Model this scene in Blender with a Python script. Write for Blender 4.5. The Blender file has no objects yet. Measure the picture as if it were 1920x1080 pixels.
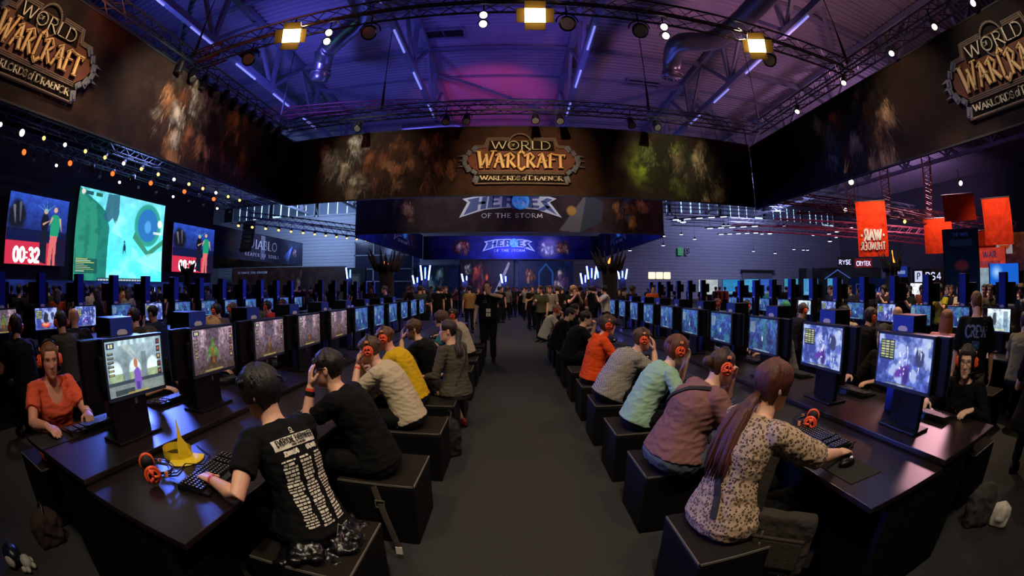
import bpy, bmesh, math, random
import numpy as np
from mathutils import Vector, Matrix, noise as mnoise
from mathutils.bvhtree import BVHTree
PI = math.pi
S = bpy.context.scene
COL = S.collection
random.seed(7)

# ------------------------------------------------------------------ camera, exposure, world, lights
cam_d = bpy.data.cameras.new('camera')
cam_d.type = 'PANO'
cam_d.panorama_type = 'FISHEYE_EQUISOLID'      # 15 mm full-frame fisheye
cam_d.fisheye_lens = 15.0
cam_d.fisheye_fov = PI
cam_d.sensor_width = 36.0
cam_d.clip_end = 400
cam = bpy.data.objects.new('camera', cam_d)
COL.objects.link(cam)
cam.location = (0, 0, 1.65)
cam.rotation_euler = (PI/2, 0, 0)
S.camera = cam
S.view_settings.view_transform = 'Standard'
S.view_settings.look = 'None'
S.view_settings.exposure = 0.0
S.view_settings.gamma = 1.0
S.view_settings.use_curve_mapping = False

W = bpy.data.worlds.new('hall_dimness')
S.world = W
W.use_nodes = True
W.node_tree.nodes['Background'].inputs[0].default_value = (0.10, 0.13, 0.30, 1)
W.node_tree.nodes['Background'].inputs[1].default_value = 0.010

def lamp(name, kind, loc, target, energy, color, size=0.3, spot=60, blend=0.6):
    d = bpy.data.lights.new(name, kind)
    d.energy = energy
    d.color = color
    if kind == 'SPOT':
        d.spot_size = math.radians(spot); d.spot_blend = blend; d.shadow_soft_size = size
    elif kind == 'AREA':
        d.shape = 'DISK'; d.size = size
    else:
        d.shadow_soft_size = size
    o = bpy.data.objects.new(name, d)
    COL.objects.link(o)
    o.location = loc
    v = Vector(target) - Vector(loc)
    o.rotation_euler = v.to_track_quat('-Z', 'Y').to_euler()
    return o

WARM = (1.0, 0.76, 0.50)
WHITE = (1.0, 0.90, 0.76)
BLUE = (0.12, 0.16, 1.0)
# warm truss floods over the aisle and the desks
lamp('truss_flood', 'SPOT', (0.6, 8.6, 8.6), (0.3, 2.4, 0.8), 900, WARM, .25, 75, .8)
lamp('truss_flood', 'SPOT', (-5.6, 8.6, 8.6), (-1.6, 3.2, 0.8), 800, WARM, .25, 65, .8)
lamp('truss_flood', 'SPOT', (6.2, 8.6, 8.6), (2.0, 3.0, 0.8), 800, WARM, .25, 65, .8)
lamp('truss_flood', 'SPOT', (0.2, -1.5, 8.6), (0.1, 4.2, 0.6), 1200, WHITE, .25, 70, .8)
lamp('truss_flood', 'SPOT', (3.6, -1.0, 8.6), (-1.2, 3.2, 0.9), 800, WARM, .25, 50, .8)
lamp('truss_flood', 'SPOT', (-3.6, -1.0, 8.6), (1.5, 3.2, 0.9), 800, WARM, .25, 50, .8)
# coloured light of the stage rig and of the red stands grazing the desk tops
lamp('stage_rig_blue', 'SPOT', (-16, 12.5, 6.6), (-1.6, 1.9, 0.8), 12000, (.10, .17, 1.0), 1.0, 30, .7)
lamp('stand_rig_red', 'SPOT', (19, 13.0, 6.0), (2.2, 1.9, 0.8), 320, (.70, .24, .26), .5, 30, .7)
lamp('truss_flood', 'SPOT', (0.4, 8.9, 8.6), (0.2, 16.0, 1.2), 2200, WARM, .25, 80, .8)
lamp('truss_flood', 'SPOT', (-1.0, 14.6, 8.7), (0.0, 9.0, 0.8), 700, WARM, .25, 70, .8)
lamp('truss_flood', 'SPOT', (8.2, 4.5, 8.6), (8.6, 4.8, 0.9), 2300, WARM, .25, 90, .8)
lamp('truss_flood', 'SPOT', (6.4, 8.9, 8.6), (8.6, 8.6, 1.2), 1700, WARM, .25, 85, .8)
lamp('truss_flood', 'SPOT', (-8.2, 4.0, 8.6), (-8.2, 5.0, 0.9), 800, WARM, .25, 90, .8)
lamp('truss_flood', 'SPOT', (12.0, 12.0, 8.6), (12.0, 12.5, 0.9), 900, WARM, .3, 100, .8)
lamp('truss_flood', 'SPOT', (0.5, 22.0, 9.0), (0.5, 20.0, 0.9), 900, WHITE, .3, 90, .8)
# spots aimed at the hanging banners
lamp('banner_spot', 'SPOT', (0.6, 11.0, 8.9), (0.5, 16.4, 6.9), 760, WARM, .1, 62, .7)
lamp('banner_spot', 'SPOT', (-6.2, 12.4, 8.9), (-5.8, 16.4, 6.9), 400, WHITE, .1, 66, .9)
lamp('banner_spot', 'SPOT', (6.4, 12.4, 8.9), (6.6, 16.4, 6.9), 420, WHITE, .1, 66, .9)
lamp('banner_spot', 'SPOT', (-5.8, 2.8, 8.9), (-9.8, 2.8, 6.8), 520, WARM, .1, 62, .7)
lamp('banner_spot', 'SPOT', (-6.4, 7.4, 8.9), (-9.8, 7.6, 6.6), 800, WHITE, .1, 70, .8)
lamp('banner_spot', 'SPOT', (7.2, 2.2, 8.9), (10.9, 2.2, 6.8), 330, WHITE, .1, 62, .7)
lamp('banner_spot', 'SPOT', (7.6, 6.4, 8.9), (10.9, 6.4, 6.6), 330, WARM, .1, 70, .8)
lamp('banner_spot', 'SPOT', (-4.5, 22.0, 8.8), (-4.0, 28.0, 6.6), 950, WHITE, .1, 70, .8)
lamp('banner_spot', 'SPOT', (4.5, 22.0, 8.8), (4.0, 28.0, 6.6), 950, WHITE, .1, 70, .8)
lamp('banner_spot', 'SPOT', (0.0, 44.0, 5.0), (0.0, 51.0, 6.4), 1700, (.72, .72, 1.0), .2, 110, .8)
lamp('banner_spot', 'SPOT', (-22.0, 40.0, 8.6), (-28.0, 41.0, 6.1), 2200, (.65, .68, 1.0), .2, 110, .8)
# coloured wash on the roof
lamp('roof_wash', 'SPOT', (-10.5, 14.0, 9.4), (-12.5, 26.0, 16), 2700, (.13, .13, 1.0), .5, 120, .9)
lamp('roof_wash', 'SPOT', (-14.0, 7.0, 9.4), (-13.0, 11.0, 16), 1500, (.13, .12, 1.0), .5, 125, .9)
lamp('roof_wash', 'SPOT', (0.0, 24.0, 9.4), (-1.5, 30.0, 16), 1800, (1.0, .05, .22), .5, 70, .7)
lamp('roof_wash', 'SPOT', (1.0, 15.0, 9.4), (0.0, 27.0, 16), 1700, (.18, .10, 1.0), .5, 110, .9)
lamp('roof_wash', 'SPOT', (11.5, 12.0, 9.4), (13.0, 22.0, 16), 1700, (.68, .26, .46), .5, 125, .9)
lamp('roof_wash', 'SPOT', (14.0, 5.0, 9.4), (14.0, 10.0, 16), 1500, (.74, .34, .38), .5, 125, .9)
lamp('roof_wash', 'SPOT', (24, 16.0, 8.6), (26.0, 26.0, 16), 2600, (.55, .28, .62), .5, 130, .9)
lamp('roof_wash', 'SPOT', (44, 26.0, 9.0), (50.0, 32.0, 16), 5000, (.55, .30, .70), .5, 140, .9)
lamp('roof_wash', 'SPOT', (30, 40.0, 10.0), (34.0, 48.0, 16), 3000, (.36, .40, .85), .5, 140, .9)
lamp('roof_wash', 'SPOT', (-26, 30.0, 9.6), (-26.0, 40.0, 16), 1500, (.30, .42, .9), .5, 130, .9)
lamp('roof_wash', 'SPOT', (-9.2, 3.0, 8.3), (-9.0, 8.0, 9.6), 260, (1.0, .22, .08), .3, 110, .8)
# blue wash on the far wall, the kiosks and the crowd before it
lamp('wall_wash', 'SPOT', (0, 46.0, 4.0), (0, 60, 4.5), 2600, (.10, .13, 1.0), .5, 140, .9)
lamp('wall_wash', 'AREA', (-26, 48.0, 12.0), (-32, 60, 8.0), 4200, (.42, .60, 1.0), 4)
lamp('wall_wash', 'AREA', (30, 46.0, 12.0), (38, 60, 8.0), 3800, (.44, .44, .85), 4)
lamp('wall_wash', 'AREA', (0, 30.0, 4.9), (0, 24.0, 1.0), 260, BLUE, 4)
lamp('kiosk_wash', 'SPOT', (0, 13.0, 4.9), (7.4, 8.5, 1.5), 1600, (.10, .18, 1.0), .3, 80, .8)
lamp('kiosk_wash', 'SPOT', (0, 13.0, 4.9), (-7.4, 8.5, 1.5), 1100, (.10, .16, 1.0), .3, 80, .8)
# the exhibition stands to the right
lamp('stand_wash', 'AREA', (34, 18.0, 12.5), (30, 18, 0), 4200, (.85, .42, .50), 5)
lamp('stand_wash', 'AREA', (20, 34.0, 12.5), (20, 34, 0), 1200, (.60, .62, 1.0), 5)
lamp('stand_wash', 'AREA', (-16.5, 12.0, 8.0), (-19, 12, 0), 260, (.30, .36, 1.0), 3)

# ------------------------------------------------------------------ materials
def lin(c):
    return tuple(((x/12.92) if x <= 0.04045 else ((x+0.055)/1.055)**2.4) for x in c[:3])
def hx(h):
    return tuple(int(h[i:i+2], 16)/255 for i in (0, 2, 4))
_M = {}
def mat(name, color=(.5, .5, .5), rough=.6, metal=0., emit=None, strength=0., spec=.5, nscale=0, namt=0., bump=0.):
    """colour given as sRGB tuple or hex"""
    if name in _M: return _M[name]
    if isinstance(color, str): color = hx(color)
    m = bpy.data.materials.new(name); m.use_nodes = True
    nt = m.node_tree; b = nt.nodes['Principled BSDF']
    b.inputs['Base Color'].default_value = (*lin(color), 1)
    b.inputs['Roughness'].default_value = rough
    b.inputs['Metallic'].default_value = metal
    b.inputs['Specular IOR Level'].default_value = spec
    if emit is not None:
        if isinstance(emit, str): emit = hx(emit)
        b.inputs['Emission Color'].default_value = (*lin(emit), 1)
        b.inputs['Emission Strength'].default_value = strength
    if nscale:
        n = nt.nodes.new('ShaderNodeTexNoise'); n.inputs['Scale'].default_value = nscale; n.inputs['Detail'].default_value = 4
        tc = nt.nodes.new('ShaderNodeTexCoord'); nt.links.new(tc.outputs['Object'], n.inputs['Vector'])
        if namt:
            mx = nt.nodes.new('ShaderNodeMix'); mx.data_type = 'RGBA'
            c = lin(color)
            mx.inputs[6].default_value = (*[x*(1-namt) for x in c], 1)
            mx.inputs[7].default_value = (*[min(1, x*(1+namt)) for x in c], 1)
            nt.links.new(n.outputs['Fac'], mx.inputs[0]); nt.links.new(mx.outputs[2], b.inputs['Base Color'])
        if bump:
            bp = nt.nodes.new('ShaderNodeBump'); bp.inputs['Strength'].default_value = bump; bp.inputs['Distance'].default_value = .02
            nt.links.new(n.outputs['Fac'], bp.inputs['Height']); nt.links.new(bp.outputs['Normal'], b.inputs['Normal'])
    _M[name] = m
    return m
def mat_oc(name, rough=.8, nscale=60, namt=.25, sheen=0., spec=.3):
    """material whose colour is the object's own colour"""
    if name in _M: return _M[name]
    m = bpy.data.materials.new(name); m.use_nodes = True
    nt = m.node_tree; b = nt.nodes['Principled BSDF']
    oi = nt.nodes.new('ShaderNodeObjectInfo')
    n = nt.nodes.new('ShaderNodeTexNoise'); n.inputs['Scale'].default_value = nscale; n.inputs['Detail'].default_value = 3
    tc = nt.nodes.new('ShaderNodeTexCoord'); nt.links.new(tc.outputs['Object'], n.inputs['Vector'])
    mr = nt.nodes.new('ShaderNodeMapRange'); mr.inputs[1].default_value = .3; mr.inputs[2].default_value = .7
    mr.inputs[3].default_value = 1-namt; mr.inputs[4].default_value = 1+namt
    nt.links.new(n.outputs['Fac'], mr.inputs[0])
    vm = nt.nodes.new('ShaderNodeVectorMath'); vm.operation = 'SCALE'
    nt.links.new(oi.outputs['Color'], vm.inputs[0]); nt.links.new(mr.outputs[0], vm.inputs['Scale'])
    nt.links.new(vm.outputs[0], b.inputs['Base Color'])
    b.inputs['Roughness'].default_value = rough
    b.inputs['Specular IOR Level'].default_value = spec
    if sheen: b.inputs['Sheen Weight'].default_value = sheen
    _M[name] = m
    return m
def mat_vc(name, rough=.8, emit=0., spec=.2, fabric=0.):
    """material coloured by the print stored in the mesh's colour attribute"""
    if name in _M: return _M[name]
    m = bpy.data.materials.new(name); m.use_nodes = True
    nt = m.node_tree; b = nt.nodes['Principled BSDF']
    a = nt.nodes.new('ShaderNodeAttribute'); a.attribute_name = 'Col'
    b.inputs['Roughness'].default_value = rough
    b.inputs['Specular IOR Level'].default_value = spec
    if emit:
        b.inputs['Base Color'].default_value = (0, 0, 0, 1)
        nt.links.new(a.outputs['Color'], b.inputs['Emission Color'])
        b.inputs['Emission Strength'].default_value = emit
    else:
        nt.links.new(a.outputs['Color'], b.inputs['Base Color'])
        if fabric:
            n = nt.nodes.new('ShaderNodeTexNoise'); n.inputs['Scale'].default_value = 3
            tc = nt.nodes.new('ShaderNodeTexCoord'); nt.links.new(tc.outputs['Object'], n.inputs['Vector'])
            bp = nt.nodes.new('ShaderNodeBump'); bp.inputs['Strength'].default_value = fabric
            nt.links.new(n.outputs['Fac'], bp.inputs['Height']); nt.links.new(bp.outputs['Normal'], b.inputs['Normal'])
    _M[name] = m
    return m

# ------------------------------------------------------------------ mesh helpers
class MB:
    def __init__(self):
        self.v = []; self.f = []; self.mi = []; self.m = 0
    def add(self, vs, fs):
        o = len(self.v)
        self.v += [tuple(x) for x in vs]
        for f in fs:
            self.f.append(tuple(i+o for i in f)); self.mi.append(self.m)
        return self
    def box(self, c, s, R=None):
        hx_, hy, hz = s[0]/2, s[1]/2, s[2]/2
        vs = [Vector((x*hx_, y*hy, z*hz)) for x in (-1, 1) for y in (-1, 1) for z in (-1, 1)]
        if R is not None: vs = [R @ v for v in vs]
        c = Vector(c)
        return self.add([v+c for v in vs], [(0, 1, 3, 2), (4, 6, 7, 5), (0, 4, 5, 1), (2, 3, 7, 6), (0, 2, 6, 4), (1, 5, 7, 3)])
    def bbox(self, c, s, b=.01, R=None):
        """box with its twelve edges bevelled"""
        bm = bmesh.new(); bmesh.ops.create_cube(bm, size=1)
        for v in bm.verts: v.co = Vector((v.co.x*s[0], v.co.y*s[1], v.co.z*s[2]))
        bmesh.ops.bevel(bm, geom=bm.edges[:], offset=min(b, min(s)*.45), segments=2, affect='EDGES', profile=.6)
        c = Vector(c)
        bm.verts.ensure_lookup_table()
        self.add([((R @ v.co) if R is not None else v.co)+c for v in bm.verts], [[x.index for x in f.verts] for f in bm.faces])
        bm.free(); return self
    def loft(self, rings, closed=True, cap=True):
        o = len(self.v); n = len(rings[0])
        vs = [p for r in rings for p in r]; fs = []
        for i in range(len(rings)-1):
            for j in range(n if closed else n-1):
                k = (j+1) % n
                fs.append((i*n+j, i*n+k, (i+1)*n+k, (i+1)*n+j))
        if cap and closed:
            fs.append(tuple(range(n-1, -1, -1))); fs.append(tuple((len(rings)-1)*n+j for j in range(n)))
        return self.add(vs, fs)
    def tube(self, pts, r, n=8, cap=True, flat=1.0, up=None):
        pts = [Vector(p) for p in pts]
        if not hasattr(r, '__len__'): r = [r]*len(pts)
        rings = []; side = None
        for i, p in enumerate(pts):
            t = (pts[min(i+1, len(pts)-1)]-pts[max(i-1, 0)])
            if t.length < 1e-9: t = Vector((0, 0, 1))
            t.normalize()
            if side is None:
                a = Vector(up) if up is not None else (Vector((0, 0, 1)) if abs(t.z) < .9 else Vector((0, 1, 0)))
                side = t.cross(a).normalized()
            else:
                side = (side - t*side.dot(t)).normalized()
            o2 = t.cross(side)
            rings.append([p + side*(r[i]*math.cos(2*PI*k/n)) + o2*(r[i]*flat*math.sin(2*PI*k/n)) for k in range(n)])
        return self.loft(rings, True, cap)
    def ball(self, c, r, n=10, R=None):
        c = Vector(c)
        if not hasattr(r, '__len__'): r = (r, r, r)
        rings = []
        for i in range(n+1):
            a = -PI/2+PI*i/n
            ring = []
            for k in range(2*n):
                b = PI*k/n
                v = Vector((r[0]*math.cos(a)*math.cos(b), r[1]*math.cos(a)*math.sin(b), r[2]*math.sin(a)))
                if i in (0, n): v += Vector((math.cos(b), math.sin(b), 0))*1e-5
                ring.append(c+((R @ v) if R is not None else v))
            rings.append(ring)
        return self.loft(rings)
    def torus(self, c, R_, r, axis=(0, 0, 1), n=24, k=8, a0=0, a1=2*PI):
        ax = Vector(axis).normalized(); q = Vector((0, 0, 1)).rotation_difference(ax).to_matrix()
        full = abs(a1-a0-2*PI) < 1e-6
        m = n if full else n+1
        vs = []
        for i in range(m):
            a = a0+(a1-a0)*i/n
            for j in range(k):
                b = 2*PI*j/k
                vs.append(q @ Vector(((R_+r*math.cos(b))*math.cos(a), (R_+r*math.cos(b))*math.sin(a), r*math.sin(b))) + Vector(c))
        fs = []
        for i in range(m if full else m-1):
            for j in range(k):
                i2 = (i+1) % m; j2 = (j+1) % k
                fs.append((i*k+j, i2*k+j, i2*k+j2, i*k+j2))
        if not full:
            fs.append(tuple(range(k))[::-1]); fs.append(tuple((m-1)*k+j for j in range(k)))
        return self.add(vs, fs)
    def prism(self, poly, y0, y1):
        """polygon in the XZ plane extruded along Y"""
        n = len(poly)
        vs = [(x, y0, z) for x, z in poly]+[(x, y1, z) for x, z in poly]
        fs = [tuple(range(n)), tuple(range(2*n-1, n-1, -1))]+[(i, n+i, n+(i+1) % n, (i+1) % n) for i in range(n)]
        return self.add(vs, fs)
    def mesh(self, name, mats, smooth=False):
        me = bpy.data.meshes.new(name)
        me.from_pydata([tuple(v) for v in self.v], [], self.f)
        for m in (mats if isinstance(mats, (list, tuple)) else [mats]): me.materials.append(m)
        if any(self.mi): me.polygons.foreach_set('material_index', self.mi)
        bm = bmesh.new(); bm.from_mesh(me); bmesh.ops.recalc_face_normals(bm, faces=bm.faces[:]); bm.to_mesh(me); bm.free()
        if smooth:
            me.polygons.foreach_set('use_smooth', [True]*len(me.polygons))
        return me
def link(name, data, parent=None, loc=(0, 0, 0), rot=(0, 0, 0), color=None):
    o = bpy.data.objects.new(name, data); COL.objects.link(o)
    if parent is not None: o.parent = parent
    o.location = loc; o.rotation_euler = rot
    if color is not None: o.color = (*lin(color), 1)
    return o
def obj(name, mb, mats, parent=None, smooth=False, loc=(0, 0, 0), rot=(0, 0, 0), color=None):
    return link(name, mb.mesh(name, mats, smooth), parent, loc, rot, color)
def tag(o, label, cat, group=None, kind=None):
    o['label'] = label; o['category'] = cat
    if group: o['group'] = group
    if kind: o['kind'] = kind
    return o
def thing(name, label, cat, loc=(0, 0, 0), rz=0., group=None):
    return tag(link(name, None, None, loc, (0, 0, rz)), label, cat, group)
def struct(o):
    o['kind'] = 'structure'; return o
def kids(o): return [c for c in KIDMAP.get(o.name, [])]
def dup(root, loc=None, rz=None, label=None, group=None):
    def cp(o, par):
        c = o.copy(); COL.objects.link(c)
        if par is not None:
            c.parent = par; c.matrix_parent_inverse = o.matrix_parent_inverse
        for ch in list(o.children): cp(ch, c)
        return c
    r = cp(root, None)
    if loc is not None: r.location = loc
    if rz is not None: r.rotation_euler = (0, 0, rz)
    if label: r['label'] = label
    if group: r['group'] = group
    return r

# painted prints: numpy canvases become coloured grids
def vnoise(h, w, cells, seed):
    r = np.random.RandomState(seed)
    ch = max(2, int(cells*h/w)+2); cw = cells+2
    g = r.rand(ch, cw)
    ys = np.linspace(0, ch-1.001, h); xs = np.linspace(0, cw-1.001, w)
    yi = ys.astype(int); xi = xs.astype(int); fy = (ys-yi)[:, None]; fx = (xs-xi)[None, :]
    fy = fy*fy*(3-2*fy); fx = fx*fx*(3-2*fx)
    a = g[yi][:, xi]; b = g[yi][:, xi+1]; c = g[yi+1][:, xi]; d = g[yi+1][:, xi+1]
    return (a*(1-fx)+b*fx)*(1-fy)+(c*(1-fx)+d*fx)*fy
def fnoise(h, w, cells, seed):
    return .55*vnoise(h, w, cells, seed)+.3*vnoise(h, w, cells*2, seed+1)+.15*vnoise(h, w, cells*4, seed+2)
class Canvas:
    """y runs up, x right, both in 0..1 of the height (x up to aspect)"""
    def __init__(self, w, h, col):
        self.w, self.h = w, h
        self.a = np.ones((h, w, 3))*np.array(hx(col) if isinstance(col, str) else col)
        self.y, self.x = np.meshgrid((np.arange(h)+.5)/h, (np.arange(w)+.5)/h, indexing='ij')
        self.asp = w/h
    def mix(self, m, col):
        c = np.array(hx(col) if isinstance(col, str) else col)
        self.a = self.a*(1-m[..., None])+c*m[..., None]
        return self
    def grain(self, cells, amt, seed):
        n = fnoise(self.h, self.w, cells, seed)[..., None]
        self.a = np.clip(self.a*(1+(n-.5)*2*amt), 0, 1); return self
    def blob(self, cx, cy, rx, ry, col, soft=.15, rot=0, rough=.0, seed=1, amt=1.):
        dx, dy = self.x-cx, self.y-cy
        c, s = math.cos(rot), math.sin(rot)
        d = np.sqrt(((dx*c+dy*s)/rx)**2+((-dx*s+dy*c)/ry)**2)
        if rough: d = d+(fnoise(self.h, self.w, int(10*self.asp), seed)-.5)*rough
        return self.mix(np.clip((1-d)/soft, 0, 1)*amt, col)
    def rect(self, x0, y0, x1, y1, col, amt=1.):
        return self.mix(((self.x >= x0) & (self.x < x1) & (self.y >= y0) & (self.y < y1))*amt, col)
    def line(self, x0, y0, x1, y1, wd, col, amt=1.):
        dx, dy = x1-x0, y1-y0; L = dx*dx+dy*dy+1e-9
        t = np.clip(((self.x-x0)*dx+(self.y-y0)*dy)/L, 0, 1)
        d = np.hypot(self.x-x0-t*dx, self.y-y0-t*dy)
        return self.mix(np.clip((wd*(1.05-t*.6)-d)/(wd*.5), 0, 1)*amt, col)
    def poly(self, pts, col, amt=1.):
        ins = np.zeros(self.x.shape, bool); n = len(pts)
        for i in range(n):
            (xa, ya), (xb, yb) = pts[i], pts[(i+1) % n]
            if ya == yb: continue
            ins ^= ((ya > self.y) != (yb > self.y)) & (self.x < (xb-xa)*(self.y-ya)/(yb-ya)+xa)
        return self.mix(ins*amt, col)
    def vgrad(self, c0, c1, y0=0., y1=1.):
        t = np.clip((self.y-y0)/(y1-y0), 0, 1)[..., None]
        self.a = np.array(hx(c0))*(1-t)+np.array(hx(c1))*t; return self
def print_mesh(name, cv, W_, H_, material, bulge=0., thick=.02):
    """the canvas as a sheet with thickness: X across, Z up from 0, face towards -Y"""
    h, w = cv.h, cv.w
    xs = (np.arange(w)/(w-1)-.5)*W_; zs = np.arange(h)/(h-1)*H_
    X, Z = np.meshgrid(xs, zs)
    Y = np.zeros_like(X)
    if bulge: Y = (fnoise(h, w, 6, 5)-.5)*bulge
    v = np.stack([X, Y, Z], -1).reshape(-1, 3)
    back = np.array([[xs[0], thick, 0], [xs[-1], thick, 0], [xs[-1], thick, H_], [xs[0], thick, H_]])
    n = h*w
    idx = np.arange(n).reshape(h, w)
    f = np.stack([idx[:-1, :-1], idx[:-1, 1:], idx[1:, 1:], idx[1:, :-1]], -1).reshape(-1, 4).tolist()
    f.append((n+3, n+2, n+1, n))
    c = [idx[0, 0], idx[0, -1], idx[-1, -1], idx[-1, 0]]
    for i in range(4):
        j = (i+1) % 4; f.append((int(c[j]), int(c[i]), n+i, n+j))
    me = bpy.data.meshes.new(name)
    me.from_pydata(np.vstack([v, back]).tolist(), [], f)
    me.materials.append(material)
    a = np.clip(cv.a, 0, 1)
    a = np.where(a <= .04045, a/12.92, ((a+.055)/1.055)**2.4).reshape(-1, 3)
    dark = np.tile(a.mean(0)*.3, (4, 1))
    a = np.vstack([a, dark]); a = np.hstack([a, np.ones((len(a), 1))])
    ca = me.color_attributes.new('Col', 'FLOAT_COLOR', 'POINT')
    ca.data.foreach_set('color', a.astype(np.float32).ravel())
    return me

# stroke lettering
def arc(cx, cy, rx, ry, a0, a1, n=10):
    return [(cx+rx*math.cos(math.radians(a0+(a1-a0)*i/n)), cy+ry*math.sin(math.radians(a0+(a1-a0)*i/n))) for i in range(n+1)]
GL = {
 'A': (.82, [[(0, 0), (.41, 1)], [(.41, 1), (.82, 0)], [(.16, .36), (.66, .36)]]),
 'B': (.62, [[(.08, 0), (.08, 1)], [(.08, 1)]+arc(.3, .76, .26, .24, 90, -90)+[(.08, .52)], [(.08, .52)]+arc(.32, .26, .3, .26, 90, -90)+[(.08, 0)]]),
 'C': (.78, [arc(.45, .5, .42, .5, 45, 315, 16)]),
 'D': (.8, [[(.08, 0), (.08, 1)], [(.08, 1)]+arc(.3, .5, .46, .5, 90, -90, 14)+[(.08, 0)]]),
 'E': (.6, [[(.08, 0), (.08, 1)], [(.08, 1), (.58, 1)], [(.08, .52), (.46, .52)], [(.08, 0), (.6, 0)]]),
 'F': (.56, [[(.08, 0), (.08, 1)], [(.08, 1), (.56, 1)], [(.08, .52), (.44, .52)]]),
 'G': (.8, [arc(.45, .5, .42, .5, 45, 330, 16)+[(.8, .42), (.5, .42)]]),
 'H': (.8, [[(.08, 0), (.08, 1)], [(.72, 0), (.72, 1)], [(.08, .52), (.72, .52)]]),
 'I': (.2, [[(.1, 0), (.1, 1)]]),
 'K': (.7, [[(.08, 0), (.08, 1)], [(.08, .42), (.64, 1)], [(.26, .6), (.7, 0)]]),
 'L': (.58, [[(.08, 0), (.08, 1)], [(.08, 0), (.58, 0)]]),
 'M': (.96, [[(.06, 0), (.14, 1)], [(.14, 1), (.48, .12)], [(.48, .12), (.82, 1)], [(.82, 1), (.9, 0)]]),
 'N': (.8, [[(.08, 0), (.08, 1)], [(.08, 1), (.72, 0)], [(.72, 0), (.72, 1)]]),
 'O': (.9, [arc(.45, .5, .42, .5, 0, 360, 24)]),
 'P': (.6, [[(.08, 0), (.08, 1)], [(.08, 1)]+arc(.3, .74, .28, .26, 90, -90)+[(.08, .48)]]),
 'R': (.72, [[(.08, 0), (.08, 1)], [(.08, 1)]+arc(.32, .74, .28, .26, 90, -90)+[(.08, .48)], [(.3, .48), (.74, -.06)]]),
 'S': (.56, [arc(.28, .75, .25, .25, 20, 270, 12)+arc(.28, .25, .27, .25, 90, -160, 12)]),
 'T': (.72, [[(.36, 0), (.36, 1)], [(0, 1), (.72, 1)]]),
 'U': (.76, [[(.08, 1), (.08, .36)]+arc(.38, .34, .3, .34, 180, 360, 10)+[(.68, 1)]]),
 'V': (.8, [[(0, 1), (.4, 0)], [(.4, 0), (.8, 1)]]),
 'J': (.5, [[(.4, 1), (.4, .25)]+arc(.2, .25, .2, .25, 0, -160, 8)]),
 '1': (.36, [[(.2, 0), (.2, 1)], [(.2, 1), (.02, .8)]]),
 'W': (1.16, [[(0, 1), (.3, 0)], [(.3, 0), (.58, .95)], [(.58, .95), (.86, 0)], [(.86, 0), (1.16, 1)]]),
 'Y': (.74, [[(0, 1), (.37, .48)], [(.74, 1), (.37, .48)], [(.37, .48), (.37, 0)]]),
 'o': (.56, [arc(.28, .3, .25, .3, 0, 360, 16)]),
 'f': (.4, [[(.16, 0), (.16, .8)]+arc(.32, .8, .16, .2, 180, 60, 6), [(0, .56), (.36, .56)]]),
 'a': (.6, [arc(.28, .28, .25, .28, 0, 360, 14), [(.53, .58), (.53, 0)]]),
 'c': (.52, [arc(.3, .3, .26, .3, 50, 310, 12)]),
 '0': (.6, [arc(.3, .5, .26, .5, 0, 360, 20)]),
 '2': (.58, [arc(.28, .72, .24, .28, 170, -30, 10)+[(.04, 0), (.56, 0)]]),
 '3': (.56, [arc(.26, .75, .22, .25, 150, -90, 10), arc(.26, .26, .26, .26, 90, -150, 12)]),
 '4': (.62, [[(.46, 0), (.46, 1)], [(.46, 1), (.02, .3)], [(.02, .3), (.62, .3)]]),
 '8': (.58, [arc(.29, .75, .22, .25, 0, 360, 16), arc(.29, .25, .27, .26, 0, 360, 16)]),
 ':': (.24, [[(.12, .22), (.12, .34)], [(.12, .62), (.12, .74)]]),
 '-': (.4, [[(.04, .48), (.36, .48)]]),
 ' ': (.36, []),
}
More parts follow.
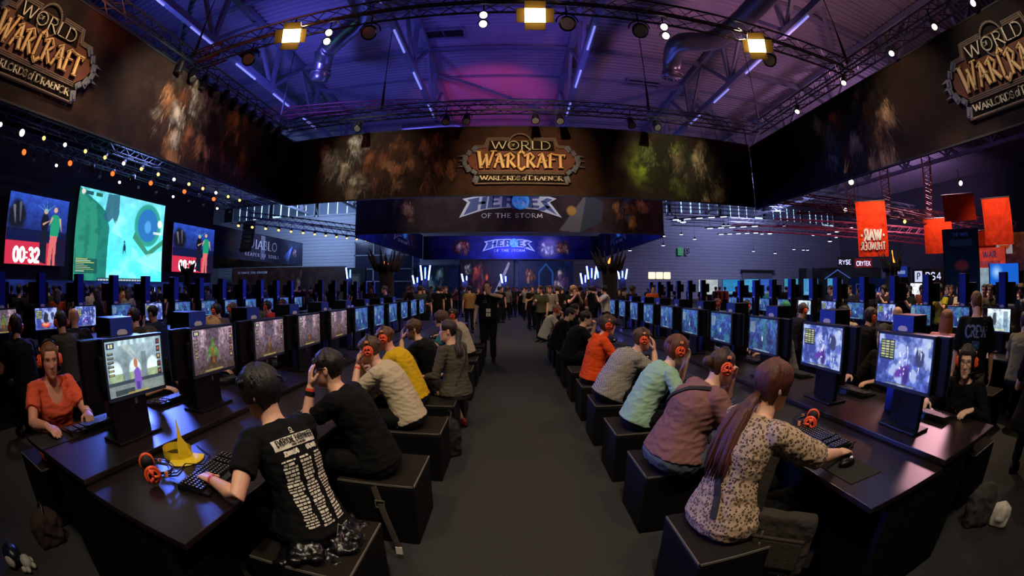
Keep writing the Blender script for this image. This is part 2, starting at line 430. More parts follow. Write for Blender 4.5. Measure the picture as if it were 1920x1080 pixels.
def letters(mb, text, x, z, h, t, y=-.03, depth=.02, serif=True, gap=.14, slant=0., sx=1., centre=True, contrast=.5, caps=None, mirror=False, fit=None):
    """stroke letters laid in the XZ plane; t = stroke thickness as a share of h; caps = size of the capitals of words"""
    widths = []
    if fit: sx = fit/((sum((GL.get(ch, GL[' '])[0]+gap)*(caps if (caps and (i == 0 or text[i-1] == ' ')) else 1.) for i, ch in enumerate(text))-gap)*h)
    for i, ch in enumerate(text):
        g = GL.get(ch, GL[' ']); k = (caps if (caps and (i == 0 or text[i-1] == ' ')) else 1.)
        widths.append((g[0]+gap)*h*sx*k)
    tot = sum(widths)-gap*h*sx
    cx = x-tot/2 if centre else x
    sgn = -1 if mirror else 1
    for i, ch in enumerate(text):
        k = (caps if (caps and (i == 0 or text[i-1] == ' ')) else 1.)
        for pl in GL.get(ch, GL[' '])[1]:
            pts = [(cx+(px+slant*pz)*h*sx*k, z+pz*h*k) for px, pz in pl]
            for a, b in zip(pts, pts[1:]):
                dx, dz = b[0]-a[0], b[1]-a[1]; L = math.hypot(dx, dz)
                if L < 1e-6: continue
                ux, uz = dx/L, dz/L
                if uz < 0 or (uz == 0 and ux < 0): ux2, uz2 = -ux, -uz
                else: ux2, uz2 = ux, uz
                w = t*h*k*(1-contrast*(abs(ux2)**1.5 if ux2 >= 0 else .15*abs(ux2)))
                ex = w*.25 if len(pl) > 2 else 0
                nx, nz = -uz*w/2, ux*w/2
                p = [(a[0]-ux*ex+nx, a[1]-uz*ex+nz), (a[0]-ux*ex-nx, a[1]-uz*ex-nz), (b[0]+ux*ex-nx, b[1]+uz*ex-nz), (b[0]+ux*ex+nx, b[1]+uz*ex+nz)]
                mb.prism([(x+sgn*(q[0]-x), q[1]) for q in p], y-depth, y)
            if serif and len(pl) == 2 and ch not in 'of':
                for (qx, qz), (lx, lz) in zip(pts, pl):
                    if lz < .03 or lz > .97:
                        sw, sh = t*h*k*1.0, t*h*k*.22
                        mb.prism([(x+sgn*(qx+ax-x), qz+az) for ax, az in ((-sw, -sh), (sw, -sh), (sw*.8, sh), (-sw*.8, sh))], y-depth, y)
        cx += widths[i]
    return tot

# ------------------------------------------------------------------ the hall
m_floor = mat('carpet', '373635', .95, nscale=90, namt=.55, bump=.5, spec=.1)
mb = MB(); mb.box((5, 22, -.05), (112, 80, .1))
floor = struct(obj('floor', mb, m_floor))
# corrugated roof deck, ribs along X
m_deck = mat('roof_deck', '9a98a4', .55, spec=.4)
mb = MB(); prof = []
y = -14.
while y < 60.5:
    prof += [(y, 16.8), (y+.15, 16.8), (y+.20, 16.62), (y+.35, 16.62)]; y += .40
n = len(prof)
vs = [(-50.8, a, b) for a, b in prof]+[(60.8, a, b) for a, b in prof]
mb.add(vs, [(i, i+1, n+i+1, n+i) for i in range(n-1)])
mb.box((5, 23, 17.0), (112, 78, .2))
struct(obj('ceiling', mb, m_deck))
m_wall = mat('wall_panel', '6f7480', .7, nscale=2, namt=.08)
def ribbed(name, x0, x1, yb, z0, z1, face=-1, pitch=.5):
    """wall of horizontal sheet-metal ribs, facing -Y"""
    mb = MB(); pr = []; z = z0
    while z < z1-.01:
        pr += [(z, 0), (z+pitch*.7, 0), (z+pitch*.78, .06), (z+pitch*.95, .06)]; z += pitch
    pr.append((z1, 0)); n = len(pr)
    mb.add([(x0, yb+d, z) for z, d in pr]+[(x1, yb+d, z) for z, d in pr], [(i, n+i, n+i+1, i+1) for i in range(n-1)])
    mb.box(((x0+x1)/2, yb+.2, (z0+z1)/2), (x1-x0, .2, z1-z0))
    return obj(name, mb, m_wall)
struct(ribbed('wall_back', -50.8, 60.8, 60, 0, 12.6))
m_dkwall = mat('wall_dark', '3a3c46', .8)
for nm, x in (('wall_left', -50.9), ('wall_right', 60.9)):
    mb = MB(); mb.box((x, 23, 8.5), (.2, 76, 17)); struct(obj(nm, mb, m_dkwall))
mb = MB(); mb.box((5, 60.3, 16.2), (112, .5, 1.6)); struct(obj('wall_back', mb, m_dkwall))
# clerestory: daylight in the slots between drawn blinds
m_day = mat('daylight_pane', '101010', .3, emit=(.70, .84, 1.), strength=2.0)
m_blind = mat('blind', '4a5566', .7)
m_mull = mat('mullion', '3c4450', .6, metal=.3)
k = 1
for x0 in range(-48, 60, 9):
    mb = MB(); mb.box((x0+4.2, 60.2, 14.0), (8.2, .04, 2.6))
    w = struct(obj('window_%d' % k, mb, m_day)); k += 1
    rr = random.Random(x0)
    mb = MB()
    for i in range(5):
        cw = 1.46+rr.uniform(-.12, .06); z0 = 12.98+rr.choice((0, 0, .0, .3))
        mb.box((x0+.9+i*1.64, 60.10, (z0+15.3)/2), (cw, .05, 15.3-z0))
    struct(obj('blind', mb, m_blind, w))
    mb = MB(); mb.box((x0+4.2, 60.08, 12.66), (8.6, .16, .06)); mb.box((x0+4.2, 60.08, 15.3), (8.6, .16, .14))
    for i in (0, 1): mb.box((x0+.02+i*8.36, 60.08, 14), (.2, .16, 2.7))
    struct(obj('window_frame', mb, m_mull, w))
# roof girders along the hall with hanging posts, diagonals and strip lights
m_steel = mat('girder_paint', '7f8496', .5, metal=.2)
m_strip = mat('strip_tube', 'd8e0ff', .3, emit=(.55, .58, 1.), strength=.75)
GX = [-31.6, -22.8, -14.0, -5.2, 3.6, 12.4, 21.2, 30.0, 38.8]
strip_me = None
for gi, gx in enumerate(GX):
    mb = MB()
    mb.box((gx, 22, 16.35), (.42, 75, .34)); mb.box((gx, 22, 13.25), (.30, 75, .34))
    for i in range(12):
        y0 = -12+i*6.3
        mb.box((gx, y0, 14.8), (.26, .26, 2.9))
        a, b = Vector((gx, y0, 13.3)), Vector((gx, y0+3.15, 16.2)); c = Vector((gx, y0+6.3, 13.3))
        for p, q in ((a, b), (b, c)):
            d = q-p; R = d.to_track_quat('Z', 'Y').to_matrix(); mb.box((p+q)/2, (.2, .2, d.length), R)
    g = struct(obj('beam_%d' % (gi+1), mb, m_steel))
    for i in range(10 if -15 < gx < 13 else 0):
        yy = 8.0+i*4.3
        if strip_me is None:
            b2 = MB(); b2.box((0, 0, 0), (.09, 2.1, .07)); strip_me = b2.mesh('strip_light', m_strip)
        link('strip_light', strip_me, g, (gx, yy, 13.03))
for i, yy in enumerate((6, 14.4, 22.8, 31.2, 39.6, 48, 56)):
    mb = MB(); mb.box((4, yy, 16.3), (92, .22, .26)); mb.box((4, yy+4.2, 16.45), (92, .1, .12)); struct(obj('beam_%d' % (20+i), mb, m_steel))
bi = 30
for gx, s in ((-14, 1), (-5.2, 1), (3.6, -1), (12.4, 1), (-22.8, -1)):
    for y0 in (10, 26, 42):
        mb = MB()
        p, q = Vector((gx, y0, 16.1)), Vector((gx+8.8, y0+8, 16.1))
        if s < 0: p.y, q.y = q.y, p.y
        d = q-p; mb.box((p+q)/2, (.24, .22, d.length), d.to_track_quat('Z', 'Y').to_matrix())
        struct(obj('beam_%d' % bi, mb, m_steel)); bi += 1
# roof vents
m_black = mat('matt_black', '0b0b0d', .7)
m_bl2 = mat('satin_black', '121214', .35)
for x, yy in ((-4.0, 21.2), (-16.9, 19.4), (9.5, 27)):
    t = thing('roof_vent', 'dark open vent hatch framed in the corrugated roof, ' + {-4.0: 'between the two middle girders', -16.9: 'above the left hanging banner', 9.5: 'beyond the right duct'}[x], 'roof vent', (x, yy, 16.6))
    b = MB()
    for sx in (-1, 1): b.box((sx*1.25, 0, -.08), (.14, 1.0, .2)); b.box((0, sx*.5, -.08), (2.5, .12, .2))
    obj('frame', b, m_steel, t); b = MB(); b.box((-.6, 0, -.04), (1.05, .86, .08)); obj('flap', b, m_black, t); b = MB(); b.box((.6, 0, -.04), (1.05, .86, .08)); obj('flap', b, m_black, t)
# ventilation ducts
m_duct = mat('duct_metal', '8b8a94', .32, metal=.85)
def duct(pts, r, label, fan=True):
    t = thing('ventilation_duct', label, 'duct', pts[-1])
    o = Vector(pts[-1]); P = [Vector(p)-o for p in pts]
    Q = [P[0]]
    for i in range(1, len(P)-1):                      # rounded elbows
        a = P[i]+(P[i-1]-P[i]).normalized()*r*1.8; c = P[i]+(P[i+1]-P[i]).normalized()*r*1.8
        for k in range(6):
            u = k/5; Q.append(a*(1-u)**2+P[i]*2*u*(1-u)+c*u*u)
    Q.append(P[-1])
    D = []
    for a, c in zip(Q, Q[1:]):
        n = max(1, int((c-a).length/.22))
        for k in range(n): D.append(a+(c-a)*k/n)
    D.append(Q[-1])
    b = MB(); b.tube(D, [r*(1+.04*(i % 2)) for i in range(len(D))], 18, cap=False); obj('pipe', b, m_duct, t, True)
    if fan:
        b = MB(); b.torus((0, 0, -.1), r*1.12, r*.12, n=28); b.tube([(0, 0, .15), (0, 0, -.15)], [r*1.15, r*1.15], 28, cap=False); obj('outlet_ring', b, m_duct, t, True)
        b = MB()
        for k in range(12):
            R = Matrix.Rotation(2*PI*k/12, 3, 'Z'); b.box(R @ Vector((r*.55, 0, -.1)), (r*.95, .05, .16), R @ Matrix.Rotation(.6, 3, 'X'))
        b.tube([(0, 0, 0), (0, 0, -.2)], r*.22, 12); obj('swirl_vane', b, m_steel, t)
duct([(-5.6, 4, 13.6), (-6.3, 14.6, 13.4), (-8.2, 15.9, 13.2), (-9.4, 17.1, 13.4), (-9.7, 17.8, 13.0), (-9.76, 17.83, 12.6)], .48, 'round metal air duct with swirl outlet left of the centre, blue lit')
duct([(10.9, 4, 13.6), (9.9, 13.6, 13.2), (9.3, 15.4, 13.0), (7.8, 16.4, 13.4), (8.15, 18.3, 13.2), (8.15, 18.38, 12.5)], .48, 'round metal air duct with swirl outlet right of the centre')
duct([(-7.6, 27.5, 12.7), (-3.2, 27.3, 12.7), (-2.6, 27.3, 11.6)], .42, 'horizontal round air duct just above the middle banner', False)
# lattice lighting trusses
m_truss = mat('truss_metal', '6a6b72', .35, metal=.8)
m_truss_red = mat('truss_redlit', '8a3550', .45, metal=.4)  # red of the coloured light put into the metal's own colour
def truss(label, p, q, w=.42, m=None, group=None, step=.5):
    p, q = Vector(p), Vector(q); d = q-p; L = d.length; u = d.normalized()
    sd = u.cross(Vector((0, 0, 1))).normalized(); up = sd.cross(u)
    b = MB(); cs = [(-1, -1), (1, -1), (1, 1), (-1, 1)]
    for a, c in cs:
        o = sd*(a*w/2)+up*(c*w/2); b.tube([o, o+d], .032, 6)
    n = max(2, int(L/step))
    for i in range(n):
        for (a, c), (a2, c2) in zip(cs, cs[1:]+cs[:1]):
            if i % 2: (a, c), (a2, c2) = (a2, c2), (a, c)
            b.tube([u*(L*i/n)+sd*(a*w/2)+up*(c*w/2), u*(L*(i+1)/n)+sd*(a2*w/2)+up*(c2*w/2)], .017, 4)
    o = obj('lighting_truss', b, m or m_truss, None, False, p); tag(o, label, 'truss', group); return o
truss('lattice truss running above the centre banner, across the aisle', (-10.0, 15.6, 8.75), (10.9, 15.6, 8.75))
truss('lattice truss above the left hanging banner, black spotlights in a row below it', (-10.0, -2, 8.75), (-10.0, 15.6, 8.75))
truss('lattice truss above the right hanging banner', (10.9, -2, 8.75), (10.9, 15.6, 8.75))
truss('lattice truss arching across the top of the view with warm floodlights', (-10.0, 8.7, 8.75), (10.9, 8.7, 8.75))
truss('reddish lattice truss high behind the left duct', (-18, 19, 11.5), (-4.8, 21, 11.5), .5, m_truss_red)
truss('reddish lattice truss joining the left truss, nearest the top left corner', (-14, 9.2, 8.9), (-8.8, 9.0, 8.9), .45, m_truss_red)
for i, (p, q) in enumerate((((-16, 2, 7.3), (-16, 24, 7.3)), ((-19.5, 2, 7.6), (-19.5, 27, 7.6)), ((-18.5, 24, 6.3), (-11.8, 38.2, 6.3)), ((-28, 31, 9.1), (-12, 32, 9.1)), ((-22.5, 30.5, 7.9), (-13, 47, 7.9)))):
    truss(('lattice truss of small warm lamps over the stage front', 'lattice truss of spotlights just above the big stage screens', 'lattice truss with a line of small round lamps left of the middle banner', 'lattice truss high over the dark blue booth banner', 'long lattice truss behind the dark blue booth banner')[i], p, q)
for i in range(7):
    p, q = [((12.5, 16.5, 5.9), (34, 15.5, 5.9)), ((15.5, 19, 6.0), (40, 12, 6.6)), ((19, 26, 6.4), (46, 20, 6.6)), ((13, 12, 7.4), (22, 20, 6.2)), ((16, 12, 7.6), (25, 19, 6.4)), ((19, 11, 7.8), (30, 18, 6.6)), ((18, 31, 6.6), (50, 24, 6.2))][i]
    truss(('red-lit lattice truss carrying the nearest red banner', 'red-lit lattice truss crossing over the red banners', 'red-lit lattice truss behind the plain red banner', 'red lattice truss slanting below the right hanging banner', 'second red lattice truss slanting below the right hanging banner', 'third red lattice truss slanting below the right hanging banner', 'red lattice truss low behind the tall dark blue totem')[i], p, q, .5, m_truss_red, None, .7)
for i in range(6):
    y0 = 36+i*3.4
    truss('thin lattice truss in the far lighting grid under the right windows', (11+i*2, y0, 11.2-.2*i), (46+i*2, y0-6, 10.8-.2*i), .5, None, 'lighting grid trusses far right', .9)
# suspension cables of the truss square
for x, yy, lab in ((-10.0, 8.7, 'left truss joint'), (-10, 15.2, 'left end of the centre truss'), (10.9, 8.7, 'right truss joint'), (10.9, 15.2, 'right end of the centre truss'), (-5.3, 15.6, 'left part of the centre truss'), (5.6, 15.6, 'right part of the centre truss')):
    b = MB(); b.tube([(0, 0, .2), (0, 0, 4.2)], .02, 6); b.tube([(0, 0, .2), (0, 0, 1.5)], [.07, .03], 8)
    tag(obj('hanging_cable', b, m_black, None, False, (x, yy, 8.75)), 'black hanging cable and hoist holding the '+lab, 'cable')

# ------------------------------------------------------------------ lamps on the trusses
m_lensw = mat('lens_white', 'ffffff', .2, emit=(1, .93, .84), strength=5)
m_lenswarm = mat('lens_warm', 'ffe0a0', .2, emit=(1., .80, .42), strength=2.6)
m_lensflood = mat('lens_flood', 'ffe0a0', .2, emit=(1., .78, .40), strength=14)
m_lensor = mat('lens_orange', 'ff8040', .2, emit=(1., .36, .14), strength=2.6)
m_lensoff = mat('lens_off', 'c8c8c0', .1, metal=.6)
m_flap = mat('barn_door', '6a5a30', .45, metal=.4)
def q_at(loc, tgt): return (Vector(tgt)-Vector(loc)).to_track_quat('-Z', 'Y').to_euler()
def par_meshes(L, r, lens):
    b = MB(); b.tube([(0, 0, L*.55), (0, 0, L*.5), (0, 0, L*.15), (0, 0, -L*.45), (0, 0, -L*.5)], [r*.45, r*.7, r*.9, r, r*1.08], 14); can = b.mesh('lamp_can', m_bl2, True)
    b = MB(); b.tube([(0, 0, -L*.505), (0, 0, -L*.52)], [r*.86, r*.8], 14); ln = b.mesh('lens', lens)
    b = MB(); b.torus((0, 0, L*.05), r*1.35, r*.09, (0, 1, 0), 14, 6, PI, 2*PI); b.tube([(0, 0, r*1.3+L*.05), (0, 0, r*2.2+L*.05)], r*.12, 6); yk = b.mesh('yoke', m_black)
    return can, ln, yk
PARS = {}; RODS = {}
def par(loc, tgt, label, L=.42, r=.13, lens='off', group=None, cat='spotlight', rod=.55):
    key = (L, r, lens)
    if key not in PARS: PARS[key] = par_meshes(L, r, {'off': m_lensoff, 'white': m_lensw, 'warm': m_lenswarm, 'orange': m_lensor}[lens])
    t = thing('stage_spotlight', label, cat, loc, 0, group)
    e = q_at(loc, tgt)
    for nme, me in zip(('lamp_can', 'lens'), PARS[key][:2]): link(nme, me, t, (0, 0, 0), e)
    link('yoke', PARS[key][2], t, (0, 0, 0), (0, 0, e[2]))
    if rod not in RODS:
        b = MB(); b.tube([(0, 0, .12), (0, 0, rod)], .018, 6); RODS[rod] = b.mesh('hanging_rod', m_black)
    link('hanging_rod', RODS[rod], t)
    return t
def flood(loc, tgt, label):
    t = thing('barn_door_floodlight', label, 'floodlight', loc)
    e = q_at(loc, tgt)
    b = MB(); b.loft([[(x*.22, y*.17, .22) for x, y in ((-1, -1), (1, -1), (1, 1), (-1, 1))], [(x*.27, y*.21, -.1) for x, y in ((-1, -1), (1, -1), (1, 1), (-1, 1))]]); obj('housing', b, m_bl2, t, rot=e)
    b = MB(); b.box((0, 0, -.11), (.5, .38, .02)); obj('lens', b, m_lensflood, t, rot=e)
    for k, (cx, cy, sx, sy, rot) in enumerate(((0, .3, .5, .22, ('X', -.7)), (0, -.3, .5, .22, ('X', .7)), (.36, 0, .22, .38, ('Y', .7)), (-.36, 0, .22, .38, ('Y', -.7)))):
        b = MB(); b.box((cx, cy, -.19), (sx, sy, .015), Matrix.Rotation(rot[1], 3, rot[0])); obj('barn_door', b, m_flap, t, rot=e)
    b = MB(); b.torus((0, 0, .05), .33, .02, (0, 1, 0), 14, 6, PI, 2*PI); b.tube([(0, 0, .36), (0, 0, .55)], .03, 6); obj('yoke', b, m_black, t, rot=(0, 0, e[2]))
flood((-5.75, 8.4, 8.25), (-2, -1.5, 1.0), 'glowing warm floodlight with barn doors, left on the arching truss')
flood((.55, 8.6, 8.2), (.3, -1.5, 1.0), 'glowing warm floodlight with barn doors in the middle of the arching truss')
flood((6.6, 8.5, 8.2), (2.0, -1.0, 1.0), 'glowing warm floodlight with barn doors, right on the arching truss')
for x, dz, lab in ((-7.4, 0, 'beside the left air duct'), (-3.6, 0, 'left of the twin white lamps'), (1.35, 0, 'right of the middle floodlight'), (3.2, 0, 'left of the right twin lamps'), (7.15, -.1, 'touching the right floodlight')):
    par((x, 8.8, 8.15+dz), (x*.6, 3, 3), 'large black unlit spotlight on the arching truss '+lab, .5, .2)
for x, lab in ((-4.8, 'left'), (-.7, 'centre left'), (3.9, 'right')):
    for dz in (0, -.3): par((x, 8.8, 8.35+dz), (x*.2, -2.0, 2.0), 'small lit lamp of the %s twin pair on the arching truss, %s one' % (lab, 'lower' if dz else 'upper'), .26, .11, 'white')
rowl = ['first, above the pale artwork', 'second', 'third', 'fourth', 'fifth', 'sixth', 'seventh', 'eighth', 'ninth', 'tenth', 'eleventh, deepest in the corner']
for i in range(11):
    par((-9.76, 8.0+i*.68, 8.18), (-9.9+.9*(i % 2), 8.0+i*.68, 6.6), 'black spotlight in the row below the left truss, '+rowl[i], .46, .15, 'off', 'spotlights below the left truss')
for x, lab in ((-6.2, 'far left'), (-2.55, 'left of the centre'), (-1.75, 'second left of the centre'), (.9, 'right of the centre'), (1.85, 'second right of the centre'), (4.7, 'right'), (5.8, 'far right')):
    par((x, 15.42, 8.2), (x, 13.2, 5.0), 'black spotlight hanging below the centre truss, '+lab, .44, .16)
for yy, lab, on in ((9.0, 'middle', 'white'), (6.4, 'third', 'white'), (4.3, 'second', 'white'), (2.5, 'nearest the right frame edge', 'white'), (12.0, 'farthest', 'white')):
    par((10.72, yy, 8.35), (8.6, yy-1.0, 5.0), 'small lit spotlight on the right truss above the banner, '+lab, .3, .11, on)
# stage lamps in rows
for i in range(15):
    par((-16, 3.6+i*1.22, 6.85), (-13.5, 2.5+i*.9, 4.2), 'small warm lamp in the upper row over the stage', .34, .10, 'warm' if i % 3 else 'white', 'upper row of stage lamps', rod=.6)
for i in range(11):
    par((-16.1, 5.2+i*1.3, 6.2+.03*i), (-13.5, 3.6+i, 4.0), 'small orange lamp in the lower row over the stage', .34, .13, 'orange' if i % 2 == 0 else 'off', 'lower row of stage lamps', rod=1.0)
for i in range(12):
    par((-19.5, 7+i*1.55, 7.0), (-17, 5+i*1.4, 3.0), 'small white lamp just above the big stage screens', .32, .1, 'white' if i % 3 == 1 else 'off', 'lamps above the stage screens', rod=.7)
for i in range(14):
    u = i/13; par((-18.5+6.6*u, 24+14*u, 5.95), (-17+7*u, 20+16*u, 2.), 'small round lamp in the long line left of the middle banner', .3, .12, 'warm', 'lamp line left of the middle banner', rod=.5)
# one bare lamp that dazzles at the left edge
par((-14.2, 4.25, 6.15), (-.5, .4, 1.7), 'dazzling bare white lamp under the left banner by the frame edge', .34, .13, 'white', rod=10.4)
lamp('dazzling_lamp', 'SPOT', (-14.1, 4.2, 6.1), (0, 1.5, 1.2), 300, WHITE, .1, 50, .6)
# distant pendant lamps of the hall on the right
m_pend = mat('pendant_glow', 'ffffff', .3, emit=(.86, .92, 1), strength=2.2)
pend_me = None
rr = random.Random(5)
for i in range(30):
    x = rr.uniform(14, 46); yy = rr.uniform(32, 56); z = rr.uniform(6.6, 9.6)
    if pend_me is None:
        b = MB(); b.tube([(0, 0, .3), (0, 0, .2), (0, 0, 0)], [.05, .12, .30], 12); b.tube([(0, 0, .28), (0, 0, 1)], .02, 5); pend_me = b.mesh('shade', m_bl2)
        b = MB(); b.tube([(0, 0, .0), (0, 0, -.04)], [.27, .2], 12); pend_gl = b.mesh('bulb', m_pend)
    t = thing('pendant_lamp', 'small white pendant lamp hanging in the far right part of the hall', 'pendant lamp', (x, yy, z), 0, 'far pendant lamps on the right')
    link('shade', pend_me, t); link('bulb', pend_gl, t)
    b = MB(); b.tube([(0, 0, .28), (0, 0, 16.66-z)], .015, 4); obj('cable', b, m_black, t)
for i, (x, yy, z, lab) in enumerate(((14.4, 30, 7.0, 'nearest'), (18, 31, 6.6, 'second'), (24, 40, 7.4, 'third'))):
    t = thing('batten_light', 'slim white batten light bar hanging right of the middle banners, '+lab, 'light bar', (x, yy, z), -.7)
    b = MB(); b.box((0, 0, .08), (5, .06, .1)); obj('rail', b, m_truss, t)
    for sx in (-1, 1): b = MB(); b.tube([(sx*2, 0, .1), (sx*2, 0, 16.66-z)], .015, 4); obj('cable', b, m_black, t)
    for k in range(5): b = MB(); b.box((-2+k, 0, 0), (.5, .1, .05)); obj('bulb', b, m_pend, t)

# ------------------------------------------------------------------ hanging banners
m_print = mat_vc('banner_print', .75, 0, .15, .03)
m_led = mat_vc('led_screen', .4, 1.25)
m_gold = mat('print_gold', 'd99a4c', .6, spec=.2)
m_gold2 = mat('print_gold_light', 'f3cf8f', .6, spec=.2)
m_cream = mat('print_cream', 'efdcb0', .6, spec=.2)
m_umber = mat('print_umber', '1e120b', .7, spec=.1)
m_rust = mat('print_rust', '6e3518', .7, nscale=2.5, namt=.6)
m_stone = mat('print_stone', '7a6450', .7, nscale=6, namt=.5)
m_slate = mat('print_slate', '5f5f66', .6, nscale=8, namt=.4)
m_white = mat('print_white', 'e8e8ee', .6)

def fantasy_logo(t, x, z, s):
    """ornate plaque with two title lines and a name plate; s = half width in metres"""
    P = lambda pts: [(x+a*s, z+b*s) for a, b in pts]
    b = MB()
    body = [(-.90, .02), (-.84, .13), (-.74, .20), (-.60, .22), (-.56, .33), (.56, .33), (.62, .22), (.76, .20), (.86, .13), (.92, .02), (.84, -.12), (.70, -.22), (-.70, -.22), (-.84, -.12)]
    b.prism(P(body), -.05, -.01); obj('plaque', b, m_rust, t)
    b = MB(); b.prism(P([(-.55, .135), (-.52, .315), (.52, .315), (.55, .135)]), -.06, -.05); b.prism(P([(-.80, -.27), (-.74, -.405), (.74, -.405), (.80, -.27)]), -.06, -.01); obj('plaque_inset', b, m_umber, t)  # dark plates behind the title and subtitle lettering
    b = MB()
    def bar(a, c, w):
        b.tube([Vector((x+a[0]*s, -.08, z+a[1]*s)), Vector((x+c[0]*s, -.08, z+c[1]*s))], w*s, 6)
    for o in (0, .022, .044):
        bar((-.52-o*.6, .322+o), (-.2, .322+o), .009); bar((.2, .322+o), (.52+o*.6, .322+o), .009)
        bar((-.80+o*.5, .185+o*.9), (-.56, .195+o*.9), .009); bar((.58, .195+o*.9), (.82-o*.5, .185+o*.9), .009)
        bar((-.70, -.222-o*.9), (.70, -.222-o*.9), .008)
    for sg in (-1, 1): bar((sg*.58, .2), (sg*.53, .36), .016); bar((sg*.76, -.43), (sg*.0, -.425), .014); bar((sg*.60, .24), (sg*.56, .37), .01)
    obj('carved_frame', b, m_stone, t)
    b = MB(); b.torus((x-.02*s, -.09, z+.25*s), .185*s, .012*s, (0, 1, 0), 40, 6)
    for k in range(22): a = PI*k/21; b.ball((x-.02*s+.2*s*math.cos(a), -.09, z+.25*s+.2*s*math.sin(a)), .009*s, 3)
    obj('ring', b, m_stone, t)
    for sg in (-1, 1):
        b = MB()
        for a, c, r, q in ((.77, .17, .7, 1.), (.86, .10, .45, .9), (.92, .01, .15, 1.), (.93, -.08, -.2, .9), (.87, -.17, -.5, 1.1), (.77, -.235, -.9, .9), (.74, -.36, .3, 1.1)):
            R = Matrix.Rotation(-r*sg, 3, 'Y'); b.bbox((x+sg*a*s, -.09, z+c*s), (.085*s*q, .07, .11*s*q), .010*s, R)
            b.bbox((x+sg*(a+.012)*s, -.13, z+(c-.005)*s), (.035*s, .04, .065*s), .01, R)
        for c in (-.02, -.12, .06): b.prism([(x+sg*.94*s, z+(c+.015)*s), (x+sg*1.05*s, z+(c-.02)*s), (x+sg*.94*s, z+(c-.02)*s)], -.1, -.05)
        obj('side_stones', b, m_slate, t)
    for mm, extra, yy, nm in ((m_umber, .06, -.09, 'title_outline'), (m_cream, 0, -.11, 'title_lettering')):
        b = MB(); letters(b, 'WORLD', x-.005*s, z+.155*s, .142*s, .13+extra, yy, .02, True, .16, fit=.96*s); obj(nm, b, mm, t)
    b = MB(); letters(b, 'OF', x-.150*s, z+.205*s, .042*s, .22, -.14, .02, False, .2, fit=.085*s); obj('small_lettering', b, m_cream, t)
    for mm, extra, yy, nm in ((m_umber, .022, -.10, 'name_outline'), (m_gold, 0, -.13, 'name_lettering'), (m_gold2, -.026, -.15, 'name_highlight')):
        b = MB()
        def pl(pts, w=.046):
            wv = max(.006, (w+extra))*.5*s
            for a, c in zip(pts, pts[1:]):
                dx, dz = c[0]-a[0], c[1]-a[1]; L = math.hypot(dx, dz); ux, uz = dx/L, dz/L
                e = wv*.5
                b.prism([(x+a[0]*s-ux*e-uz*wv, z+a[1]*s-uz*e+ux*wv), (x+a[0]*s-ux*e+uz*wv, z+a[1]*s-uz*e-ux*wv), (x+c[0]*s+ux*e+uz*wv, z+c[1]*s+uz*e-ux*wv), (x+c[0]*s+ux*e-uz*wv, z+c[1]*s+uz*e+ux*wv)], yy-.02, yy)
        B, T = -.160, .072
        pl([(-.695, .115), (-.655, B)], .062); pl([(-.655, B), (-.575, .03)], .036); pl([(-.575, .06), (-.545, B)], .056); pl([(-.545, B), (-.455, .115)], .040); pl([(-.74, .122), (-.655, .122)], .022); pl([(-.50, .122), (-.405, .122)], .022)
        for ax in (-.36, .33):
            pl([(ax-.075, B), (ax-.005, .055)], .040); pl([(ax+.005, .06), (ax+.065, B)], .058); pl([(ax-.06, -.085), (ax+.075, -.045)], .028); pl([(ax-.06, .045), (ax+.015, .085)], .026)
        for ax in (-.225, .095):
            pl([(ax, B), (ax+.01, .05)], .050); pl([(ax-.05, .035), (ax+.045, .085), (ax+.105, .02), (ax+.05, -.045)], .036); pl([(ax+.035, -.05), (ax+.115, B+.005)], .052)
        pl([(.045, .078), (-.0, .122), (-.048, .075), (-.048, -.16), (.0, -.205), (.05, -.155)], .044)
        pl([(.46, B), (.468, .05)], .052); pl([(.425, .035), (.485, .082), (.56, .06)], .030); pl([(.46, -.03), (.545, -.02)], .026); pl([(.435, B), (.50, B)], .022)
        pl([(.635, B), (.63, .06)], .052); pl([(.555, .062), (.715, .058)], .036); pl([(.605, B), (.675, B)], .022); pl([(.71, .06), (.70, .02)], .022)
        obj(nm, b, mm, t)
    b = MB(); letters(b, 'WARLORDS', x-.345*s, z-.375*s, .066*s, .24, -.1, .02, True, .12, caps=1.15, fit=.64*s); letters(b, 'of', x+.045*s, z-.375*s, .085*s, .16, -.1, .02, False, .06, .12, fit=.075*s); letters(b, 'DRAENOR', x+.39*s, z-.375*s, .066*s, .24, -.1, .02, True, .12, caps=1.15, fit=.54*s); obj('subtitle_lettering', b, m_cream, t)

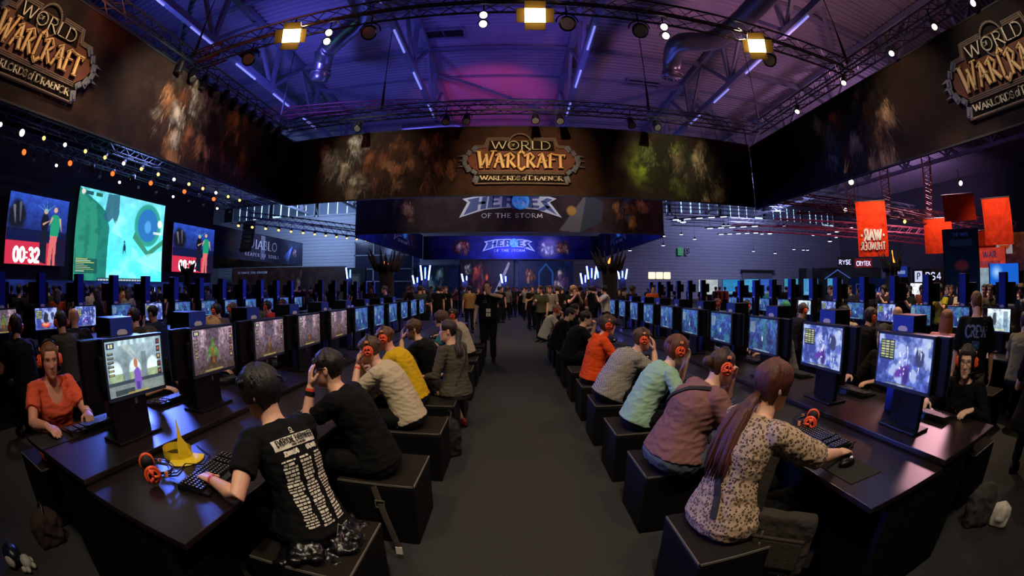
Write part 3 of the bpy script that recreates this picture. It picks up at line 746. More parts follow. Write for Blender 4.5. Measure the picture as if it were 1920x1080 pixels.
def craggy(cv, cx, cy, r, cols, seed, n=26):
    """an anonymous mass of rock, hide and fur: overlapping shaded boulders with strands"""
    rr = random.Random(seed)
    def dim(c, k): return tuple(min(1, v*k) for v in hx(c))
    cv.blob(cx, cy, r*1.3, r*1.1, dim(cols[0], .40), .5, 0, .9, seed, .85)
    for i in range(11):
        a = rr.uniform(0, 2*PI); d = r*rr.uniform(.1, .8); k = r*rr.uniform(.26, .5); c = cols[i % len(cols)]
        px_, py = cx+d*math.cos(a)*1.15, cy+d*math.sin(a); ro = rr.uniform(-.6, .6)+PI/2; e = rr.uniform(.45, .8)
        cv.blob(px_+k*.12, py-k*.15, k*1.1, k*e*1.1, dim(c, .22), .45, ro, 1.1, seed*7+i, .7)
        cv.blob(px_, py, k, k*e, dim(c, .85), .5, ro, 1.2, seed*7+i, .9)
        cv.blob(px_-k*.15, py+k*.2, k*.6, k*e*.6, dim(c, 1.4), .9, ro, 1.3, seed*7+i+3, .7)
        for q in range(n):
            t0 = rr.uniform(0, 2*PI); rad = k*rr.random()**.5; x0, y0 = px_+rad*e*math.cos(t0), py+rad*math.sin(t0)
            L = k*rr.uniform(.25, .75); aa = -PI/2+(x0-cx)/r*.5+rr.uniform(-.35, .35)
            cv.line(x0, y0, x0+L*math.cos(aa), y0+L*math.sin(aa), .009, dim(c, rr.choice((.2, .4, 1.5, 1.2, .9))), .5)
    return cv
def hang(name_label, loc, rz, cv, W_, H_, cat='banner', material=None, thick=.06):
    t = thing('hanging_banner', name_label, cat, loc, rz)
    link('printed_cloth', print_mesh('printed_cloth', cv, W_, H_, material or m_print, .03, thick), t)
    b = MB()
    for z in (0, H_): b.box((0, thick/2, z), (W_+.06, thick+.04, .05))
    for sx in (-1, 1): b.box((sx*W_/2, thick/2, H_/2), (.05, thick+.04, H_))
    obj('hem_frame', b, m_black, t)
    return t
FUR = ['b0a088', '9c8c76', 'd0c0a4', '7c6c58', 'd8c8b0']
HIDE = ['7a4a30', '8a5a38', '5e3622', '9a6a44', '44281a']
MET = ['5a5652', '6e6862', '3c3834', '84796c']
EMB = ['8a4020', '5a2a18', '3a1c12', 'a85a2c', '544840']
HB = 2.95
# centre banner, left to right across the aisle
cv = Canvas(700, 98, '36251a'); A = cv.asp
cv.grain(40, .5, 3); cv.blob(A*.5, .5, 1.6, .7, '4d2a18', .8, 0, .3, 4)
craggy(cv, A*.145, .42, 0.55, FUR, 11, 30); craggy(cv, A*.245, .5, 0.61, HIDE, 12, 34); craggy(cv, A*.31, .45, 0.49, HIDE, 13, 30)
cv.blob(A*.735, .5, .34, .42, '8a9a2a', .9, 0, .3, 8); cv.blob(A*.735, .42, .24, .26, 'b4c838', 1., 0, .3, 9)
craggy(cv, A*.80, .5, 0.49, ['5f6a2a', '7c8438', '6e4a30', '8f8a50', '3a3a1c'], 14, 34)
craggy(cv, A*.88, .45, 0.52, ['8a7850', '6a5a3c', 'a89468', '3c3222'], 15, 30)
cv.mix(np.clip(1-np.minimum(cv.x, A-cv.x)/.55, 0, 1)**.7, '050403')  # both ends painted near black, as the unlit corners look
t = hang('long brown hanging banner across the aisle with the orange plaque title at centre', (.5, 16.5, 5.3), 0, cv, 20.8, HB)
fantasy_logo(t, -.12, 1.52, 2.45)
# left banner
cv = Canvas(600, 104, '2a1a12'); A = cv.asp
cv.grain(30, .5, 5); cv.blob(A*.62, .5, .7, .8, '48281a', .9, 0, .3, 6)
craggy(cv, A*.60, .55, 0.67, FUR, 21, 40); craggy(cv, A*.545, .3, 0.49, HIDE+FUR[:2], 22, 30); craggy(cv, A*.70, .45, 0.52, MET, 23, 30); craggy(cv, A*.655, .2, 0.38, HIDE, 24, 30); craggy(cv, A*.77, .5, 0.49, ['a06a34', '6a4424', '3a2414', 'c08a4a'], 25, 26)
cv.mix(np.clip((cv.x-A*.80)/.5, 0, 1), '040303')  # far end darkened in the print for its unlit corner
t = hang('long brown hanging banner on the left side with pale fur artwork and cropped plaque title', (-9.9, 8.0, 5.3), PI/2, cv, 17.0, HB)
fantasy_logo(t, -5.45, 1.45, 2.28)
# right banner
cv = Canvas(600, 104, '21150e'); A = cv.asp
cv.grain(30, .5, 7); cv.blob(A*.55, .5, 1.0, .8, '2e1c12', .9, 0, .3, 6)
craggy(cv, A*.36, .52, 0.52, ['6a625a', '8a8276', '9a4418', '3c322c', 'b85a20'], 31, 36); craggy(cv, A*.48, .42, 0.52, ['8a6844', '6a4c30', 'a8845c', '33231a'], 32, 30)
cv.line(A*.37, .1, A*.38, .24, .02, 'f0b050'); cv.line(A*.375, .1, A*.39, .22, .02, 'e08a30'); cv.line(A*.475, .82, A*.49, .93, .02, 'c07a30')
craggy(cv, A*.47, .78, 0.29, ['3a2c22', '4a382a', '5c3a20'], 33, 14)
cv.mix(np.clip((A*.24-cv.x)/.6, 0, 1), '030202')  # shade of the unlit corner painted on this end
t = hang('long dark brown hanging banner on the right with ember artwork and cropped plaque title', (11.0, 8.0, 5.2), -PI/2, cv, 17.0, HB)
fantasy_logo(t, 5.6, 1.5, 2.45)

m_blogo = mat('print_blue', '28407e', .6); m_sil = mat('print_silver', 'aeb8c8', .5)
m_swirl = mat('print_swirl', '4aa0d8', .5, emit=(.2, .5, .9), strength=.25)
def storm_logo(t, x, z, s):
    """angular outlined lettering with a swirl for its O; s = half width"""
    P = lambda pts: [(x+a*s, z+(b*.62+.03)*s) for a, b in pts]
    b = MB(); b.prism(P([(-1.02, -.42), (-.86, .08), (-.96, .2), (-.5, .34), (.0, .36), (.56, .34), (.76, .28), (.92, .2), (.78, .08), (1.02, -.42), (.5, -.16), (0, -.1), (-.5, -.16)]), -.05, -.01); obj('outline_plate', b, m_sil, t)
    b = MB()
    b.prism(P([(-.93, -.33), (-.8, .08), (-.86, .17), (-.62, .24), (-.66, -.18)]), -.07, -.05)
    def st(poly): b.prism(P(poly), -.075, -.05)
    st([(-.60, -.16), (-.56, .25), (-.46, .27), (-.49, -.13)]); st([(-.7, .0), (-.7, .09), (-.5, .11), (-.5, .03)])
    for o in (0, .72 if False else .0): pass
    st([(-.46, -.12), (-.42, .27), (-.32, .28), (-.35, -.1)]); st([(-.35, .2), (-.35, .28), (-.2, .29), (-.22, .21)]); st([(-.36, .06), (-.36, .13), (-.24, .14), (-.25, .07)]); st([(-.36, -.1), (-.36, -.02), (-.2, -.0), (-.22, -.09)])
    st([(-.18, -.09), (-.16, .3), (-.07, .3), (-.08, -.08)]); st([(-.08, .22), (-.08, .3), (.04, .29), (.05, .22)]); st([(.0, .08), (-.02, .28), (.06, .26), (.07, .1)]); st([(-.08, .05), (-.08, .12), (.06, .12), (.04, .05)]); st([(-.04, .06), (.03, .06), (.12, -.14), (.04, -.16)])
    st([(.36, -.1), (.34, .29), (.43, .28), (.45, -.11)]); st([(.43, .2), (.43, .28), (.58, .27), (.56, .2)]); st([(.43, .06), (.43, .13), (.54, .13), (.54, .06)]); st([(.43, -.1), (.43, -.02), (.58, -.04), (.56, -.12)])
    st([(.84, .17), (.72, .22), (.6, .1), (.72, .06)]); st([(.6, .12), (.72, .08), (.92, -.33), (.74, -.16)]); st([(.52, -.18), (.7, -.02), (.8, -.08), (.66, -.2)])
    obj('title_lettering', b, m_blogo, t)
    b = MB(); b.torus((x+.2*s, -.09, z+.1*s), .145*s, .03*s, (0, 1, 0), 30, 6)
    for k in range(3):
        a = k*2*PI/3
        pts = [(x+.2*s+(.13-.04*i)*s*math.cos(a+i*.75), z+.1*s+(.13-.04*i)*s*math.sin(a+i*.75)) for i in range(4)]
        b.tube([(q[0], -.1, q[1]) for q in pts], [.045*s, .04*s, .03*s, .012*s], 6)
    obj('swirl', b, m_swirl, t)
    b = MB(); letters(b, 'OF THE STORM', x+.03*s, z-.235*s, .082*s, .18, -.05, .02, True, .28, contrast=.3, fit=1.2*s); obj('subtitle_lettering', b, m_white, t)
cv = Canvas(400, 60, '2c2024'); A = cv.asp
cv.grain(30, .4, 9)
craggy(cv, A*.17, .55, .4, ['6a4a3e', '4a3430', '8a6452', '2a1e22'], 41, 34); cv.poly([(A*.655, .05), (A*.745, .92), (A*.80, .7), (A*.72, .0)], '57545a'); cv.poly([(A*.745, .92), (A*.80, .7), (A*.79, .25), (A*.72, .0)], '2f3540'); cv.blob(A*.695, .5, .12, .13, '9a7838', .3)
craggy(cv, A*.87, .55, .44, ['7a5434', '9a6c44', '5a3c28', '4a5a74', 'b08a3c'], 42, 40)
t = hang('second hanging banner with blue angular title and swirl, partly behind the centre banner', (-.2, 28, 5.35), 0, cv, 21.4, HB)
storm_logo(t, .1, 1.75, 3.35)
cv = Canvas(400, 56, '1c2060'); A = cv.asp
cv.grain(30, .3, 10); cv.blob(A*.5, .5, 1.1, .6, '4a58c8', 1.); craggy(cv, A*.22, .5, .36, ['a05a50', 'c87a6a', '5a3a60', 'd8a090', 'b03048'], 51, 36)
cv.blob(A*.72, .5, .55, .6, '7c70a8', .6); craggy(cv, A*.70, .4, .3, ['e8dcf0', 'd0c0e0', 'b8a0c8'], 54, 26); craggy(cv, A*.79, .5, .3, ['c07048', 'e0a080', '8a5048'], 53, 26)
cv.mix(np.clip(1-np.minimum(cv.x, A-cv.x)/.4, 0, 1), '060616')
t = hang('farthest hanging banner in blue light with the blue title and pale orange artwork', (-.1, 51, 5.1), 0, cv, 21.4, 2.85)
storm_logo(t, -.3, 1.65, 3.1)
for sg, lab in ((-1, 'left'), (1, 'right')):
    cv = Canvas(300, 40, '20285c'); A = cv.asp; cv.grain(30, .4, 12)
    craggy(cv, A*.78 if sg < 0 else A*.2, .5, .4, ['8a3a30', '3a3a70', '6a70a8', '50406a'], 61, 30); craggy(cv, A*.3 if sg < 0 else A*.68, .5, .4, ['5a60a8', '38407c', '8088c0'], 62, 30)
    t = hang('blue lit banner flank with the title slanting away on the %s of the farthest banner' % lab, (-10.9 if sg < 0 else 10.5, 39.6, 5.2), -sg*PI/2, cv, 22.6, 2.85)
    storm_logo(t, 1.5*-sg, 1.65, 3.1)
# dark blue booth banner at the left with the tall three-stroke emblem
cv = Canvas(300, 44, '1d2134'); A = cv.asp; cv.grain(30, .3, 14); cv.blob(A*.2, .55, .55, .55, '4a3a38', 1., 0, .4, 3)
for i in range(22):
    rr = random.Random(i); cv.line(A*.86, .75, A*.86-rr.uniform(.2, .75), rr.uniform(.0, .3), .02, rr.choice(['5868c8', '8898e8', '3848a0']), .8)
craggy(cv, A*.9, .5, .2, ['8a6878', '5a4a60', 'b090a0'], 71, 16)
t = hang('dark blue booth banner with a three-bar emblem and pale title, right of the stage', (-28, 41, 4.6), PI/2, cv, 21, 3.0)
b = MB(); letters(b, 'DIABLO', .4, 1.35, .95, .16, -.04, .02, True, .22, 0, 1.25, caps=1.25); obj('title_lettering', b, m_sil, t)
b = MB()
for dx in (-.32, 0, .32): b.prism([(.4+dx-.06, .25), (.4+dx+.06, .25), (.4+dx+.09, 2.9), (.4+dx-.09, 2.9)], -.035, -.01)
obj('emblem_bars', b, mat('print_steelblue', '76809c', .6), t)
b = MB(); letters(b, 'REAPER OF SOULS', .4, .5, .34, .2, -.04, .02, False, .5, 0, 1.3); obj('subtitle_lettering', b, m_sil, t)
cv = Canvas(200, 28, '1a1210'); A = cv.asp; cv.grain(30, .8, 15); craggy(cv, A*.3, .5, .5, ['4a2e1c', '6a4426', '2a1a14'], 72, 22)
hang('black and brown banner hanging under the dark blue booth banner', (-37, 51.5, 4.6), 0, cv, 18, 2.3)

# ------------------------------------------------------------------ stage with LED screens at the left
m_stage = mat('stage_black', '08080c', .8)
t = thing('led_stage_wall', 'black stage wall framing the three lit screens at the left', 'stage', (-23, 14.0, 0), PI/2)
b = MB(); b.box((0, .5, 4.5), (24.8, .5, 9.0)); obj('back_panel', b, m_stage, t)
cv = Canvas(240, 24, '16225c'); A = cv.asp; cv.grain(40, .7, 16); craggy(cv, A*.12, .5, .5, ['a05a58', '5a3a50', 'd8a8a0', '2a2a60'], 73, 40); craggy(cv, A*.6, .5, .6, ['2a58b0', '3a70d0', '182860'], 74, 30); cv.poly([(A*.57, .1), (A*.57, .85), (A*.72, .85), (A*.75, .6), (A*.74, .1)], '14182c')
link('lower_fascia', print_mesh('lower_fascia', cv, 24.6, 2.05, m_led.copy(), 0, .05), t, (0, .2, 0)); t.children[-1].data.materials[0].node_tree.nodes['Principled BSDF'].inputs['Emission Strength'].default_value = .9
b = MB(); letters(b, 'GAMESCOM', 4.8, 1.42, .26, .2, .19, .02, False, .2); letters(b, '2014', 4.8, .95, .3, .2, .19, .02, False, .2); obj('fascia_lettering', b, mat('sign_white', 'dfe6ff', .5, emit=(.8, .85, 1), strength=.8), t)
b = MB(); b.box((0, -1.6, .5), (24.8, 3.2, 1.0)); obj('stage_platform', b, m_stage, t)
def led(label, yc, W_, z0, H_, cv, dx=0):
    t = thing('led_screen', label, 'screen', (-22.6+dx, yc, z0), PI/2)
    link('picture', print_mesh('picture', cv, W_, H_, m_led, 0, .12), t)
    b = MB()
    for z in (0, H_): b.box((0, .1, z), (W_+.1, .16, .06))
    for sx in (-1, 1): b.box((sx*W_/2, .1, H_/2), (.06, .16, H_))
    obj('frame', b, m_black, t); return t
cv = Canvas(330, 225, '58e0e8'); A = cv.asp
cv.vgrad('50f0f4', '70d8e8'); cv.grain(14, .12, 17)
cv.poly([(0, 0), (0, 1), (.08, .95), (.3, .86), (.44, .78), (.52, .6), (.5, 0)], '1f7a6c'); cv.poly([(0, .2), (.0, .95), (.28, .84), (.36, .5), (.3, 0), (0, 0)], '2b8a72')
cv.mix(np.clip((fnoise(cv.h, cv.w, 16, 77)-.5)*5, 0, 1)*(cv.x < .5)*.35, '145048'); cv.mix(np.clip((fnoise(cv.h, cv.w, 8, 78)-.52)*6, 0, 1)*(cv.x > .5)*.5, 'b0f8f4')
cv.poly([(.45, .98), (.42, .7), (.5, .66), (.56, .72), (.62, .64), (.66, .78), (.64, 1)], '2a5a70', .85)
cv.blob(A*.80, .70, .25, .28, '2f9a8c', .1); cv.blob(A*.80, .70, .19, .22, '2a70b4', .1); cv.blob(A*.80, .68, .07, .09, '4f9ae0', .3)
cv.poly([(.92, .52), (1.2, .30), (1.47, .48), (1.47, .55), (1.2, .38), (.95, .6)], '3a8a70')
cv.poly([(.98, .25), (1.47, .12), (1.47, .4), (1.15, .33)], '9af0e4', .7); cv.poly([(.55, .56), (.75, .5), (.62, .7)], 'a8f4ee', .6)
cv.rect(.02, .08, .36, .24, '17483f', .7)
for i in range(8): cv.rect(.03, .10+i*.018, .16+.05*((i*7) % 4), .108+i*.018, 'd8d860' if i % 2 else 'd0e0d8', .8)
cv.rect(.36, .0, 1.2, .035, '2a3a48'); cv.rect(.38, .006, 1.17, .022, 'c8d8e0', .8)
for i in range(16): cv.rect(.40+i*.047, .006, .41+i*.047, .022, '20303a')
cv.blob(.06, .95, .035, .035, 'd8d0c0', .3); cv.rect(.10, .93, .22, .97, '22505a'); cv.rect(.26, .93, .36, .97, '22604a'); cv.blob(1.39, .74, .05, .06, 'e8e8e0', .3); cv.rect(1.28, .6, 1.43, .63, 'e8f4f0', .8)
cv.blob(.79, .40, .022, .05, '18384a', .3); cv.blob(.785, .46, .016, .02, '2a5a70', .3); cv.line(.78, .4, .77, .32, .014, '18384a'); cv.line(.80, .4, .81, .33, .014, '18384a')
led('largest lit screen on the stage showing a turquoise landscape, between two smaller ones', 16.0, 7.9, 2.05, 4.95, cv)
def two_on_stage():
    cv = Canvas(120, 116, '1c2c78'); A = cv.asp
    cv.vgrad('141c4c', '2a4ab4', .3, 1.); cv.grain(20, .25, 18)
    cv.blob(.16, .68, .17, .24, '12141c', .3, 0, .4, 2); cv.line(.1, .8, .14, .58, .03, '8a8a90', .7); cv.line(.2, .85, .22, .6, .03, '6a6a74', .7); cv.rect(0, .28, 1.1, .5, '0c1030', .75)
    cv.poly([(0, 0), (0, .33), (.78, .33), (.9, 0)], 'c42c44'); cv.rect(.78, 0, 1.1, .4, '1a1024', .8)
    cv.blob(.64, .62, .07, .16, '10121c', .15); cv.poly([(.57, .05), (.58, .5), (.7, .5), (.7, .02)], '141828'); cv.blob(.645, .79, .04, .045, 'c89878', .2); cv.line(.62, .6, .72, .66, .02, 'c89878')
    cv.poly([(.74, .42), (.74, .72), (.78, .76), (.86, .76), (.92, .68), (.88, .42)], '1f8f6c'); cv.blob(.81, .83, .036, .045, 'd0a080', .2); cv.poly([(.72, .0), (.75, .44), (.87, .44), (.85, 0), (.81, 0), (.81, .3), (.78, 0)], 'd06868'); cv.line(.9, .7, .94, .52, .02, 'd0a080'); cv.line(.76, .7, .72, .6, .02, 'd0a080')
    for a in range(5): cv.line(.66, .78, .5+.07*a, .86+.04*(a % 3), .008, '58b0c8', .8)
    return cv
m_led_t = mat('led_digits', 'ffffff', .4, emit=(1, 1, 1), strength=1.5)
for yc, W_, lab in ((9.1, 4.5, 'left of the largest one'), (23.5, 4.9, 'right of the largest one')):
    t = led('smaller stage screen with two men and a clock, %s' % lab, yc, W_, 2.75, 3.3, two_on_stage())
    b = MB(); letters(b, '00:32', -.15*W_, .14, .62, .24, -.01, .02, False, .12, 0, 1.0, contrast=.1); obj('clock_digits', b, m_led_t, t)
t = thing('line_array_speaker', 'curved black line array loudspeaker hanging right of the stage', 'loudspeaker', (-20.6, 28.2, 4.5))
for k in range(7):
    b = MB(); b.bbox((0, -.04*k*k*.25, 2.2-k*.34), (1.0, .5, .32), .03, Matrix.Rotation(.07*k, 3, 'X')); obj('speaker_box', b, m_bl2, t)
b = MB(); b.tube([(0, 0, 2.4), (0, 0, 3.2)], .03, 6); obj('hanging_frame', b, m_black, t)

# ------------------------------------------------------------------ booths at the far end of the hall
def panel(name, label, x, y, z0, W_, H_, cv, rz=0., cat='booth panel', emit=0., thick=.3):
    mt = m_print
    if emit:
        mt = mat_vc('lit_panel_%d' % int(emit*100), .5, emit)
    t = thing(name, label, cat, (x, y, 0), rz)
    link('printed_face', print_mesh('printed_face', cv, W_, H_, mt, 0, .05), t, (0, 0, z0))
    b = MB(); b.box((0, thick/2+.03, (z0+H_)/2), (W_+.1, thick, z0+H_)); obj('carcass', b, m_stage, t)
    return t
cv = Canvas(240, 40, '2c2028'); A = cv.asp; cv.grain(24, .5, 20); craggy(cv, A*.62, .4, .5, ['5a4450', '786070', '3a2c34', '8a7a84'], 81, 50); cv.poly([(A*.66, .95), (A*.63, .2), (A*.70, .2)], '1c1a26'); craggy(cv, A*.42, .35, .25, ['7a6a74', '4a3a44'], 82, 16)
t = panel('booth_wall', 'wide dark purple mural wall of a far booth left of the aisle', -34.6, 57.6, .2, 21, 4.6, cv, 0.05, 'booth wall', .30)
b = MB(); letters(b, 'ULTIMATE EVIL EDITION', -6.2, 3.9, .32, .2, -.03, .02, False, .3); obj('lettering', b, m_sil, t)
cv = Canvas(150, 70, '1e1626'); A = cv.asp; cv.grain(20, .5, 21); craggy(cv, A*.42, .5, .42, ['8a2a30', 'c04a40', '4a2030', '70404a'], 83, 40); cv.poly([(A*.62, .1), (A*.9, .95), (A*.93, .9), (A*.70, .1)], 'a8a8d8'); cv.blob(A*.5, .55, .07, .1, 'ff6a40', .6); craggy(cv, A*.15, .75, .14, ['b0a8c0', '8078a0'], 84, 10); cv.grain(14, .3, 3)
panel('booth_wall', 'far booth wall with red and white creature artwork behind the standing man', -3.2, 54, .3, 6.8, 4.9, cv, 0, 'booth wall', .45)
cv = Canvas(150, 70, '101c48'); A = cv.asp; cv.grain(20, .5, 22); craggy(cv, A*.2, .6, .22, ['a85a38', '6a3a30', 'd08a60'], 85, 16); cv.poly([(A*.36, .1), (A*.36, .7), (A*.5, .95), (A*.64, .7), (A*.64, .1)], '2a5ab0'); cv.poly([(A*.39, .15), (A*.39, .68), (A*.5, .88), (A*.61, .68), (A*.61, .15)], '101c40'); craggy(cv, A*.78, .45, .3, ['b088c8', '6a4a90', 'e0c0e0', '40305a'], 86, 26)
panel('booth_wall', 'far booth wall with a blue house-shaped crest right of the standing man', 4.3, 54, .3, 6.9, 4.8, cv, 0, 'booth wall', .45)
cv = Canvas(120, 70, '101a40'); A = cv.asp; cv.grain(20, .6, 23); craggy(cv, A*.5, .5, .5, ['2a4a70', '1a3050', '5a7a90', '3a60a0'], 87, 40)
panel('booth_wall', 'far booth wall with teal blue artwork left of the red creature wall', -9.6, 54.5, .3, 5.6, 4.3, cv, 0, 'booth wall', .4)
cv = Canvas(60, 90, '1c2434'); A = cv.asp; cv.rect(.1, .3, .5, .8, '3a4658'); cv.rect(.16, .38, .44, .72, '6a7688', .6); cv.rect(.1, .18, .56, .22, 'b0b8c4')
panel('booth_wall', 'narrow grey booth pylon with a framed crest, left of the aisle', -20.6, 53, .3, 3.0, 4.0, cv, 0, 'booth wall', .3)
m_frost = mat('shutter_frame', '4c5260', .6)
t = thing('roller_gate', 'tall glazed hall gate in dark frames behind the blue neon lamps', 'gate', (-18.6, 59.4, 0))
b = MB()
for i in range(4): b.box((-4.5+i*3, 0, 4.2), (.22, .2, 8.4))
for z in (.1, 2.6, 4.4, 6.4, 8.3): b.box((0, 0, z), (9.2, .2, .16))
obj('gate_frame', b, m_frost, t)
for i in range(3): b = MB(); b.box((-3+i*3, .08, 4.2), (2.8, .05, 8.2)); obj('pane', b, mat('gate_pane', '14182a', .15), t)
t = thing('roller_gate', 'closed grey roller gate in the back wall above the lit blue screens', 'gate', (39.3, 59.4, 0))
b = MB(); b.box((0, .1, 2.2), (6.2, .1, 4.4)); obj('shutter', b, m_frost, t); b = MB(); b.box((0, -.1, 4.4), (6.8, .5, .3)); obj('shutter_box', b, m_black, t)
t = thing('exit_sign', 'green square exit sign beside a pale number 8 on the back wall', 'sign', (25.6, 59.6, 6.6))
b = MB(); b.box((-.5, 0, .5), (.9, .06, 1.2)); obj('sign_plate', b, mat('exit_green', '0f6a3a', .5, emit=(.05, .5, .2), strength=.5), t)
b = MB(); letters(b, '8', .7, .0, 1.1, .2, 0, .05, False); obj('numeral', b, m_white, t)
# blue neon tube clusters on black posts
m_neon = mat('neon_blue', '6f88ff', .3, emit=(.14, .22, 1.0), strength=12)
m_neonc = mat('neon_core', 'dfe6ff', .3, emit=(.34, .48, 1.0), strength=10)
nl = ['far left, over the purple mural', 'left of the dark gate', 'low at the gate edge', 'tallest left cluster', 'left of the standing man', 'right of the standing man', 'low left of the right tree', 'tallest right cluster', 'right of the right tree']
for i, (x, z0, z1, n) in enumerate(((-12.15, 2.33, 3.16, 2), (-8.95, 2.04, 2.73, 3), (-6.9, 1.95, 2.55, 2), (-6.2, 2.22, 3.27, 3), (-3.32, 2.1, 2.65, 2), (-.56, 2.0, 2.62, 2), (5.1, 1.95, 2.7, 2), (5.8, 2.28, 3.2, 4), (7.97, 2.3, 3.02, 3))):
    t = thing('neon_lamp', 'cluster of upright blue neon tubes on a black post, '+nl[i], 'neon lamp', (x, 30, 0))
    b = MB(); b.box((0, 0, z0/2), (.42, .3, z0)); obj('post', b, m_black, t)
    for k in range(n):
        b = MB(); px_ = (k-(n-1)/2)*.24; tl = (k*37 % 5-2)*.03
        b.tube([(px_, 0, z0+.08*(k % 2)), (px_+tl*2, 0, z1-.14*(k % 2))], .055, 8); obj('neon_tube', b, m_neonc if k % 2 == 0 else m_neon, t)
    lamp('neon_glow', 'POINT', (x, 29.7, (z0+z1)/2), (0, 0, 0), 190, BLUE, .2)
# dead-tree braziers
m_bark = mat('charred_bark', '17110e', .9, nscale=12, namt=.5, bump=.6)
m_flame = mat('flame_glow', 'ffb040', .4, emit=(1., .5, .12), strength=3.5)
def brazier(label, x, y, h, s, fl=.8):
    t = thing('dead_tree_brazier', label, 'stage prop', (x, y, 0))
    rr = random.Random(int(h*100)); b = MB()
    b.tube([(0, 0, 0), (.05*s, 0, h*.4), (0, 0, h*.74), (0, 0, h*.8)], [.34*s, .3*s, .34*s, .42*s], 12); obj('trunk', b, m_bark, t, True)
    for k in range(11):
        a = 2*PI*k/11+rr.uniform(-.2, .2); r = s*rr.uniform(.34, .44)
        p = Vector((r*math.cos(a), r*math.sin(a), h*.72)); pts = [p]
        for j in range(4): p = p+Vector((math.cos(a)*rr.uniform(.0, .16)*s, math.sin(a)*rr.uniform(0, .16)*s, rr.uniform(.14, .30)*s)); pts.append(p)
        b = MB(); b.tube(pts, [.1*s, .085*s, .06*s, .04*s, .012*s], 7); obj('spike', b, m_bark, t, True)
    b = MB(); b.tube([(0, -.1*s, h*.77), (.04*s, -.1*s, h*.77+.10*s*fl), (-.02*s, -.1*s, h*.77+.26*s*fl), (.02*s, -.1*s, h*.77+.45*s*fl)], [.07*s, .11*s, .06*s, .01], 8); obj('flame', b, m_flame, t, True)
brazier('dead tree prop with a yellow flame, left of the aisle behind the desks', -5.3, 17.4, 3.3, 1.0)
brazier('dead tree prop with a small flame, right of the aisle behind the desks', 4.05, 17.4, 3.3, 1.0)
brazier('dark dead tree prop with a tall flame under the nearest red banner', 11.4, 8.65, 3.0, .7, 1.5)
brazier('dead tree prop with a dull flame at the right end of the stage', -15.2, 15.3, 3.2, .7, .5)

# ------------------------------------------------------------------ right-hand exhibition stands
def redban(label, az, D, zt, zb, w, text=None, yaw=0.):
    a = math.radians(az); cv = Canvas(60, int(60*(zt-zb)/w), 'd83414'); cv.grain(8, .12, int(az))
    t = thing('red_banner', label, 'banner', (D*math.sin(a), D*math.cos(a), zb), -a+yaw)
    link('cloth', print_mesh('cloth', cv, w, zt-zb, m_print, .06, .03), t)
    b = MB(); b.tube([(-w/2-.05, .02, zt-zb+.02), (w/2+.05, .02, zt-zb+.02)], .035, 8); obj('top_rail', b, m_truss, t)
    if text:
        b = MB(); letters(b, 'WAR', 0, .76, .52, .21, -.05, .02, False, .14, mirror=True, contrast=.1, fit=.98); letters(b, 'THUNDER', 0, .33, .34, .17, -.05, .02, False, .22, mirror=True, contrast=.1, fit=1.38)
        for sx in (-.62, .62): b.prism([(sx+.09*math.sin(k*PI/5)*(1 if k % 2 == 0 else .42), 1.0+.09*math.cos(k*PI/5)*(1 if k % 2 == 0 else .42)) for k in range(10)], -.07, -.05)
        obj('lettering', b, m_white, t)
    return (D*math.sin(a), D*math.cos(a))
P = redban('red hanging banner with mirrored white lettering and two stars', 50.3, 22, 5.75, 3.12, 1.72, True)
lamp('red_banner_spot', 'SPOT', (P[0]-1.5, P[1]-2.0, 6.9), (P[0]+.1, P[1], 4.3), 900, WARM, .06, 75, .9)
redban('plain red hanging banner, highest of the red group', 64, 26, 6.55, 5.15, 2.3)
P = redban('tall plain red hanging banner nearest the right frame edge', 70, 24, 5.85, 3.65, 1.95)
lamp('red_banner_spot', 'SPOT', (P[0]-2.4, P[1]-1.0, 6.9), (P[0], P[1], 4.9), 560, WARM, .06, 75, .9)
P = redban('red hanging banner half hidden behind the tall dark blue totem', 60.3, 30, 5.9, 3.75, 2.3)
lamp('red_banner_spot', 'SPOT', (P[0]-1.6, P[1]-1.6, 7.0), (P[0]+.2, P[1], 5.1), 620, WARM, .06, 75, .9)
redban('small red banner low behind the tall plain red one', 68.2, 29, 4.9, 3.75, 2.2)
for i, (x, y, z, on) in enumerate(((13.9, 12.6, 6.05, 'white'), (19.8, 9.4, 6.35, 'white'), (24.6, 12.2, 6.3, 'white'), (17.9, 17.0, 5.9, 'white'), (21, 17.2, 5.95, 'white'), (23, 16, 5.6, 'warm'))):
    par((x, y, z), (x-3, y-4, 3), 'bright spotlight on the red trusses above the red banners', .34, .14, on, 'spotlights on the red trusses', rod=.6)
cv = Canvas(40, 110, '0d1838'); A = cv.asp; cv.vgrad('1a3468', '0a1022', 0, .9); cv.grain(8, .4, 30); cv.blob(.25, .2, .2, .12, '070a14', .3, 0, .5, 4); cv.rect(.06, .84, .3, .9, '26406c', .5); cv.blob(.18, .66, .09, .06, '6a2a3a', .4)
a = math.radians(63.7); t = panel('tall_totem', 'tall dark blue totem standing before the red banners', 16*math.sin(a), 16*math.cos(a), .05, 1.5, 3.5, cv, -a, 'totem', .22)
b = MB(); letters(b, 'THE WAY', 0, 3.3, .12, .2, -.03, .02, False, .1); obj('lettering', b, mat('dim_print', '5a78a8', .6, emit=(.1, .16, .3), strength=.3), t)
cv = Canvas(40, 90, 'b8ccd8'); cv.vgrad('6a8aa0', 'c8dce8', 0, 1); cv.rect(0, .72, .5, 1., 'd84030'); cv.poly([(.05, .3), (.4, .55), (.42, .5), (.2, .28)], '4a5a68'); cv.grain(8, .2, 31)
a = math.radians(68.2); t = panel('booth_wall', 'pale booth panel with a red heading beside the dark blue totem', 21*math.sin(a), 21*math.cos(a), .3, 1.9, 3.0, cv, -a, 'booth panel', .6)
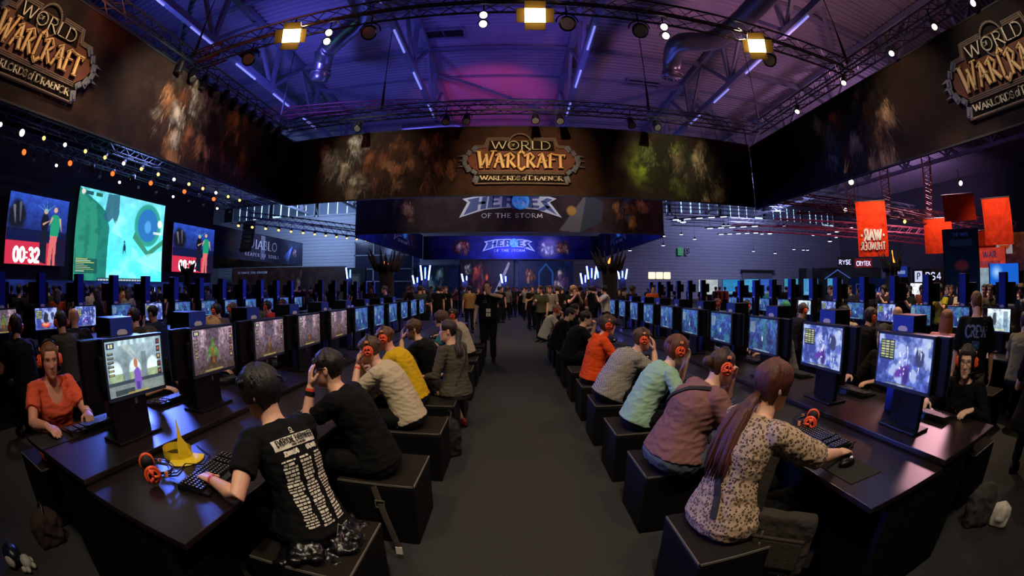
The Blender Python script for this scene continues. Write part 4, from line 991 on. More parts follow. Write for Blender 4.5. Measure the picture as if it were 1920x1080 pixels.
b = MB(); letters(b, 'WAR', 0, 2.88, .26, .2, -.03, .02, False, .14); letters(b, 'THUNDER', 0, 2.5, .24, .16, -.03, .02, False, .2, fit=1.2); obj('lettering', b, m_white, t)
cv = Canvas(60, 60, '4a2018'); cv.vgrad('3a1a30', '6a3018'); cv.grain(8, .4, 32); cv.rect(.05, .45, .42, .95, 'c8b8c0'); cv.blob(.24, .7, .14, .15, 'd85020', .15); cv.rect(.14, .68, .34, .73, 'f0e0d0')
a = math.radians(72.6); panel('booth_wall', 'brown booth panel with an orange round emblem at the right frame edge', 26*math.sin(a), 26*math.cos(a), 2.5, 3.2, 1.9, cv, -a, 'booth panel', .45)
cv = Canvas(100, 30, '0f0d10')
a = math.radians(60.0); t = panel('booth_sign', 'black booth sign with a white square emblem and console lettering', 38*math.sin(a), 38*math.cos(a), 1.9, 5.2, 1.25, cv, -a, 'sign', .3)
b = MB(); b.box((-2.05, -.03, 2.55), (.75, .04, .85)); obj('emblem_tile', b, mat('sign_white', 'dfe6ff', .5), t)
b = MB(); letters(b, 'P', -2.05, 2.32, .5, .2, -.06, .02, False); obj('emblem_mark', b, m_black, t)
b = MB(); letters(b, 'PS4', -.55, 2.3, .55, .14, -.03, .02, False, .22, 0, 1.3, contrast=0); obj('lettering', b, mat('sign_white', 'dfe6ff', .5), t)
cv = Canvas(80, 50, '101c4c'); cv.grain(8, .2, 33)
a = math.radians(50.2); t = panel('booth_sign', 'dark blue booth front with a line-drawn face square and three letters', 24*math.sin(a), 24*math.cos(a), .2, 3.0, 1.95, cv, -a, 'sign', .4)
m_line = mat('thin_line', '5a78c0', .5, emit=(.3, .42, .8), strength=.6)
b = MB()
for z in (1.1, 1.85): b.box((-.75, -.02, z), (.7, .02, .02))
for x in (-1.1, -.4): b.box((x, -.02, 1.475), (.02, .02, .75))
for x in (-.92, -.58): b.box((x, -.02, 1.58), (.025, .02, .14))
b.tube([(-.72, -.02, 1.84), (-.8, -.02, 1.5), (-.7, -.02, 1.46), (-.74, -.02, 1.12)], .012, 5); b.tube([(-.95, -.02, 1.34), (-.75, -.02, 1.25), (-.55, -.02, 1.34)], .012, 5)
letters(b, 'M', .2, 1.28, .4, .1, -.01, .02, True); letters(b, 'ac', .66, 1.28, .4, .09, -.01, .02, False, .1); obj('lettering', b, m_line, t)
cv = Canvas(120, 40, '1c1e2c'); A = cv.asp; cv.grain(12, .6, 34); cv.rect(.2, 0, .35, 1, '3a3e60'); cv.rect(2.2, 0, 2.34, 1, '4a4a70'); cv.rect(2.6, .2, 2.9, .9, '7a5a48')
a = math.radians(47.5); t = panel('booth_wall', 'dark two-storey booth with a pale gable outline behind the blue face sign', 33*math.sin(a), 33*math.cos(a), 0, 9.4, 3.1, cv, -a, 'booth wall', .3)
b = MB()
for sg in (-1, 1): b.tube([(-1.5, -.05, 2.95), (-1.5+sg*1.1, -.05, 2.3)], .04, 6)
b.box((-1.5, -.05, 1.9), (1.2, .04, .06)); b.box((-1.5, -.05, 2.1), (.8, .04, .3)); obj('gable_outline', b, m_line, t)
for az_, z, txt, w, c, lab in ((46.0, 3.7, 'RYSE', 1.7, '16161c', 'small dark hanging sign with white lettering far at the right'), (48.7, 3.55, 'CRYTEK', 2.0, '8a1c18', 'small red hanging sign with white lettering far at the right')):
    a = math.radians(az_); cv = Canvas(40, 20, c); t = thing('hanging_sign', lab, 'sign', (45*math.sin(a), 45*math.cos(a), z), -a)
    link('sign_face', print_mesh('sign_face', cv, w, .95, mat_vc('lit_panel_50', .5, .5), 0, .15), t)
    b = MB(); letters(b, txt, 0, .25, .42, .18, -.02, .02, False, .2, contrast=.1, fit=w*.8); obj('lettering', b, mat('sign_white', 'dfe6ff', .5), t)
    b = MB(); b.tube([(0, .08, .9), (0, .08, 16.66-z)], .03, 5); obj('hanging_cable', b, m_black, t)
for i, (az_, D, w, c) in enumerate(((26.6, 34, 2.2, 'd8e4ea'), (29.8, 34, 2.0, '3aa0e0'), (32.6, 33, 1.6, '58b8f0'), (34.8, 33, 1.5, '3f70d8'), (38.2, 32, 1.5, '48b8d8'), (41.0, 32, 1.6, '58b0f0'), (44.0, 31, .9, '58b8f0'))):
    cv = Canvas(40, 34, c); cv.grain(6, .15, 40+i); cv.rect(.1, .1, 1., .2, 'ffffff', .3)
    if i == 4: cv.blob(.6, .25, .2, .2, '9ac030', .3)
    a = math.radians(az_); panel('lit_display', 'lit %s booth display in the far right row, %s' % (('pale', 'bright blue', 'light blue', 'deep blue', 'teal and green', 'sky blue', 'narrow light blue')[i], ('leftmost', 'below the roller gate', 'second below the gate', 'third below the gate', 'with a green patch', 'fourth', 'rightmost')[i]), D*math.sin(a), D*math.cos(a), 1.15, w*.72, 1.15, cv, -a, 'display', .6)
for i in range(3):
    b = MB(); b.bbox((0, 0, 0), (.66, .2, .62), .16)
    tag(obj('arched_light', b, mat('arch_glow', 'fff4e0', .4, emit=(1, .9, .72), strength=1.1), None, False, (12.3+i*.74, 36, 2.75)), 'white arched light of the trio above the far booth, '+('left', 'middle', 'right')[i], 'light')
a = math.radians(54.2)
cv = Canvas(40, 30, '2038a0'); cv.rect(.2, .3, 1.1, .6, 'c8d4ff', .7); panel('hanging_sign', 'small blue sign with a pale mark right of the dead tree prop', 33*math.sin(a), 33*math.cos(a), 2.4, 1.2, .75, cv, -a, 'sign', .6)
cv = Canvas(60, 40, 'e8eef4'); cv.grain(20, .5, 50); a = math.radians(56.0); panel('lit_display', 'white lit booth counter right of the dead tree prop', 36*math.sin(a), 36*math.cos(a), .4, 2.4, 1.6, cv, -a, 'display', 1.2)
cv = Canvas(50, 40, '1860d0'); cv.blob(.3, .6, .3, .4, 'a8d0ff', .9); a = math.radians(70.5); panel('lit_display', 'glowing blue booth screen at the right frame edge', 17*math.sin(a), 17*math.cos(a), 1.75, 1.4, .7, cv, -a, 'display', 1.0)

# ------------------------------------------------------------------ desks
m_desk = mat('desk_wood', '180f0e', .36, nscale=3, namt=.35, spec=.5)
m_dkbody = mat('desk_body', '050505', .7, spec=.15)
m_seam = mat('desk_seam', '050505', .8)
m_ledb = mat('case_led', '2020ff', .3, emit=(.22, .22, 1.), strength=5)
def desk(label, sx, xn, xs, xf, y0, y1, group=None):
    """double desk: near top (at the aisle) and a slightly higher far top; sx = side of the aisle"""
    t = thing('gaming_desk', label, 'desk', (sx*(xn+xf)/2, y0, 0), 0, group)
    c = (xn+xf)/2; L = y1-y0
    b = MB(); b.bbox((sx*((xn+xs)/2-c), L/2, .735), (xs-xn, L, .03), .004); obj('tabletop', b, m_desk, t)
    b = MB(); b.bbox((sx*((xs+xf)/2-c), L/2, .775), (xf-xs, L, .03), .004); obj('tabletop', b, m_desk, t)
    b = MB(); b.box((sx*(xs+.02-c), L/2, .745), (.04, L-.04, .03)); b.box((sx*(xs+.05-c), L/2, .37), (.04, L-.06, .74)); obj('modesty_panel', b, m_dkbody, t)
    for yy in (.04, L-.04): b = MB(); b.box((sx*((xs+xn)/2+.3-c), yy, .36), (xf-xn-.35-.3, .05, .72)); obj('end_panel', b, m_dkbody, t)
    return t
for k in range(4):
    where = ('nearest the camera', 'second from the camera', 'third from the camera', 'farthest')[k]
    desk('black double gaming desk left of the aisle, '+where, -1, 1.15, 1.92, 2.80, .9+2.55*k, .9+2.55*k+2.54)
    desk('black double gaming desk right of the aisle, '+where, 1, 1.47, 2.16, 3.02, 1.02+2.75*k, 1.02+2.75*k+2.74)
for sx, nm in ((-1, 'left'), (1, 'right')):
    for k, (y0, y1) in enumerate(((1.3, 6.0), (6.02, 12.8), (14.0, 21.5))):
        desk('black kiosk desk in the second row on the %s, %s section' % (nm, ('nearest', 'middle', 'far')[k]), sx, 6.1, 7.0, 8.0, y0, y1)
# computer cases under the desk ends
m_bez0 = mat('case_window', '0a0a18', .2)
def tower(label, x, y, z=.0, leds=None):
    t = thing('computer_case', label, 'computer', (x, y, z))
    b = MB(); b.bbox((0, 0, .24), (.22, .46, .46), .01); obj('case', b, m_dkbody, t)
    b = MB(); rr = random.Random(int(abs(x)*100))
    for i in range(26):
        u = rr.random(); b.ball((rr.uniform(-.012, .012)+.02*u, -.236, .06+.36*u), rr.uniform(.002, .005), 3)
    st = MB(); st.box((.01, -.234, .24), (.03, .006, .42)); sb = obj('case_window', st, m_bez0, t); obj('led_strip', b, m_ledb, sb)
tower('black computer case with a glittering blue strip under the left desk end', -1.45, 1.16)
tower('black computer case with a bright blue strip under the right desk end', 2.28, 1.28)
tower('black computer case with faint blue lights under the right desk by the aisle', 1.8, 1.28)

# ------------------------------------------------------------------ screens and their pictures
m_mon = mat_vc('monitor_picture', .25, 1.15, .5)
m_bez = mat('monitor_shell', '060607', .4, spec=.25)
m_edge = mat('monitor_edge', '26304a', .25)
def ui(cv, A, right=True, seed=0):
    cv.rect(.03, .86, .24, .97, '20264e', .9); cv.rect(.08, .88, .13, .95, 'd8d8b0'); cv.rect(.15, .88, .2, .95, 'd0d890')
    for i in range(6): cv.rect(.045, .76-i*.075, .2, .80-i*.075, '171a38', .9); cv.rect(.06, .773-i*.075, .185, .787-i*.075, 'c8b860', .8)
    if right:
        for i in range(5): cv.rect(A-.16, .84-i*.145, A-.05, .95-i*.145, '24161c', .9); cv.blob(A-.105, .90-i*.145, .035, .04, ['7a4038', 'a06048', 'c8b070'][(i+seed) % 3], .3)
def pic_hall():
    cv = Canvas(150, 94, '93a8b0'); A = cv.asp; cv.vgrad('5a6a72', '9ab2bc', .1, .9); cv.grain(10, .2, 1)
    for i in range(5): cv.rect(.35+i*.17, .9, .44+i*.17, 1, 'c8f0f8', .8)
    cv.line(.5, .9, .9, .5, .05, 'd8e0c8', .35); cv.line(.6, .9, 1.1, .45, .04, 'd8e0c8', .3)
    for cx, r in ((.24, .2), (.78, .19), (1.30, .2)): cv.blob(cx, .42, r, .24, 'd8f0f0', .2); cv.rect(cx-r, .26, cx+r, .40, '8aa070', .8)
    cv.rect(.46, .25, .6, .7, '7c8c94'); cv.rect(.98, .25, 1.12, .75, '6f8088'); cv.rect(0, .2, 1.6, .27, '3c4650'); cv.rect(0, .0, 1.6, .2, '7a8684'); cv.grain(16, .15, 3); cv.rect(.16, .02, .7, .12, '28333c', .8)
    cv.blob(.80, .55, .06, .10, 'c07058', .2); cv.poly([(.72, .18), (.74, .42), (.84, .48), (.92, .40), (.94, .2), (.88, .05), (.76, .05)], '7a58b8'); cv.line(.9, .4, 1.02, .3, .02, '9a78d0'); cv.rect(.78, .05, .87, .2, '4c3c90')
    ui(cv, A); cv.rect(.5, .01, 1.1, .04, 'b8a040', .7); return cv
def pic_violet(seed, fig='587c3c'):
    cv = Canvas(150, 94, '8a7486'); A = cv.asp; cv.vgrad('4a3c46', '9c8290', .1, 1.); cv.grain(12, .25, 20+seed)
    cv.poly([(.5, 1), (.55, .45), (.7, .35), (.95, .4), (1.02, 1)], '5c4c5c'); cv.rect(.3, .6, .42, 1, 'd8b8c0', .5); cv.rect(1.1, .55, 1.2, 1, 'cfb0ba', .5)
    cv.rect(0, 0, 1.6, .16, '4a3a38', .9); cv.blob(.75, .16, .3, .08, '3a2c2a', .4)
    cv.blob(.75, .44, .17, .24, fig, .2); cv.blob(.75, .7, .08, .09, fig, .2); cv.poly([(.6, .1), (.62, .35), (.88, .35), (.9, .1)], '4a3a28'); cv.line(.6, .5, .5, .25, .05, fig); cv.line(.9, .5, 1.0, .25, .05, fig); cv.rect(.7, .2, .8, .55, '8a4a34', .7)
    cv.mix(np.clip((fnoise(cv.h, cv.w, 22, 200+seed)-.5)*4, 0, 1)*.4, '2c2228'); cv.grain(30, .35, 210+seed)
    ui(cv, A, True, seed); cv.rect(.4, .02, 1.1, .06, 'a89a50', .7); return cv
def pic_snow(seed):
    cv = Canvas(140, 88, '5a6cc0'); A = cv.asp; cv.vgrad('4a5cb0', '7484c8', 0, 1); cv.grain(24, .4, 50+seed)
    rr = random.Random(seed)
    n = fnoise(cv.h, cv.w, 6, 60+seed); cv.mix(np.clip((n-.52)*9, 0, 1)*.8, 'b4c4ec'); cv.mix(np.clip((.42-n)*9, 0, 1)*.8, '303c88')
    cv.blob(1.25, .62, .14, .2, '39406e', .2, .2, .4, seed); cv.blob(.75, .3, .3, .1, '5c3c9c', .4, .5, .5, seed); cv.blob(.9, .22, .12, .2, '40307c', .5, 0, .5, 2)
    for i in range(9): x = rr.uniform(.7, 1.4); y = rr.uniform(.25, .85); cv.line(x, y, x+rr.uniform(-.02, .02), y-.12, .02, 'eef4ff', .9)
    for i in range(16): cv.blob(.75+rr.uniform(-.1, .12), .5+rr.uniform(-.3, .2), .02, .03, rr.choice(['f0f0ff', 'c8a8f0', 'e8e8ff']), .5)
    cv.rect(.07, .5, .5, .9, '1c2434', .85)
    for i in range(7):
        for j in range(3): cv.rect(.09+j*.135, .53+i*.052, .20+j*.135, .56+i*.052, rr.choice(['b8b868', 'd8d890', '88a058', 'c8c8a0']), .9)
    cv.rect(.3, .02, 1.2, .055, '1c2030', .8); cv.rect(.32, .027, 1.18, .045, 'b8b8a0', .6); cv.blob(1.48, .88, .07, .07, 'b8c8d8', .3); return cv
def pic_deep(seed):
    cv = Canvas(110, 70, '3f58a8'); cv.vgrad('203660', '3a5298', 0, 1); cv.grain(9, .6, 90+seed)
    n = fnoise(cv.h, cv.w, 7, 100+seed); cv.mix(np.clip((n-.5)*8, 0, 1)*.6, '3a7888'); cv.mix(np.clip((.4-n)*8, 0, 1)*.6, '2a2c70')
    cv.grain(26, .4, 220+seed); cv.rect(.06, .55, .36, .88, '8a98a0', .6); cv.blob(.78, .4, .04, .1, 'c8d8f0', .4); cv.rect(.3, .02, 1.2, .06, 'c0c8d8', .5); return cv
def pic_pale(seed):
    cv = Canvas(110, 70, 'b8d0e0'); cv.vgrad('90b0c8', 'd8e8f0', 0, 1); cv.grain(8, .4, 130+seed); cv.blob(.5, .55, .15, .3, '404858', .2, 0, .6, seed); cv.rect(1.1, .2, 1.4, .9, '48607c', .6); cv.rect(.1, .05, 1.2, .12, 'e8e090', .6); return cv
def pic_red(seed):
    cv = pic_snow(seed); cv.blob(.75, .22, .34, .14, 'c84838', .15); cv.blob(.75, .26, .26, .1, 'e89078', .2); cv.blob(.75, .55, .2, .3, '2c2c40', .3, 0, .5, 3); return cv
SW, SH = .50, .31
PIC = {}
def picture(kind, seed=0):
    k = (kind, seed)
    if k not in PIC:
        cv = {'hall': lambda s: pic_hall(), 'violet': pic_violet, 'violetgrey': lambda s: pic_violet(s, '5a545e'), 'snow': pic_snow, 'deep': pic_deep, 'pale': pic_pale, 'red': pic_red}[kind](seed)
        PIC[k] = print_mesh('screen', cv, SW, SH, m_mon, 0, .004)
    return PIC[k]
def mon_parts():
    b = MB(); b.bbox((0, .035, .415), (SW+.03, .05, SH+.035), .008); b.bbox((0, .075, .4), (.3, .05, .2), .02); sh = b.mesh('shell', m_bez)
    b = MB()
    for sx in (-1, 1): b.box((sx*(SW/2+.007), .006, .415), (.014, .012, SH+.03))
    b.box((0, .006, .415+SH/2+.009), (SW+.03, .012, .018)); b.box((0, .006, .415-SH/2-.011), (SW+.03, .012, .022)); bz = b.mesh('bezel', m_edge)
    b = MB(); b.bbox((0, .07, .19), (.2, .04, .36), .01); st = b.mesh('stand', m_bez)
    b = MB(); b.bbox((0, .06, .009), (.26, .2, .018), .006); bs = b.mesh('base', m_bez)
    b = MB(); b.box((0, .048, .2), (.022, .004, .034)); bd = b.mesh('badge', mat('badge_silver', '8a8a8a', .4, metal=.5))
    return (('shell', sh), ('bezel', bz), ('stand', st), ('base', bs), ('badge', bd))
MONP = None
def monitor(label, x, y, z, rz, pic=None, group=None, small=False):
    global MONP
    if MONP is None: MONP = mon_parts()
    t = thing('monitor', label, 'monitor', (x, y, z), rz, group)
    o = {}
    for nme, me in (MONP[:4] if small else MONP): o[nme] = link(nme, me, o['shell'] if nme == 'bezel' else o['stand'] if nme == 'badge' else t)
    if pic: link('screen', picture(*pic), t, (0, -.001, .415-SH/2))
    return t
m_boxblue = mat('kiosk_blue', '2038a0', .5, spec=.3)
m_emb = mat('emblem_pale', 'a8a4b8', .5, emit=(.6, .5, .5), strength=.12)
def emblem(b, x, y, z, s):
    """small printed plaque mark with one bar of lettering, facing -Y"""
    b.prism([(x+a*s, z+c*s) for a, c in ((-1, 0), (-.8, .3), (-.4, .45), (.4, .45), (.8, .3), (1, 0), (.7, -.35), (-.7, -.35))], y-.004, y)
def letters_small(b, x, y, z, h, n, m):
    pass
COLP = {}
def column(label, x, y, z0, z1, sx, group, panel=True, w=.16, d=.17):
    """tall blue kiosk column: printed face towards the aisle, screen back on the far side"""
    t = thing('kiosk_column', label, 'kiosk column', (x, y, z0), -sx*PI/2, group)
    k = (round(z1-z0, 2), w, panel)
    if k not in COLP:
        H = z1-z0
        b = MB(); b.bbox((0, d/2, H/2), (w, d, H), .006); me = [('case', b.mesh('case', m_bez))]
        b = MB(); b.box((0, -.004, H/2), (w-.01, .008, H-.01)); me.append(('front_panel', b.mesh('front_panel', m_boxblue)))
        b = MB(); emblem(b, 0, -.008, (.60 if panel else H*.86), .05); letters(b, 'WARLORDS', 0, (.55 if panel else H*.78), .016, .25, -.008, .003, False, .1, fit=.09); me.append(('emblem', b.mesh('emblem', m_emb)))
        if panel: b = MB(); b.bbox((0, d+.05, H-.30), (.46, .05, .32), .01); b.box((0, d+.01, H-.30), (.12, .08, .12)); me.append(('rear_screen', b.mesh('rear_screen', m_bez)))
        COLP[k] = me
    for nme, m in COLP[k]: link(nme, m, t)
    return t
ordn = ['first', 'second', 'third', 'fourth', 'fifth', 'sixth', 'seventh', 'eighth', 'ninth', 'tenth', 'eleventh', 'twelfth']
LY = [1.63+.84*i for i in range(11)]; RY = [1.64+.91*i for i in range(10)]
ZF = .79
lpic = [('hall', 0), ('violet', 1), ('violetgrey', 2), ('violetgrey', 3), ('violetgrey', 4)]
for i, y in enumerate(LY):
    p = lpic[i] if i < 5 else ('deep', i % 2)
    what = ('showing an arched hall and purple figure', 'showing a violet scene with a green figure', 'showing a violet grey scene', 'showing a dim violet scene', 'showing a faint violet scene')[min(i, 4)] if i < 5 else 'glowing dim blue'
    monitor('left aisle-facing monitor %s, %s from the near end' % (what, ordn[i]), -2.16, y, ZF, PI/2, p, 'aisle-facing monitors on the left desks')
    monitor('dark monitor back left of the aisle, %s from the near desk end' % ordn[i], -2.27, y-.15, ZF, -PI/2, None, 'monitor backs on the left desks')
    if i < 9: column('low emblem box behind the left monitors, %s from the near desk end' % ordn[i], -2.40, y+.07, ZF, 1.47, -1, 'emblem boxes on the left desks', False, .22, .2)
for i, y in enumerate(RY):
    p = ('snow', i) if i < 2 else ('deep', i % 3)
    what = ('showing a bright snowy battle', 'showing a snowy blue battle', 'showing a deep blue scene', 'showing a dim teal scene')[min(i, 3)] if i < 4 else 'glowing dim blue'
    monitor('right aisle-facing monitor %s, %s from the near end' % (what, ordn[i]), 2.36, y, ZF, -PI/2, p, 'aisle-facing monitors on the right desks')
    monitor('dark monitor back right of the aisle, %s from the near desk end' % ordn[i], 2.47, y-.10, ZF, PI/2, None, 'monitor backs on the right desks')
    if i < 9: column('low emblem box behind the right monitors, %s from the near desk end' % ordn[i], 2.62, y+.21, ZF, 1.47, 1, 'emblem boxes on the right desks', False, .22, .2)
lb = [('violet', 7), ('red', 3), ('snow', 6), ('deep', 0), ('snow', 7), ('deep', 1), ('deep', 2), ('deep', 0), ('deep', 1), ('deep', 2), ('deep', 0), ('deep', 1)]
rb = [('pale', 1), ('deep', 2), ('deep', 1), ('snow', 5), ('deep', 0), ('snow', 4), ('pale', 2), ('deep', 2), ('deep', 1), ('deep', 0), ('deep', 2), ('deep', 1)]
for sx, nm, yk, pics in ((-1, 'left', 2.05, lb), (1, 'right', 2.6-.1, rb)):
    for i in range(12):
        y = yk+.92*i
        if y > 12.6: break
        monitor('lit monitor in the %s second row, %s from its near end' % (nm, ordn[i]), sx*6.75, y, ZF, -sx*PI/2, pics[i], 'second row monitors on the '+nm, True)
        column('tall blue emblem column in the %s second row, %s from its near end' % (nm, ordn[i]), sx*7.0, y+.03, ZF, 1.88, sx, 'second row columns on the '+nm)
    for i in range(6):
        y = 14.6+1.25*i
        column('dark column in the far section of the second row on the '+nm, sx*7.0, y, ZF, 1.95, sx, 'far columns in the second row on the '+nm)

# ------------------------------------------------------------------ keyboards, mice, pads, headsets
m_key = mat('keycap_black', '161616', .4); m_kb = mat('keyboard_body', '0d0d0e', .35); m_legend = mat('key_legend', 'b8b8b0', .5)
m_pad = mat('mouse_pad', '15140f', .9, nscale=200, bump=.2)
def kb_parts():
    b = MB(); b.loft([[(-.235, -.1, .0), (.235, -.1, .0), (.235, .1, 0), (-.235, .1, 0)], [(-.23, -.095, .014), (.23, -.095, .014), (.23, .095, .03), (-.23, .095, .03)]]); body = b.mesh('body', m_kb)
    b = MB(); c = MB()
    for r in range(6):
        for k in range(22):
            if k in (15, 18): continue
            x = -.215+k*.0205; y = -.045+r*.023; z = .02+(y+.095)*.084
            b.loft([[(x+sx*.0085, y+sy*.0092, z) for sx, sy in ((-1, -1), (1, -1), (1, 1), (-1, 1))], [(x+sx*.0068, y+sy*.0074, z+.008) for sx, sy in ((-1, -1), (1, -1), (1, 1), (-1, 1))]])
            c.box((x-.001, y+.001, z+.0083), (.0048, .0052, .0006))
    return (('body', body), ('keycaps', b.mesh('keycaps', m_key)), ('key_legends', c.mesh('key_legends', m_legend)))
KBP = kb_parts()
def keyboard(label, x, y, z, rz, group=None, far=False):
    t = thing('keyboard', label, 'keyboard', (x, y, z), rz, group)
    o = t
    for nme, me in (KBP if not far else KBP[:2]): o2 = link(nme, me, o); o = o2 if nme == 'body' else o
    return t
b = MB(); b.loft([[(math.sin(2*PI*k/14)*w, math.cos(2*PI*k/14)*l, z) for k in range(14)] for w, l, z in ((.030, .058, 0), (.033, .062, .012), (.028, .052, .028), (.012, .026, .037))])
MOUSE = b.mesh('body', m_bez, True)
b = MB(); b.torus((0, .03, .034), .009, .0035, (1, 0, 0), 12, 6); WHEEL = b.mesh('scroll_wheel', mat('mouse_glow', '302020', .4, emit=(1, .9, .8), strength=.6))
def mouse(label, x, y, z, rz, group=None):
    t = thing('computer_mouse', label, 'mouse', (x, y, z), rz, group); link('body', MOUSE, t); link('scroll_wheel', WHEEL, t); return t
b = MB(); b.bbox((0, 0, .002), (.34, .26, .004), .0015); PAD = b.mesh('mouse_pad', m_pad)
def pad(label, x, y, z, rz=0., group=None):
    o = link('mouse_pad', PAD, None, (x, y, z), (0, 0, rz)); return tag(o, label, 'mouse pad', group)
m_or = mat('headset_orange', 'e8552c', .35, spec=.5); m_orl = mat('headset_clip', 'f0906a', .4)
def headset_parts():
    out = []
    for sx in (-1, 1):
        b = MB(); b.torus((sx*.092, 0, 0), .040, .0095, (1, 0, 0), 26, 8); b.torus((sx*.108, 0, 0), .030, .006, (1, 0, 0), 22, 6)
        for a in (90, 210, 330):
            c_, s_ = math.cos(math.radians(a)), math.sin(math.radians(a)); b.tube([(sx*.116, .004*c_, .004*s_), (sx*.113, .028*c_, .028*s_), (sx*.094, .042*c_, .042*s_)], [.008, .008, .006], 6)
        b.tube([(sx*.112, -.033, 0), (sx*.113, .033, 0)], .005, 6)
        out.append(('ear_cup', b.mesh('ear_cup', m_or, True)))
        b = MB(); b.tube([(sx*.076, 0, 0), (sx*.098, 0, 0)], [.040, .034], 20); out.append(('ear_cushion', b.mesh('ear_cushion', m_black, True)))
    b = MB()
    arc_ = [(.098*math.sin(math.radians(a)), 0, .125*math.cos(math.radians(a))) for a in range(-84, 85, 12)]
    for dy in (-.012, .012): b.tube([(p[0]*1.03, dy, p[2]*1.13) for p in arc_], .0032, 6)
    b.tube([(p[0]*.98, 0, p[2]) for p in arc_[2:-2]], .016, 8, True, .25, (0, 1, 0)); out.append(('headband', b.mesh('headband', m_bl2, True)))
    for sx in (-1, 1): b = MB(); b.bbox((sx*.088, 0, .078), (.012, .03, .022), .004); out.append(('band_clip', b.mesh('band_clip', m_orl)))
    b = MB(); b.tube([(-.1, .03, -.02), (-.092, .075, -.055), (-.05, .105, -.07)], [.004, .004, .003], 6); b.ball((-.045, .107, -.071), .008, 5); out.append(('microphone', b.mesh('microphone', m_bl2, True)))
    return out
HSP = headset_parts()
def headset(label, M=None, loc=None, rot=(0, 0, 0), group=None, s=1.):
    t = thing('headset', label, 'headset', (0, 0, 0), 0, group)
    o = None
    for nme, me in HSP: o = link(nme, me, o if nme == 'ear_cushion' else t)
    if M is not None: t.matrix_world = M
    else: t.location = loc; t.rotation_euler = rot
    if s != 1.: t.scale = (s, s, s)
    return t
# seats along the left aisle: keyboard, mouse and pad for each
for i in range(10):
    yl = 1.52+.90*i; yr = 1.80+.90*i
    near = i < 6
    keyboard('black keyboard on the left desk by the aisle, %s from the near end' % ordn[i], -1.42, yl+(-.03 if i == 0 else .05), .75, PI/2+(.12 if i == 0 else 0), 'keyboards on the left desks by the aisle', not near)
    if i: mouse('black mouse on the left desk by the aisle, %s from the near end' % ordn[i], -1.40, yl+.48, .755, PI/2, 'mice on the left desks by the aisle')
    keyboard('black keyboard on the right desk by the aisle, %s from the near end' % ordn[i], 1.70 if i else 1.82, yr+.10 if i else 1.88, .75, -PI/2, 'keyboards on the right desks by the aisle', not near)
    mouse('black mouse on the right desk by the aisle, %s from the near end' % ordn[i], 1.66+(.03 if i == 0 else 0), yr-.34, .755, -PI/2, 'mice on the right desks by the aisle')
    pad('dark mouse pad on the right desk by the aisle, %s from the near end' % ordn[i], 1.68, yr-.36, .75, PI/2, 'mouse pads on the right desks by the aisle')
    if i < 7:
        keyboard('black keyboard on the outer half of the left desk, %s from the near end' % ordn[i], -2.60, 1.42+.9*i, ZF, -PI/2, 'keyboards on the outer half of the left desks', i > 2)
        keyboard('black keyboard on the outer half of the right desk, %s from the near end' % ordn[i], 2.80, 1.62+.91*i, ZF, PI/2, 'keyboards on the outer half of the right desks', i > 2)
        mouse('black mouse on the outer half of the left desk, %s from the near end' % ordn[i], -2.62, 1.08+.9*i+(.72 if i else 0), ZF+.005, -PI/2, 'mice on the outer half of the left desks')
        mouse('black mouse on the outer half of the right desk, %s from the near end' % ordn[i], 2.84, 1.98+.91*i, ZF+.005, PI/2, 'mice on the outer half of the right desks')
pad('dark mouse pad on the outer left desk corner under a hand', -2.62, 1.06, ZF, PI/2)
headset('orange headset lying on the near end of the left desk beside the keyboard', None, (-1.70, 1.25, .805), (-1.68, 0, -.55))
headset('orange headset lying on the right desk behind the keyboard of the leopard-print person', None, (1.93, 2.10, .805), (-1.68, 0, .75))
# yellow paper visor on the left desk
m_yel = mat('visor_yellow', 'e0c020', .55); m_yd = mat('visor_crest', 'd8b81c', .55)
t = thing('paper_visor', 'yellow paper sun visor with an upright pointed crest on the left desk', 'visor', (-1.80, 1.58, .75), 1.3)
b = MB(); b.loft([[(math.cos(2*PI*k/28)*.092, math.sin(2*PI*k/28)*.10, z) for k in range(28)] for z in (.0, .045)], True, False); b.loft([[(math.cos(2*PI*k/28)*.090, math.sin(2*PI*k/28)*.098, z) for k in range(28)] for z in (.0, .045)], True, False); obj('band', b, m_yel, t, True)
b = MB(); n = 13; b.loft([[(math.sin(a)*r, -math.cos(a)*(r*1.08)-(r-.09)*.6, z) for a in [(-1.1+2.2*k/(n-1)) for k in range(n)]] for r, z in ((.09, .004), (.115, .001), (.145, -.001+.003), (.146, .006), (.115, .005), (.09, .008))], False, False); obj('brim', b, m_yel, t, True)
b = MB(); b.prism([(-.045, .0), (.045, 0), (.035, .06), (.012, .10), (.006, .20), (-.018, .10), (-.035, .06)], -.1, -.095); obj('crest', b, m_yd, t, rot=(-.22, 0, 0))
# coloured headset cables
m_cable = mat('cable_black', '0c0c0c', .5)
for lab, pts in (('thin black headset cable curling beside the headset on the left desk', [(-1.70, 1.3, .757), (-1.62, 1.38, .757), (-1.66, 1.5, .757), (-1.56, 1.55, .757), (-1.62, 1.68, .757), (-1.8, 1.76, .757)]),
                 ('thin cable looping up behind the mouse on the right desk', [(1.72, 1.52, .757), (1.80, 1.56, .80), (1.84, 1.55, .83), (1.87, 1.6, .80), (1.9, 1.62, .757), (2.0, 1.9, .757)])):
    b = MB(); b.tube(pts, .004, 6); tag(obj('cable', b, m_cable, None, True), lab, 'cable')

